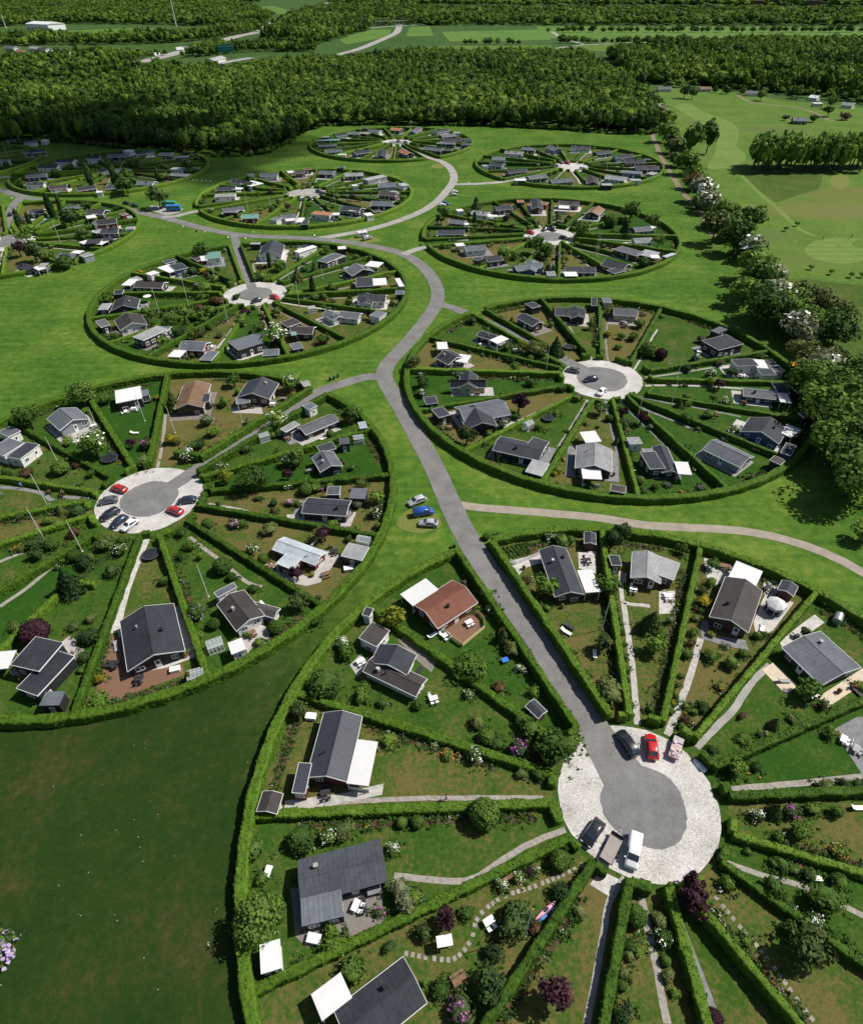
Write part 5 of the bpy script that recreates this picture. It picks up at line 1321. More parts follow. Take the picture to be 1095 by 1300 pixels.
# ------------------------------------------------------------------ garden furniture
_fm = {}
def fmesh(key, fn, mat):
    if key not in _fm: m = MB(); fn(m); _fm[key] = m.mesh(key.split('|')[0], mat)
    return _fm[key]
PLW = ('white', M_WHITE); PLB = ('black', plain('black_plastic', (.03,.03,.034), .6)); PLT = ('wooden', M_WOOD); PLG = ('grey', plain('grey_plastic', (.30,.30,.31), .6))
def table(x, y, a, fin=PLW, L=1.4, W=.85, z=.07):
    r = empty('garden_table', x, y, z, a); put('tabletop', fmesh(f'tabletop|{fin[0]}{L}', lambda m: m.box(-L/2, L/2, -W/2, W/2, .70, .745), fin[1]), r)
    for sx in (-1, 1):
        for sy in (-1, 1): put('leg', fmesh(f'leg|{fin[0]}', lambda m: m.box(-.035, .035, -.035, .035, 0, .699), fin[1]), r, (sx*(L/2-.1), sy*(W/2-.1), 0))
    tag(r, f"{fin[0]} garden table", 'table', 'garden tables', at=(x, y)); return r
def chair(x, y, a, fin=PLW, z=.07):
    r = empty('garden_chair', x, y, z, a); put('seat', fmesh(f'seat|{fin[0]}', lambda m: m.box(-.25, .25, -.25, .25, .41, .46), fin[1]), r); put('backrest', fmesh(f'backrest|{fin[0]}', lambda m: m.box(-.25, .25, -.06, 0, 0, .5, Matrix.Translation((0, -.22, .47)) @ Matrix.Rotation(-.2, 4, 'X').inverted()), fin[1]), r)
    for sx in (-1, 1):
        for sy in (-1, 1): put('leg', fmesh(f'leg|c{fin[0]}', lambda m: m.box(-.025, .025, -.025, .025, 0, .41), fin[1]), r, (sx*.21, sy*.21, 0))
    tag(r, f"{fin[0]} garden chair", 'chair', 'garden chairs', at=(x, y)); return r
def dining(x, y, a, fin=PLW, n=4):
    table(x, y, a, fin); ca, sa = math.cos(a), math.sin(a)
    for dx, dy, t in ((-.4,-.75,0), (.4,-.75,0), (-.4,.75,math.pi), (.4,.75,math.pi))[:n]: chair(x+dx*ca-dy*sa, y+dx*sa+dy*ca, a+t, fin)
def lounger(x, y, a, fin=PLW):
    r = empty('sun_lounger', x, y, .05, a); put('bed', fmesh(f'bed|{fin[0]}', lambda m: m.box(-.6, .9, -.32, .32, .28, .36), fin[1]), r); put('backrest', fmesh(f'backrest|l{fin[0]}', lambda m: m.box(-.75, 0, -.32, .32, 0, .08, Matrix.Translation((-.6,0,.3)) @ Matrix.Rotation(.6, 4, 'Y')), fin[1]), r)
    for sx in (-.45, .8):
        for sy in (-.27, .27): put('leg', fmesh(f'leg|l{fin[0]}', lambda m: m.box(-.03, .03, -.03, .03, 0, .28), fin[1]), r, (sx, sy, 0))
    tag(r, f"{fin[0]} sun lounger", 'lounger', 'sun loungers', at=(x, y))
def bench(x, y, a, fin=PLT):
    r = empty('garden_bench', x, y, .05, a); put('seat', fmesh(f'seat|b{fin[0]}', lambda m: [m.box(-.8, .8, -.25+.17*k, -.1+.17*k, .42, .46) for k in range(3)], fin[1]), r); put('backrest', fmesh(f'backrest|b{fin[0]}', lambda m: [m.box(-.8, .8, -.3, -.26, .55+.16*k, .67+.16*k) for k in range(2)], fin[1]), r)
    for sx in (-.7, .7): put('leg', fmesh(f'leg|b{fin[0]}', lambda m: [m.box(-.04, .04, -.31, -.24, 0, .85), m.box(-.04, .04, .18, .25, 0, .41), m.box(-.04, .04, -.24, .18, .34, .40)], fin[1]), r, (sx, 0, 0))
    tag(r, f"{fin[0]} garden bench", 'bench', 'garden benches', at=(x, y))
def picnic(x, y, a):
    r = empty('picnic_table', x, y, .06, a); put('tabletop', fmesh('tabletop|pic', lambda m: [m.box(-.9, .9, -.4+.16*k, -.26+.16*k, .70, .745) for k in range(5)], M_WOOD), r)
    for s in (-1, 1): put('bench_seat', fmesh('bench_seat', lambda m: m.box(-.9, .9, -.14, .14, .42, .46), M_WOOD), r, (0, s*.72, 0))
    for s in (-1, 1): put('leg', fmesh('leg|pic', lambda m: [m.box(-.04, .04, -.8, .8, .34, .41), m.tube([(0,-.6,0), (0,-.25,.70)], .045, 6), m.tube([(0,.6,0), (0,.25,.70)], .045, 6)], M_WOOD), r, (s*.65, 0, 0))
    tag(r, 'wooden picnic table with fixed benches', 'picnic table', at=(x, y))
def trampoline(x, y, R=1.6, net=False):
    r = empty('trampoline', x, y, .04); m = MB(); m.lathe([(R*.86,.72), (R*.86,.74)], 28); m.build('mat', plain('trampoline_mat', (.018,.02,.024), .6), r)
    m = MB(); n = 28
    for k in range(n):
        a, b = 2*math.pi*k/n, 2*math.pi*(k+1)/n; m.add([(R*.86*math.cos(a), R*.86*math.sin(a), .76), (R*math.cos(a), R*math.sin(a), .75), (R*math.cos(b), R*math.sin(b), .75), (R*.86*math.cos(b), R*.86*math.sin(b), .76), (R*math.cos(a), R*math.sin(a), .66), (R*math.cos(b), R*math.sin(b), .66)], [(0,1,2,3), (1,4,5,2)])
    m.build('rim_pad', plain('rim_pad', (.05,.06,.075), .6), r)
    for k in range(6):
        a = k*math.pi/3; m = MB(); m.tube([(R*.95*math.cos(a), R*.95*math.sin(a), 0), (R*.95*math.cos(a), R*.95*math.sin(a), .68)], .035, 6); m.build('leg', M_STEEL, r)
    if net:
        for k in range(6):
            a = k*math.pi/3+.2; m = MB(); m.tube([(R*math.cos(a), R*math.sin(a), .7), (R*math.cos(a), R*math.sin(a), 2.4)], .03, 6); m.build('net_pole', M_BLACKM, r)
        m = MB(); m.tube([(R*math.cos(k*math.pi/12), R*math.sin(k*math.pi/12), 2.4) for k in range(25)], .03, 5); m.build('top_ring', M_BLACKM, r)
    tag(r, 'round black trampoline' + (' with net poles' if net else ''), 'trampoline', at=(x, y))
def greenhouse(x, y, a, L=2.6, W=1.9, h=1.7):
    r = empty('greenhouse', x, y, .05, a); gl = MATS.get('greenhouse_glass')
    if gl is None:
        gl, nt, b = nmat('greenhouse_glass'); b.inputs['Base Color'].default_value = (.5,.58,.58,1); b.inputs['Alpha'].default_value = .42; b.inputs['Roughness'].default_value = .08; MATS['greenhouse_glass'] = gl
    m = MB(); m.prism([(-W/2,.02), (W/2,.02), (W/2,h), (0,h+.55), (-W/2,h)], -L/2, L/2); m.build('glazing', gl, r); m = MB()
    n = 5
    for k in range(n):
        x_ = -L/2+L*k/(n-1); m.tube([(x_,-W/2-.02,0), (x_,-W/2-.02,h), (x_,0,h+.58), (x_,W/2+.02,h), (x_,W/2+.02,0)], .03, 4)
    for y_, z_ in ((-W/2,h), (W/2,h), (0,h+.56), (-W/2,.05), (W/2,.05)): m.tube([(-L/2,y_*1.02,z_), (L/2,y_*1.02,z_)], .03, 4)
    m.build('frame', M_WHITE, r); m = MB(); m.box(-L/2+.2, L/2-.2, -W/2+.15, -W/2+.6, .1, .6); m.build('staging', M_WOOD, r); tag(r, 'small white framed glass greenhouse', 'greenhouse', at=(x, y))
def parasol(x, y, col=('white', (.78,.77,.74)), R=1.5, h=2.3):
    r = empty('parasol', x, y, .06); m = MB(); n = 8; vs = [(0,0,h+.35)]
    for k in range(n): a = 2*math.pi*k/n; vs.append((R*math.cos(a), R*math.sin(a), h-.05))
    vs += [(v[0]*.97, v[1]*.97, v[2]-.05) for v in vs]; m.add(vs, [(0, k+1, (k+1) % n+1) for k in range(n)]+[(9, 10+(k+1) % n, 10+k) for k in range(n)]+[(k+1, k+10, (k+1) % n+10, (k+1) % n+1) for k in range(n)]); m.build('canopy', plain(col[0]+'_canvas', col[1], .8, .1), r)
    m = MB(); m.tube([(0,0,0), (0,0,h+.3)], .03, 6); m.build('pole', M_STEEL, r); MB().lathe([(.3,0), (.3,.07), (.08,.12)], 12).build('base', M_STONE, r); tag(r, f"{col[0]} open parasol", 'parasol', at=(x, y))
def gazebo(x, y):
    r = empty('gazebo', x, y, .06, .3); R = 1.75; m = MB(); n = 8; vs = [(0,0,2.9)]
    for rr, z in ((.9,2.55), (R,2.1), (R*.98,1.5)):
        for k in range(n): a = 2*math.pi*k/n; vs.append((rr*math.cos(a), rr*math.sin(a), z))
    m.add(vs, [(0, k+1, (k+1) % n+1) for k in range(n)]+[(1+j*n+k, 1+(j+1)*n+k, 1+(j+1)*n+(k+1) % n, 1+j*n+(k+1) % n) for j in (0, 1) for k in range(n)]); m.build('canopy', plain('pale_canvas', (.55,.55,.54), .7, .2, 1.5), r)
    for k in range(n): a = 2*math.pi*k/n; m = MB(); m.tube([(R*math.cos(a), R*math.sin(a), 0), (R*math.cos(a), R*math.sin(a), 2.1)], .04, 6); m.build('post', M_WHITE, r)
    MB().lathe([(R*.9,.02), (R*.9,.55), (R*.86,.56)], 16).build('side_panel', plain('dark_panel', (.06,.07,.08), .6), r); tag(r, 'pale eight-sided garden gazebo beside dark roofed cottage', 'gazebo')
def swing_seat(x, y, a):
    r = empty('swing_seat', x, y, .04, a); MB().box(-.95, .95, -.6, .6, 1.85, 1.92).build('canopy', M_WHITE, r); MB().box(-.8, .8, -.3, .25, .45, .55).build('seat', plain('pale_cushion', (.55,.58,.6), .8), r); MB().box(-.8, .8, .25, .35, .5, 1.0).build('backrest', plain('pale_cushion', (.55,.58,.6), .8), r)
    for s in (-1, 1): m = MB(); m.tube([(s*.95,-.6,0), (s*.9,0,1.88), (s*.95,.6,0)], .03, 6); m.tube([(s*.8,0,1.85), (s*.8,0,.5)], .015, 5); m.build('frame', M_STEEL, r)
    tag(r, 'white canopied garden swing seat', 'swing seat', at=(x, y))
def kayak(x, y, a, col, label):
    r = empty('kayak', x, y, .08, a); m = MB(); st = [(-2.0,.02,.22), (-1.5,.17,.3), (-.6,.28,.34), (.6,.28,.34), (1.5,.17,.3), (2.0,.02,.22)]; vs = []
    for x_, w, h in st: vs += [(x_,-w,h*.55), (x_,-w*.5,h), (x_,w*.5,h), (x_,w,h*.55), (x_,w*.5,.02), (x_,-w*.5,.02)]
    m.add(vs, [(i*6+k, (i+1)*6+k, (i+1)*6+(k+1) % 6, i*6+(k+1) % 6) for i in range(5) for k in range(6)]+[tuple(range(6)), tuple(range(35, 29, -1))]); m.build('hull', plain(col[0], col[1], .35, .1), r, True)
    m = MB(); m.lathe([(.27,.345), (.24,.36)], 14); o = m.build('cockpit', M_BLACKM, r); o.scale = (1.7, .75, 1); tag(r, label, 'kayak')
def bin_(x, y, a, col, label, at=True):
    r = empty('wheelie_bin', x, y, .04, a); MB().box(-.3, .3, -.35, .35, .08, .95).build('bin_body', plain(col[0], col[1], .6), r); MB().box(-.33, .33, -.38, .38, .955, 1.03).build('lid', plain(col[0], col[1], .6), r); ty = MB(); ty.tube([(-.3,.3,.1), (.3,.3,.1)], .1, 8); ty.build('wheel', M_RUB, r); tag(r, label, 'bin', at=(x, y) if at else None)
def person(x, y, a, shirt, trouser, label, lean=0.0, step=.28):
    me = bpy.data.meshes.new('person_skeleton'); f = step
    J = dict(pel=(0,0,.95), spi=(lean*.15,0,1.15), che=(lean*.35,0,1.36), nec=(lean*.45,0,1.5), hed=(lean*.52,0,1.6), top=(lean*.55,0,1.74))
    E_ = [('pel','spi'), ('spi','che'), ('che','nec'), ('nec','hed'), ('hed','top')]; rad = dict(pel=.15, spi=.14, che=.165, nec=.06, hed=.105, top=.08)
    for s, n in ((-1,'l'), (1,'r')):
        g = f*s; J.update({'hip'+n:(0,s*.1,.9), 'kne'+n:(g*.5+.04,s*.11,.5), 'ank'+n:(g,s*.11,.09), 'toe'+n:(g+.17,s*.12,.05), 'sho'+n:(lean*.38,s*.2,1.42), 'elb'+n:(lean*.4-g*.35,s*.26,1.14), 'wri'+n:(lean*.5-g*.5+.1,s*.25,.92), 'han'+n:(lean*.5-g*.55+.14,s*.24,.83)})
        rad.update({'hip'+n:.1, 'kne'+n:.065, 'ank'+n:.045, 'toe'+n:.04, 'sho'+n:.065, 'elb'+n:.045, 'wri'+n:.033, 'han'+n:.035}); E_ += [('pel','hip'+n), ('hip'+n,'kne'+n), ('kne'+n,'ank'+n), ('ank'+n,'toe'+n), ('che','sho'+n), ('sho'+n,'elb'+n), ('elb'+n,'wri'+n), ('wri'+n,'han'+n)]
    K = list(J); me.from_pydata([J[k] for k in K], [(K.index(p), K.index(q)) for p, q in E_], []); o = bpy.data.objects.new('person', me); COL.objects.link(o); o.modifiers.new('Skin', 'SKIN'); sv = me.skin_vertices[0].data
    for i, k in enumerate(K): sv[i].radius = (rad[k], rad[k]); sv[i].use_root = (k == 'pel')
    o.modifiers.new('Sub', 'SUBSURF').levels = 2; dg = bpy.context.evaluated_depsgraph_get(); m2 = bpy.data.meshes.new_from_object(o.evaluated_get(dg)); o.modifiers.clear(); o.data = m2
    skin = plain('skin', (.50,.30,.22), .6, .1); m2.materials.clear()
    for m in (skin, plain(*shirt), plain(*trouser), plain('shoe', (.04,.035,.03), .7)): m2.materials.append(m)
    for p in m2.polygons:
        c = p.center; p.material_index = 3 if c.z < .1 else 2 if c.z < .96 and abs(c.y) < .21 else 1 if (.96 <= c.z < 1.47 and (abs(c.y) < .235 or c.z > 1.15)) else 0; p.use_smooth = True
    o.location = (x, y, .06); o.rotation_euler = (0, 0, a); h = MB(); h.lathe([(.04,1.785), (.09,1.76), (.118,1.69), (.115,1.63)], 12); hm = h.mesh('hair', plain('brown_hair', (.06,.04,.025), .8), True); ho = put('hair', hm, o, (lean*.54-.015, 0, 0)); nose = MB().box(-.015, .03, -.014, .014, -.02, .03).build('nose', skin, o); nose.location = (lean*.53+.105, 0, 1.62)
    tag(o, label, 'person'); return o
def at(sh, x, y): return Z(sh, x, y)
# traced pieces
for ln in """
c5 585 470 2.0 1
c7 805 100 1.75 0
c1 868 275 1.7 0
c3 765 120 1.6 1
""".strip().split('\n'):
    t = ln.split(); p = Z(t[0], float(t[1]), float(t[2]), .6); trampoline(p[0], p[1], float(t[3]), t[4] == '1')
for sh, x, y, a in (('c8',170,705,.45), ('c7',1050,755,.35), ('c6',385,348,.55), ('c6',872,360,.2), ('c3',665,160,.7), ('b8',475,490,.4), ('c8',905,190,-.3)):
    p = Z(sh, x, y, .8); greenhouse(p[0], p[1], a)
for sh, x, y, a, fin, n in (('d5',500,110,.2,PLB,4), ('d5',655,690,1.2,PLW,2), ('d5',205,515,1.4,PLW,0), ('d1',578,600,.3,PLW,3), ('d1',295,455,.6,PLW,2), ('d1',715,305,.5,PLW,2), ('d3',610,345,.5,PLB,3), ('d2',1040,425,0,PLW,3), ('d2',590,225,.1,PLB,3), ('c7',740,770,.2,PLB,4), ('c7',600,690,1.4,PLB,4), ('c8',450,310,.4,PLT,3), ('c8',350,640,.6,PLT,2),
  ('c8',760,235,.3,PLB,3), ('c6',505,350,.5,PLT,3), ('d6',470,665,.5,PLW,2), ('c4',465,465,.1,PLB,4), ('c4',300,450,.3,PLB,3), ('c3',275,165,.2,PLT,4), ('c1',600,290,.4,PLW,2), ('c2',210,110,.3,PLB,4), ('c2',120,165,.1,PLB,3), ('c2',480,290,-.3,PLW,4), ('d8',950,395,.9,PLW,2), ('d8',1030,455,.9,PLG,2), ('c5',715,205,.2,PLW,2), ('c7',350,710,.7,PLW,1), ('d3',380,235,-.3,PLT,0)):
    p = Z(sh, x, y, .5); dining(p[0], p[1], a, fin, n)
for sh, x, y, a, fin in (('d2',478,625,-.7,PLW), ('d2',495,595,-.7,PLB), ('d2',633,745,1.4,PLW), ('c5',722,335,0,PLW), ('d6',565,450,.5,PLT), ('d3',700,815,0,PLG), ('c7',620,690,1.5,PLB), ('d7',910,105,-.1,PLW), ('d8',1050,830,0,PLW)):
    p = Z(sh, x, y, .3); (lounger if fin != PLT else bench)(p[0], p[1], a, fin)
for sh, x, y, a in (('d3',400,238,-.35), ('d6',325,958,.5), ('c8',720,350,.4), ('c4',545,100,-.5)):
    p = Z(sh, x, y, .4); picnic(p[0], p[1], a)
p = Z('d3', 650, 440, 1.2); gazebo(*p)
for sh, x, y in (('b7',410,415),):
    p = Z(sh, x, y, 1.5); parasol(*p)
p = Z('d6', 250, 775, .8); swing_seat(p[0], p[1], .15)
p = Z('d6', 752, 612); kayak(p[0], p[1], math.atan2(*(np.array(Z('d6', 805, 555))-np.array(Z('d6', 695, 655)))[::-1]), ('pink_hull', (.72,.36,.44)), 'pink kayak lying beside the blue kayak by the flagpole')
p = Z('d6', 768, 628); kayak(p[0], p[1], math.atan2(*(np.array(Z('d6', 815, 580))-np.array(Z('d6', 705, 665)))[::-1]), ('blue_hull', (.10,.26,.62)), 'blue kayak lying beside the pink kayak by the flagpole')
for sh, x, y, c, lab in (('c6',725,45,('dark_bin', (.03,.035,.035)), 'dark wheelie bin by the left foreground lane mouth'), ('c6',745,38,('green_bin', (.02,.09,.05)), 'green wheelie bin at the left foreground lane mouth'), ('c6',765,28,('green_bin', (.02,.09,.05)), 'rear green wheelie bin at the left foreground lane mouth'),
   ('d1',658,8,('green_bin', (.02,.09,.05)), 'green wheelie bin on the verge above the red tiled cottage'), ('p',249,293,('dark_bin', (.03,.035,.035)), 'dark bin beside the road left of the loop'), ('b5',12,243,('green_bin', (.02,.09,.05)), 'green bin by the right-of-centre lane mouth'), ('c5',205,445,('teal_bin', (.03,.22,.16)), 'teal bin beside the white cottage at the left')):
    p = Z(sh, x, y, .5); bin_(p[0], p[1], random.uniform(-.3, .3), c, lab, False)
# dinghy turned over by the gravel, yellow timber fence of the red house, sand box, hot tub
p = Z('d4', 815, 318, .3); r = empty('upturned_dinghy', p[0], p[1], .07, 2.2); m = MB(); vs = []; st = [(-1.1,.35,.3), (-.6,.52,.45), (.2,.52,.48), (.8,.35,.4), (1.15,.06,.22)]
for x_, w, h in st: vs += [(x_,-w,0), (x_,-w*.8,h*.7), (x_,0,h), (x_,w*.8,h*.7), (x_,w,0)]
m.add(vs, [(i*5+k, (i+1)*5+k, (i+1)*5+k+1, i*5+k+1) for i in range(4) for k in range(4)]+[tuple(range(5)), tuple(range(24, 19, -1))]); m.build('hull', plain('white_hull', (.66,.69,.72), .35, .1), r, True); MB().box(-1.0, 1.1, -.03, .03, .44, .53).build('keel', M_STEEL, r); tag(r, 'white upturned dinghy on gravel beside the hub hedge', 'boat')
pts = [Z('d1', *q) for q in ((612,335), (640,365), (690,400), (720,375), (775,330), (770,295), (745,270))]; r = empty('deck_fence', pts[2][0], pts[2][1], .07)
for i in range(len(pts)-1):
    a, b = pts[i], pts[i+1]; L = math.dist(a, b); m = MB(); n = max(2, int(L/.14))
    for k in range(n): m.box(k*L/n, k*L/n+L/n*.8, -.02, .02, .1, 1.0)
    m.box(0, L, -.05, -.021, .25, .33); m.box(0, L, -.05, -.021, .75, .83); o = m.build('fence_panel', plain('yellow_timber', (.62,.50,.26), .7, .15, 2), r); o.location = (a[0]-pts[2][0], a[1]-pts[2][1], 0); o.rotation_euler = (0, 0, math.atan2(b[1]-a[1], b[0]-a[0]))
tag(r, 'yellow timber fence round the deck of the red cottage', 'fence')
poly('wooden_terrace', [Z('d1', *q) for q in ((620,338), (690,398), (770,330), (740,270), (690,290))], M_WOODB, .0665)
pts = [Z('d2', *q) for q in ((160,235), (195,250), (325,195))]; r = empty('picket_fence', *pts[1], .05)
for i in range(2):
    a, b = pts[i], pts[i+1]; L = math.dist(a, b); m = MB(); n = int(L/.16)
    for k in range(n): m.box(k*L/n, k*L/n+.1, -.02, .02, .05, .95)
    m.box(0, L, -.05, -.021, .3, .38); m.box(0, L, -.05, -.021, .7, .78); o = m.build('fence_panel', M_WHITE, r); o.location = (a[0]-pts[1][0], a[1]-pts[1][1], 0); o.rotation_euler = (0, 0, math.atan2(b[1]-a[1], b[0]-a[0]))
tag(r, 'white picket fence beside the vegetable rows', 'fence')
poly('vegetable_plot', [Z('d2', *q) for q in ((95,165), (290,125), (320,185), (150,225))], M_SOIL, .047)
V = []; 
for k in range(7):
    a = np.array(Z('d2', 105+k*22, 160-k*4.5)); b = np.array(Z('d2', 160+k*20, 220-k*6)); t = np.linspace(0, 1, 60)[:, None]; V.append(a+(b-a)*t)
V = np.repeat(np.concatenate(V), 6, 0); V = np.column_stack([V+RNG.normal(0, .12, V.shape), RNG.uniform(.1, .35, len(V))]); N = unit(len(V)); N[:, 2] = abs(N[:, 2])+.5; N /= np.linalg.norm(N, axis=1, keepdims=True); cv, cf = cards(V, N, .12); o = put('vegetable_rows', fastmesh('vegetable_rows', cv, cf, F_BED, np.full(len(cv), .8))); o['kind'] = 'stuff'; tag(o, 'green vegetable rows in bare soil behind white picket fence', 'plants')
for sh, x, y, s in (('c7',935,715,1), ('d5',440,860,1), ('c8',830,320,1.1), ('d1',105,668,1)):   # covered tubs and white chests
    p = Z(sh, x, y, .5); r = empty('storage_chest', p[0], p[1], .07, random.uniform(-.2, .3)); MB().box(-.8*s, .8*s, -.5*s, .5*s, 0, .62).build('chest_body', M_WHITE, r); MB().box(-.84*s, .84*s, -.54*s, .54*s, .625, .72).build('lid', M_WHITE, r); tag(r, 'white lidded outdoor storage chest', 'chest', at=p)
p = Z('d3', 968, 500, .8); r = empty('silver_tank', p[0], p[1], .06, .9); m = MB(); m.tube([(-1,0,.85), (1,0,.85)], .8, 20); m.build('tank', M_STEEL, r, False); MB().box(-.8, .8, -.5, .5, 0, .25).build('cradle', M_WOOD, r); tag(r, 'silver cylindrical tank behind the wide grey roofed cottage', 'tank')
p = Z('d2', 135, 780, .5); r = empty('sandpit_table', p[0], p[1], .05, .4); MB().box(-.6, .6, -.45, .45, .5, .6).build('tray', plain('blue_tray', (.04,.16,.55), .5), r)
for sx in (-.5, .5):
    for sy in (-.35, .35): MB().box(sx-.04, sx+.04, sy-.04, sy+.04, 0, .499).build('leg', plain('blue_tray', (.04,.16,.55), .5), r)
tag(r, 'small blue play table on the lawn below the red cottage', 'play table')
p = Z('d6', 258, 62); person(p[0], p[1], 0.1, ('pale_shirt', (.30,.33,.42), .8), ('dark_trousers', (.025,.028,.04), .8), 'person in dark trousers walking along the thin garden path', .15)
p = Z('c5', 122, 632); person(p[0], p[1], 2.6, ('blue_shirt', (.06,.20,.50), .8), ('grey_trousers', (.10,.10,.11), .8), 'person in blue shirt on the grey garden path at left', .25)
p = Z('c5', 16, 682); person(p[0], p[1], 1.0, ('white_shirt', (.6,.6,.6), .8), ('navy_trousers', (.03,.05,.12), .8), 'person in white shirt on the lawn at the left edge', .3)
p = Z('a4', 1066, 280); person(p[0], p[1], 0, ('dark_shirt', (.04,.04,.05), .8), ('dark_trousers', (.025,.028,.04), .8), 'golfer in dark clothes beside the green, right hand one', .2)
p = Z('a4', 1000, 284); person(p[0], p[1], 0, ('pale_shirt', (.5,.5,.5), .8), ('dark_trousers', (.025,.028,.04), .8), 'golfer in pale shirt on the round putting green', .2)
# orange boom lift at the hedgerow
p = Z('c2', 925, 365); r = empty('boom_lift', p[0], p[1], .02, .3); oc = plain('orange_paint', (.62,.24,.02), .45); MB().box(-1.2, 1.2, -.8, .8, .45, 1.2).build('chassis', oc, r); m = MB(); m.tube([(-.6,0,1.2), (.4,0,4.2), (3.2,0,3.6), (4.6,0,4.6)], .16, 6); m.build('boom', oc, r); MB().box(4.3, 5.5, -.5, .5, 4.0, 5.0).build('basket', M_STEEL, r); wheel_pair(r, [-.8, .8], .85, .4); tag(r, 'orange boom lift working beside the tall hedgerow', 'boom lift')
for h in list(HOUSES):
    k = ring_at(h[0], h[1])
    if h[3] != 'cottage' or k not in ('F','L','R','C','D'): continue
    for q in range(2):
        d = (Vector(HUB[k])-Vector((h[0], h[1]))).normalized(); t = random.uniform(-1.9, 1.9); dd = h[6]/2+random.uniform(1.4, 2.6)
        x, y = h[0]+dd*(d.x*math.cos(t)-d.y*math.sin(t)), h[1]+dd*(d.x*math.sin(t)+d.y*math.cos(t))
        a = h[4]+random.choice((0, math.pi/2)); c_ = random.random()
        if c_ < .4: dining(x, y, a, random.choice((PLW, PLB, PLT, PLG)), random.choice((2, 3, 4)))
        elif c_ < .6: lounger(x, y, a, random.choice((PLW, PLB, PLG)))
        elif c_ < .8: bench(x, y, a, random.choice((PLT, PLW, PLG)))
        elif c_ < .84 and k in 'CD': parasol(x, y, random.choice((('white', (.78,.77,.74)), ('beige', (.48,.42,.32)), ('grey', (.28,.28,.29)))))
        else:
            r = empty('log_pile', x, y, .05, a); m = MB()
            for i in range(4):
                for j in range(7-i): m.tube([(-.35, (j-(6-i)/2)*.24, .12+i*.2), (.35, (j-(6-i)/2)*.24, .12+i*.2)], .115, 7)
            m.build('logs', M_WOOD, r); MB().box(-.4, .4, -.9, .9, .86, .9).build('cover_sheet', M_SLATE, r); tag(r, 'stacked log pile under a grey sheet', 'log pile', 'log piles', at=(x, y))
# loose clutter round the cottages: planters
_pl = MB().lathe([(.22,0), (.3,.4), (.26,.4)], 10).mesh('pot', plain('terracotta', (.30,.12,.07), .8)); 
for h in HOUSES:
    k = ring_at(h[0], h[1])
    if h[3] != 'cottage' or k not in ('F','L','R','C'): continue
    for q in range(2 if k in 'FL' else 1):
        t = random.uniform(0, 6.28); d = max(h[5], h[6])/2+1.0; x, y = h[0]+d*math.cos(t), h[1]+d*math.sin(t)
        r = empty('planter', x, y, .06); put('pot', _pl, r, (0,0,0), 0, random.uniform(.8, 1.4)); o = put('foliage', crown_mesh('ball', random.choice(('green','light','olive')), 380, .12, q), r, (0,0,.7), 0, .42); tag(r, 'terracotta planter beside cottage wall', 'planter', 'terracotta planters', at=(x, y))
# ------------------------------------------------------------------ ground, roads, golf course, far land
SH.update(e1=(820,120,3.982), e2=(0,0,3.91), e3=(260,0,3.65), e4=(780,60,3.476), e5=(840,380,3.8235))
def PG(sh, s): q = list(map(float, s.split())); return [Z(sh, q[i], q[i+1]) for i in range(0, len(q), 2)]
poly('ground', [(-9000,-300), (9000,-300), (9000,9000), (-9000,9000)], M_FAR, -.05)
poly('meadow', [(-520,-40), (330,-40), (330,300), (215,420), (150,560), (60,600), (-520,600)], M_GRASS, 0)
0 and poly('rough_meadow', PG('p', '-90 905 60 915 160 912 255 885 350 830 420 745 400 830 345 890 312 985 296 1100 300 1420 -90 1420'), M_MEADOW, .022, True)
M_ROUGH = grass_mat('golf_rough', (0.036,0.076,0.012), (0.062,0.102,0.017), (0.105,0.118,0.030), 0.0, specks=False, scale=0.08)
poly('golf_course', PG('p', '832 112 900 112 1000 128 1130 140 1130 500 1090 500 1045 420 1000 360 950 300 905 235 868 180'), M_GOLF, .006)
poly('fairway', PG('e1', '130 55 215 45 300 90 430 140 470 200 455 255 500 300 490 340 400 370 310 370 350 280 345 200 250 130'), M_FAIR, .012, True)
poly('rough_grass', PG('e1', '470 395 900 395 870 480 760 510 660 545 590 500'), M_ROUGH, .012)
poly('rough_field', PG('e1', '690 935 800 930 950 950 1200 975 1200 1500 1000 1700 900 1300 850 1150'), M_ROUGH, .014)
for sh, cx, cy, rx, ry, m, n in (('e1',522,575,40,23,M_TAN,'tee'), ('e1',978,440,50,38,M_TAN,'tee'), ('e1',990,787,190,66,M_FAIR,'putting_green'), ('e1',75,55,24,6,M_STONEL,'bunker'), ('e1',70,40,16,4,M_STONEL,'bunker'), ('e1',1090,755,50,22,M_GOLF,'hollow')):
    poly(n, [Z(sh, cx+rx*math.cos(t), cy+ry*math.sin(t)) for t in [k*math.pi/20 for k in range(40)]], m, .018 if n != 'hollow' else .024)
ribbon('golf_track', PG('e1', '380 330 470 400 580 505 680 590 760 670 850 715'), 2.6, M_FAIR, .02)
ribbon('gravel_drive', PG('e1', '455 0 530 38 640 50 780 70 870 100 930 130 1000 120'), 3.0, M_TRACK, .03)
ribbon('dirt_track', PG('p', '822 150 828 172 838 196 852 222 868 246 884 264 896 280 905 300'), 3.0, M_TRACK, .02)
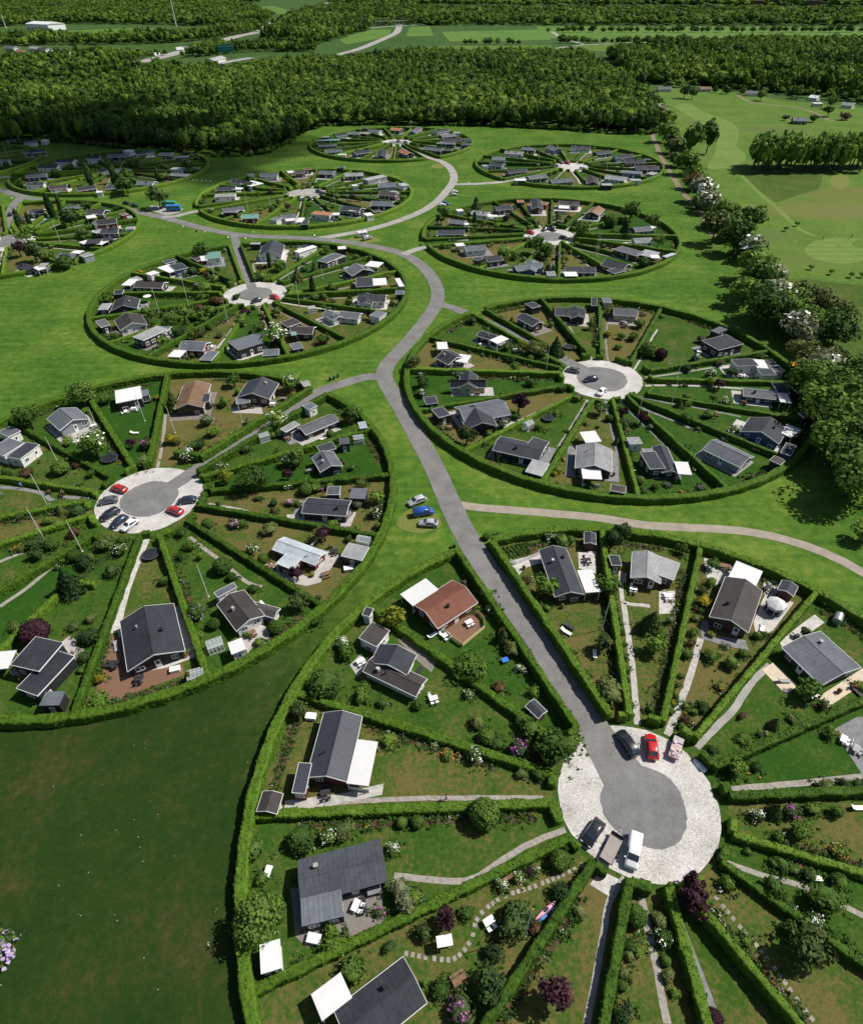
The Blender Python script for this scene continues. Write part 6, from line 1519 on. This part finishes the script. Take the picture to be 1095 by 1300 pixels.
# the estate road and its lanes
W_ = 4.6
for nm, w, mt, s in (('road', 5.0, M_ASPH, '812 1000 786 968 757 930 720 870 680 808 640 752 600 695 575 648 554 600 533 560 512 522 494 492 487 478 492 462 505 448 523 428 545 400 555 380 553 362 540 342 515 324 480 314 430 306 382 302 330 300 296 297 255 289 211 277 175 269 145 262 96 258 55 254 27 249 0 241 -40 232'),
   ('loop_road', 4.6, M_PALE, '400 303 427 299 477 289 522 274 550 259 567 242 576 227 571 213 560 205 545 200 528 193 511 184'),
   ('lane', 4.0, M_ASPH, '487 480 469 478 432 488 398 500 351 530 289 571 240 603 205 626'), ('lane', 3.6, M_ASPH, '297 299 304 323 312 345 320 366'), ('lane', 4.0, M_ASPH, '552 384 562 387 575 391 590 397 640 420 690 444 720 459 750 474'),
   ('lane', 4.0, M_PALE, '512 323 530 316 544 314 580 311 640 305 690 301'), ('lane', 4.2, M_PALE, '576 234 609 233 641 230 670 222 702 213 724 212'), ('lane', 3.8, M_PALE, '205 276 225 274 240 270 300 260 366 250'), ('lane', 4.0, M_PALE, '-5 226 16 224 60 222 110 220 148 218'),
   ('lane', 5.0, M_ASPH, '27 250 17 262 12 278 9 292 9 308'), ('gravel_path', 2.5, M_SAND, '578 640 610 645 653 648 700 652 756 657 820 667 895 671 946 675 996 685 1046 702 1095 727 1150 760')):
    ribbon(nm, PG('p', s), w, mt, {'road': .066, 'loop_road': .063, 'lane': .072, 'gravel_path': .058}[nm] + (.0006*len(bpy.data.objects) % .002), 2.5)
for sh, x, y, rx, ry in (('b8',800,45,110,22), ('a6',75,545,50,28), ('b3',800,300,40,14)):
    poly('worn_grass', [Z(sh, x+rx*math.cos(t)*(1+.1*math.sin(3*t)), y+ry*math.sin(t)) for t in [k*math.pi/16 for k in range(32)]], M_TAN, .027)
ribbon('lane', [G(738, 905), G(765, 945), G(790, 985), G(812, 1018)], [4.9, 7.4], M_ASPH, .0745, 1.0)
# white edge stones along the road
_st = MB().lathe([(.28,0), (.34,.15), (.24,.38), (.05,.45)], 8).mesh('boulder', M_WHITE)
for sh, x, y in (('b1',55,408), ('b1',118,427), ('b1',680,458), ('b1',830,495), ('b1',848,540), ('b1',362,425), ('b1',895,325), ('b1',912,324), ('b1',935,327), ('b1',957,328), ('b1',975,330), ('b2',298,383), ('b2',72,383), ('b2',580,400), ('b8',492,22), ('b8',640,30), ('b8',55,40), ('b7',918,35), ('b7',1028,40), ('b4',18,283), ('b4',55,295)):
    p = Z(sh, x, y); o = put('boulder', _st, None, (p[0], p[1], .02), random.uniform(0, 6), random.uniform(.9, 1.5)); tag(o, 'white painted boulder at the road edge', 'boulder', 'white edge boulders')
# far fields and motorways
for nm, s, mt in (('field', '560 40 690 37 700 50 620 53 570 52', M_FIELD), ('field', '680 33 1120 34 1120 50 900 50 760 53 700 48 685 40', M_FIELD), ('field', '430 46 475 37 497 37 492 47 440 56 432 52', M_FIELD), ('field', '470 68 560 58 700 57 700 70 540 72', M_GOLF), ('field', '55 40 170 35 160 45 120 46 60 45', M_FIELD), ('field', '120 48 190 36 262 36 250 44 190 50', M_GOLF),
   ('field', '690 62 800 53 1095 50 1095 58 800 66', M_GOLF), ('field', '320 9 345 7 372 14 365 19 340 16', M_FIELD), ('field', '520 34 545 33 550 45 515 46', M_FIELD), ('field', '640 18 900 15 900 20 640 23', M_FAR)):
    _fz = globals().get('_fz', .08)+.004; poly(nm, PG('p', s), mt, _fz)
for nm, s, w in (('motorway', '143 86 201 73 235 64 262 57 300 46 330 39 352 26 372 15 395 8 417 3', 26), ('motorway', '262 84 290 78 320 73', 16), ('motorway', '390 78 425 70 455 62 480 52 500 43 505 38 507 30', 15), ('main_road', '440 38 500 33 560 30', 14), ('main_road', '697 62 740 57 800 54 900 53 1000 52 1110 50', 9), ('main_road', '700 40 715 48 740 56', 8)):
    ribbon(nm, PG('p', s), w, M_PALE, .15, 25)
# ------------------------------------------------------------------ woods too dense to count
TL = lambda o, lab: o and tag(o, lab, 'wood')
WOOD_PX = [(-60,192), (60,179), (130,184), (200,191), (262,197), (335,194), (365,181), (415,159), (600,159), (700,163), (826,168), (822,140), (806,112), (740,78), (620,72), (500,76), (440,82), (300,93), (150,109), (-60,128)]
TL(wood('broadleaf_wood', WOOD_PX, 5.7, 13.5, 5.0, 140, .165), 'broad green wood filling the ground behind the farthest garden rings')
TL(wood('suburb_trees', [(-60,128), (150,108), (282,90), (274,84), (140,88), (215,70), (110,68), (60,72), (-60,72)], 11, 11, 5, 60, .28, .75), 'mixed green trees standing among the suburb roofs at upper left')
TL(wood('dark_tree_belt', [(-80,61), (90,57), (200,56), (262,51), (330,40), (322,34), (255,45), (150,50), (-80,50)], 11, 15, 6, 50, .3), 'dark belt of trees along the far side of the motorway')
TL(wood('dark_tree_belt', [(230,74), (320,66), (400,66), (398,60), (330,57), (262,65)], 9, 13, 5, 50, .3), 'short dark belt of trees beside the green motorway sign')
TL(wood('far_wood', [(-80,38), (60,30), (200,31), (262,33), (330,36), (345,20), (318,10), (300,4), (-80,4)], 15, 17, 9, 34, .34), 'far wood stretching across the top left behind the white hall')
TL(wood('roadside_wood', [(330,50), (400,57), (432,50), (470,38), (470,30), (440,14), (400,12), (365,24)], 12, 18, 7, 44, .3), 'pale green wood between the two motorways')
TL(wood('conifer_wood', [(805,108), (870,106), (960,116), (1130,126), (1130,59), (1000,60), (860,64), (770,72)], 6.6, 16, 5.4, 80, .24), 'dense dark wood behind the golf club houses at upper right')
TL(wood('far_wood', [(485,27), (540,32), (690,32), (1000,32), (1130,33), (1130,14), (800,14), (520,14), (470,10)], 15, 15, 9, 34, .34, .9), 'far belt of wood beyond the bright fields at upper right')
TL(wood('suburb_trees', [(432,32), (560,32), (560,10), (470,6), (425,6)], 17, 12, 9, 34, .34, .7), 'trees among far houses at the top centre')
TL(wood('suburb_trees', [(840,112), (900,110), (960,118), (1060,128), (1095,132), (1095,122), (960,112), (850,106)], 8, 8, 4.2, 60, .28, .6), 'garden trees round the golf hamlet')
TL(wood('distant_wood', [(420,6), (700,8), (1130,9), (1130,1), (420,1)], 34, 20, 18, 26, .4, .75), 'distant dark wood along the top right of the view')
TL(wood('distant_wood', [(-60,3), (330,3), (330,-6), (-60,-6)], 40, 20, 20, 26, .4, .9), 'distant dark wood along the top left of the view')
# the wood's edge: single trees one can tell apart, and a skirt of bushes
KINDS['j'] = ('poplar_tree','tree','tree','light','tall dark poplar in the dense row across the golf course',3.1,1,None)
KINDS['V'] = ('hedgerow_tree','tree','tree','green','tall hedgerow tree',2.5,1,None)
KINDS['n'] = ('hedgerow_tree','tree','tree','light','hedgerow tree',1.75,1,None); KINDS['N'] = ('hedgerow_tree','tree','tree','green','hedgerow tree',1.85,1,None); KINDS['W'] = ('hawthorn_tree','tree','tree','pale','hawthorn',1.7,1,'white'); KINDS['E'] = ('willow_tree','tree','loose','olive','willow',1.8,1,None); KINDS['R'] = ('far_tree','tree','tree','green','far tree',1.5,0,None)
KINDS['f'] = ('woodland_tree','tree','tree','green','tall broadleaf tree on the edge of the wood',3.6,1,None)
KINDS['F'] = ('woodland_tree','tree','tree','dark','tall broadleaf tree on the edge of the wood',3.6,1,None)
KINDS['d'] = ('woodland_tree','tree','tree','olive','tall broadleaf tree on the edge of the wood',3.6,1,None)
edge = [G(*p) for p in WOOD_PX[:12]]; C_ = spline(edge, 5.0)
i = 0
while i < len(C_):
    p = C_[i]; i += random.choice((1, 1, 2)); x, y = p.x+random.uniform(-2, 2), p.y+random.uniform(-1, 4)
    if abs(x) > y*.73+25: continue
    plant(random.choice('ffFd'), x, y, random.uniform(3.2, 4.6), 'tall broadleaf tree on the front edge of the broad wood', 'trees along the front edge of the wood', at=False, share=True)
for p in spline(edge, 4.0):
    x, y = p.x+random.uniform(-1.5, 1.5), p.y-random.uniform(2.5, 5)
    if abs(x) > y*.73+20: continue
    plant(random.choice('lgbgo'), x, y, random.uniform(1.6, 2.9), 'low bush in the skirt of the broad wood', 'bushes along the skirt of the wood', at=False, share=True)
# big hedgerow on the right
for sh, kd, lst in (('e1','', 'w 60 95 50 t 35 35 42 t 95 190 50 o 140 245 44 V 225 262 60 V 315 245 62 t 205 345 46 r 245 420 40 w 285 480 46 w 315 535 42 t 395 605 66 e 350 680 56 T 520 650 60 T 455 730 76 w 530 770 50 t 545 860 78 T 575 940 66 w 645 910 44 T 570 1050 70 w 645 1040 76 e 790 1060 96 w 765 1165 56 t 865 1185 80 t 110 130 44 b 160 310 34 o 270 530 30 t 450 660 50 t 500 990 56'),
   ('e5','', 'T 500 70 96 t 620 60 90 e 790 60 110 w 690 150 70 T 840 175 104 e 705 280 64 w 800 345 80 t 725 385 78 T 885 480 124 t 800 525 94 T 935 640 140 t 850 710 92 T 945 860 112 T 905 780 84 t 985 1130 40 T 940 400 86 t 870 600 90 T 1010 740 110 T 1000 520 100')):
    t = lst.split()
    for i in range(0, len(t), 4):
        x, y, r = float(t[i+1]), float(t[i+2]), float(t[i+3])/SH[sh][2]; px, py = SH[sh][0]+x/SH[sh][2], SH[sh][1]+y/SH[sh][2]; z = 3
        for _ in range(4):
            g = G(px, py, z); d = math.sqrt(g[0]**2+g[1]**2+(CH-z)**2); rr = min(r*d/CF*1.38, 8); z = min(rr*.85, 6)
        nm = dict(w='white blossoming hawthorn tree', t='mid green hedgerow tree', T='large dark green hedgerow tree', V='tall full crowned tree', e='grey green willow', r='russet hedgerow bush', o='olive hedgerow bush', b='dark hedgerow bush')[t[i]]
        kk = {'w': 'W', 't': 'n', 'T': 'N', 'e': 'E'}.get(t[i], t[i])
        plant(kk, g[0], g[1], rr, nm+' in the long hedgerow right of the dirt track', 'hedgerow trees', at=False)
for q_, p in enumerate(spline(PG('e1', '60 60 95 150 150 270 215 370 290 500 350 600 430 680')+PG('e1', '470 770 550 900 620 990 700 1080')+PG('e5', '720 210 790 300 850 430 890 540 910 680 930 830'), 4.6)):
    kd = random.choice('nnNWEn'); plant(kd, p.x+random.uniform(-2.4, 2.4), p.y+random.uniform(-1.5, 1.5), random.uniform(2.2, 4.2), dict(n='mid green infill tree in the long hedgerow', N='dark infill tree in the long hedgerow', W='white blossoming infill hawthorn in the long hedgerow', E='grey green infill willow in the long hedgerow')[kd], 'hedgerow trees', at=False)
V = []
for a_, b_ in zip(*(lambda c: (c[:-1], c[1:]))(spline(PG('e1', '30 20 80 130 150 250 220 360 300 500 390 640 470 760 560 900 640 1020 760 1150')+PG('e5', '640 160 740 260 820 380 880 520 905 680 920 840 990 1050'), 2.0))):
    for q in range(26): V.append((a_.x+random.gauss(0, 3.2), a_.y+random.gauss(0, 2.5), random.uniform(.1, 2.6)))
V = np.array(V); N = unit(len(V)); N[:, 2] = abs(N[:, 2])+.4; N /= np.linalg.norm(N, axis=1, keepdims=True); cv, cf = cards(V, N, .42)
o = put('undergrowth', fastmesh('undergrowth', cv, cf, F_['green'])); o['kind'] = 'stuff'; tag(o, 'tangled undergrowth along the foot of the long hedgerow', 'undergrowth')
for row in range(3):
    for k in range(14):
        if row == 0 and k > 10 and k % 2: continue
        p = Z('e1', 538+k*44+random.uniform(-12, 12), 388-row*15+random.uniform(-4, 4))
        plant('j', p[0]+random.uniform(-1, 1), p[1]+random.uniform(-1, 1), random.uniform(5.2, 6.8), ['tall dark poplar in the front row across the golf course', 'tall dark poplar in the middle row across the golf course', 'tall dark poplar in the back row across the golf course'][row], 'poplars across the golf course', at=False)
for x, y in ((830,885), (930,910), (1030,925), (1085,925), (702,690), (757,665)):
    p = Z('e1', x, y); plant('s', p[0], p[1], 1.3, 'small staked young tree on the golf grass', at=False)
for sh, kd, x, y, r, lab in (('e4','T',305,225,6,'dark tree pair member on the golf fairway end'), ('e4','T',340,228,5,'dark tree pair member on the golf fairway end'), ('e4','F',100,215,6.5,'very dark spruce like tree at the wood corner'), ('e4','r',1010,320,4.5,'russet round tree by the dark low club building'), ('e4','b',870,330,4,'dark bush right of the low club building'), ('e4','b',750,322,3,'dark bush left of the low club building'), ('e4','t',800,225,6,'green tree between the club houses'), ('e4','t',945,270,6,'green tree beside the pale roofed house'), ('e4','g',490,205,5,'low green bush below the beige house'), ('e4','g',440,200,4,'low green bush below the beige house'), ('e4','t',640,235,5,'round green tree below the white club house'), ('p','t',1050,148,5,'green tree by the right hand golf houses'), ('e4','g',560,205,4,'low green bush left of the drive')):
    p = Z(sh, x, y); plant(kd, p[0], p[1], r, lab, at=False)
for k in range(9): p = G(588+k*9, 56); plant('R', p[0]+random.uniform(-4, 4), p[1], random.uniform(5, 7.5), 'round dark tree in the row along the far bright field', 'far field edge trees', at=False)
for k in range(62): p = G(712+k*6.3+random.uniform(-4, 4), 54.5); plant('R', p[0], p[1], random.uniform(5, 10), 'round dark tree in the row beside the far main road', 'far road trees', at=False)
for k in range(58): p = G(700+k*7+random.uniform(-6, 6), 40.5); plant('R', p[0], p[1], random.uniform(5, 10), 'dark tree on the hedge line across the far bright field', 'far hedge line trees', at=False)
# buildings beyond
_m = min
for ln, ex in (('e4 g 190 172 250 172 9 G w', ' left of the golf trees'), ('e4 g 375 172 425 172 9 B y', ' behind the fairway end'), ('e4 g 580 190 650 192 9 G w', ' at the drive head'), ('e4 g 865 208 905 212 9 W w', ' in the golf hamlet'), ('e4 g 1010 240 1060 245 9 L w', ' rightmost of the golf hamlet'), ('e4 g 785 308 850 310 9 G k', ' low on the golf course'), ('e4 f 875 245 915 245 6 W w', ' by the drive'),
   ('e2 g 100 250 125 256 9 O w', ' in the far suburb'), ('e2 g 45 232 75 235 9 G w', ' in the far suburb'), ('e2 g 165 235 195 237 9 L w', ' in the far suburb'), ('e2 g 205 240 235 243 9 D w', ' in the far suburb'), ('e2 g 300 248 325 250 9 G w', ' in the far suburb'), ('e2 g 270 345 315 345 9 D r', ' among the suburb trees'), ('e2 g 20 270 50 272 9 D w', ' in the far suburb'), ('e2 g 130 275 160 280 9 G w', ' in the far suburb'), ('e2 g 405 262 425 262 8 O w', ' among the suburb trees'), ('e2 g 1050 295 1090 285 9 L w', ' beside the motorway')):
    o = house(ln, windows=1, extra=ex); 
    if 'e2' in ln: o.scale = (1.5, 1.5, 1.5)
p, q = Z('e2', 160, 145), Z('e2', 268, 150); a = math.atan2(q[1]-p[1], q[0]-p[0]); L = math.dist(p, q); r = empty('warehouse', (p[0]+q[0])/2, (p[1]+q[1])/2+20, 0, a)
MB().box(-L/2, L/2, -22, 22, 0, 11).build('wall', M_WHITE, r); m = MB(); m.prism([(-23,11.02), (23,11.02), (0,15)], -L/2-1, L/2+1); m.build('roof', rm('W'), r)
for k in range(6): MB().box(-3, 3, -.3, .1, 0, 4.5).build('loading_door', M_STONE, r).location = (-L/2+(k+.5)*L/6, -22.1, .2)
tag(r, 'large white hall with pale roof below the far left wood', 'hall')
for k in range(9):
    p = G(930+k*14+random.uniform(-3, 3), 8+random.uniform(-2, 2)); r = empty('apartment_block', p[0], p[1], 0, random.uniform(-.1, .1)); L, H_ = random.uniform(25, 42), random.uniform(12, 24)
    MB().box(-L/2, L/2, -6, 6, 0, H_).build('wall', plain('red_brick', (.16,.055,.045), .9, .2), r); MB().box(-L/2-.4, L/2+.4, -6.4, 6.4, H_+.01, H_+1).build('roof', M_ASPH, r)
    for j in range(4): MB().box(-L/2+1, L/2-1, -.05, .05, 0, 1.4).build('window_band', M_GLASS, r).location = (0, -6.06, 2+j*H_/4.6)
    tag(r, 'distant red brick block on the top right horizon', 'apartment block', 'distant red brick blocks', at=None)
for sh, x, y, h, rr, lab in (('e2',875,130,80,.9,'tall thin white mast rising from the mound at upper left'), ('e2',30,140,26,.8,'short lattice mast at the far left edge')):
    p = Z(sh, x, y); r = empty('radio_mast', p[0], p[1]); m = MB(); m.tube([(0,0,0), (0,0,h*.6), (0,0,h)], [rr*1.6, rr*1.3, rr], 8); m.build('mast', plain('mast_grey', (.55,.56,.58), .5), r); MB().lathe([(2.5,0), (2.5,.8), (1.5,1)], 12).build('footing', M_STONE, r); tag(r, lab, 'mast')
p = Z('e3', 102, 262); r = empty('road_sign', p[0], p[1], 0, .1); MB().box(-11, 11, -.3, .3, 6, 15).build('panel', plain('sign_teal', (.03,.20,.20), .5), r); MB().box(-11, 11, -.32, -.301, 12.6, 12.9).build('stripe', M_WHITE, r)
for s in (-8, 8): MB().box(-.4, .4, -.3, .3, 0, 5.99).build('post', M_STEEL, r).location = (s, 0, 0)
tag(r, 'big teal sign board beside the motorway', 'sign')
p, q = Z('e3', 790, 118), Z('e3', 960, 112); a = math.atan2(q[1]-p[1], q[0]-p[0]); L = math.dist(p, q); r = empty('road_bridge', (p[0]+q[0])/2, (p[1]+q[1])/2, 0, a); MB().box(-L/2, L/2, -6, 6, 7, 8.4).build('deck', M_STONE, r); MB().box(-L/2, L/2, -6.2, -5.9, 8.41, 9.4).build('parapet', M_STONEL, r)
for s in (-.4, -.12, .12, .4): MB().box(-1, 1, -5, 5, 0, 6.99).build('pier', M_STONE, r).location = (s*L, 0, 0)
tag(r, 'pale concrete road bridge over the far motorway', 'bridge')
for sh, x, y, c in (('e2',790,278,M_WHITE), ('e2',895,250,M_WHITE), ('e2',918,246,M_STEEL), ('e2',962,234,M_WHITE), ('e3',470,42,M_WHITE), ('e3',495,30,M_STEEL)):
    p = Z(sh, x, y); r = empty('lorry', p[0], p[1], .2, .9); MB().box(-8, 3.5, -1.6, 1.6, 1.1, 4.6).build('cargo_box', c, r); MB().box(3.8, 6.2, -1.5, 1.5, .8, 3.6).build('cab', M_WHITE, r); MB().box(6.21, 6.3, -1.3, 1.3, 2.2, 3.3).build('windscreen', M_GLASS, r); wheel_pair(r, [-6, -4, 4.8], 1.3, .6); tag(r, 'pale lorry on the far motorway', 'lorry', 'lorries on the motorway')
# ------------------------------------------------------------------ unseen clouds, added above and outside the view to shade the upper left
def cloud(sx, sy, rx, ry, alt, seed):
    rd = random.Random(seed); k = alt/math.tan(EL); cx, cy = sx+k*math.cos(AZ), sy+k*math.sin(AZ); m = MB()
    for q in range(46):
        t, u = rd.uniform(0, 6.28), math.sqrt(rd.random()); x, y = cx+rx*u*math.cos(t), cy+ry*u*math.sin(t); s = rd.uniform(16, 38)*(1.15-.6*u)
        prof = [(s*math.cos(a)*1.3+.01, s*.55*math.sin(a)) for a in [(-.5+j/8)*math.pi for j in range(9)]]; m.lathe(prof, 14, (x, y, alt+rd.uniform(-8, 14)))
    o = m.build('cloud', M_CLOUD, None, True); o['kind'] = 'structure'; return o
M_CLOUD, nt, b = nmat('cloud_vapour'); b.inputs['Base Color'].default_value = (.9, .9, .92, 1); b.inputs['Roughness'].default_value = 1
_t = nt.nodes.new('ShaderNodeBsdfTransparent'); _x = nt.nodes.new('ShaderNodeMixShader'); _x.inputs[0].default_value = .3; lk(nt, _t.outputs[0], _x.inputs[1]); lk(nt, b.outputs[0], _x.inputs[2]); lk(nt, _x.outputs[0], nt.nodes['Material Output'].inputs[0])
EL, AZ = R_(51), R_(14)
cloud(-215, 475, 150, 85, 800, 3); cloud(-330, 560, 120, 120, 800, 8)
# ------------------------------------------------------------------ light, sky, camera
EL, AZ = R_(51), R_(14)
sun = bpy.data.lights.new('sun', 'SUN'); sun.energy = 4.7; sun.angle = R_(.53); sun.color = (1, .955, .88)
so = bpy.data.objects.new('sun', sun); COL.objects.link(so); so.rotation_euler = Vector((-math.cos(EL)*math.cos(AZ), -math.cos(EL)*math.sin(AZ), -math.sin(EL))).to_track_quat('-Z', 'Y').to_euler()
w = bpy.data.worlds.new('World'); SC.world = w; w.use_nodes = True; nt = w.node_tree; sk = nt.nodes.new('ShaderNodeTexSky'); sk.sky_type = 'NISHITA'; sk.sun_disc = False; sk.sun_elevation = EL; sk.sun_rotation = math.pi/2-AZ
bg = nt.nodes['Background']; bg.inputs['Strength'].default_value = .062; lk(nt, sk.outputs[0], bg.inputs[0])
cam = bpy.data.cameras.new('camera'); co = bpy.data.objects.new('camera', cam); COL.objects.link(co)
cam.sensor_fit = 'HORIZONTAL'; cam.sensor_width = 36; cam.lens = 36*CF/1095; cam.clip_start = 1; cam.clip_end = 20000
f = Vector((0, math.cos(CP), -math.sin(CP))); r0 = Vector((1,0,0)); u0 = Vector((0, math.sin(CP), math.cos(CP)))
r1 = r0*math.cos(CR)-u0*math.sin(CR); u1 = r0*math.sin(CR)+u0*math.cos(CR); b1 = -f
co.matrix_world = Matrix(((r1.x, u1.x, b1.x, 0), (r1.y, u1.y, b1.y, 0), (r1.z, u1.z, b1.z, CH), (0, 0, 0, 1)))
SC.camera = co
SC.view_settings.view_transform = 'Standard'; SC.view_settings.look = 'None'; SC.view_settings.exposure = 0.27; SC.view_settings.gamma = 1
SC.cycles.max_bounces = 5; SC.cycles.volume_bounces = 0; SC.cycles.volume_step_rate = 8; SC.cycles.diffuse_bounces = 2; SC.cycles.glossy_bounces = 2; SC.cycles.transparent_max_bounces = 24; SC.cycles.transmission_bounces = 2
dedupe()
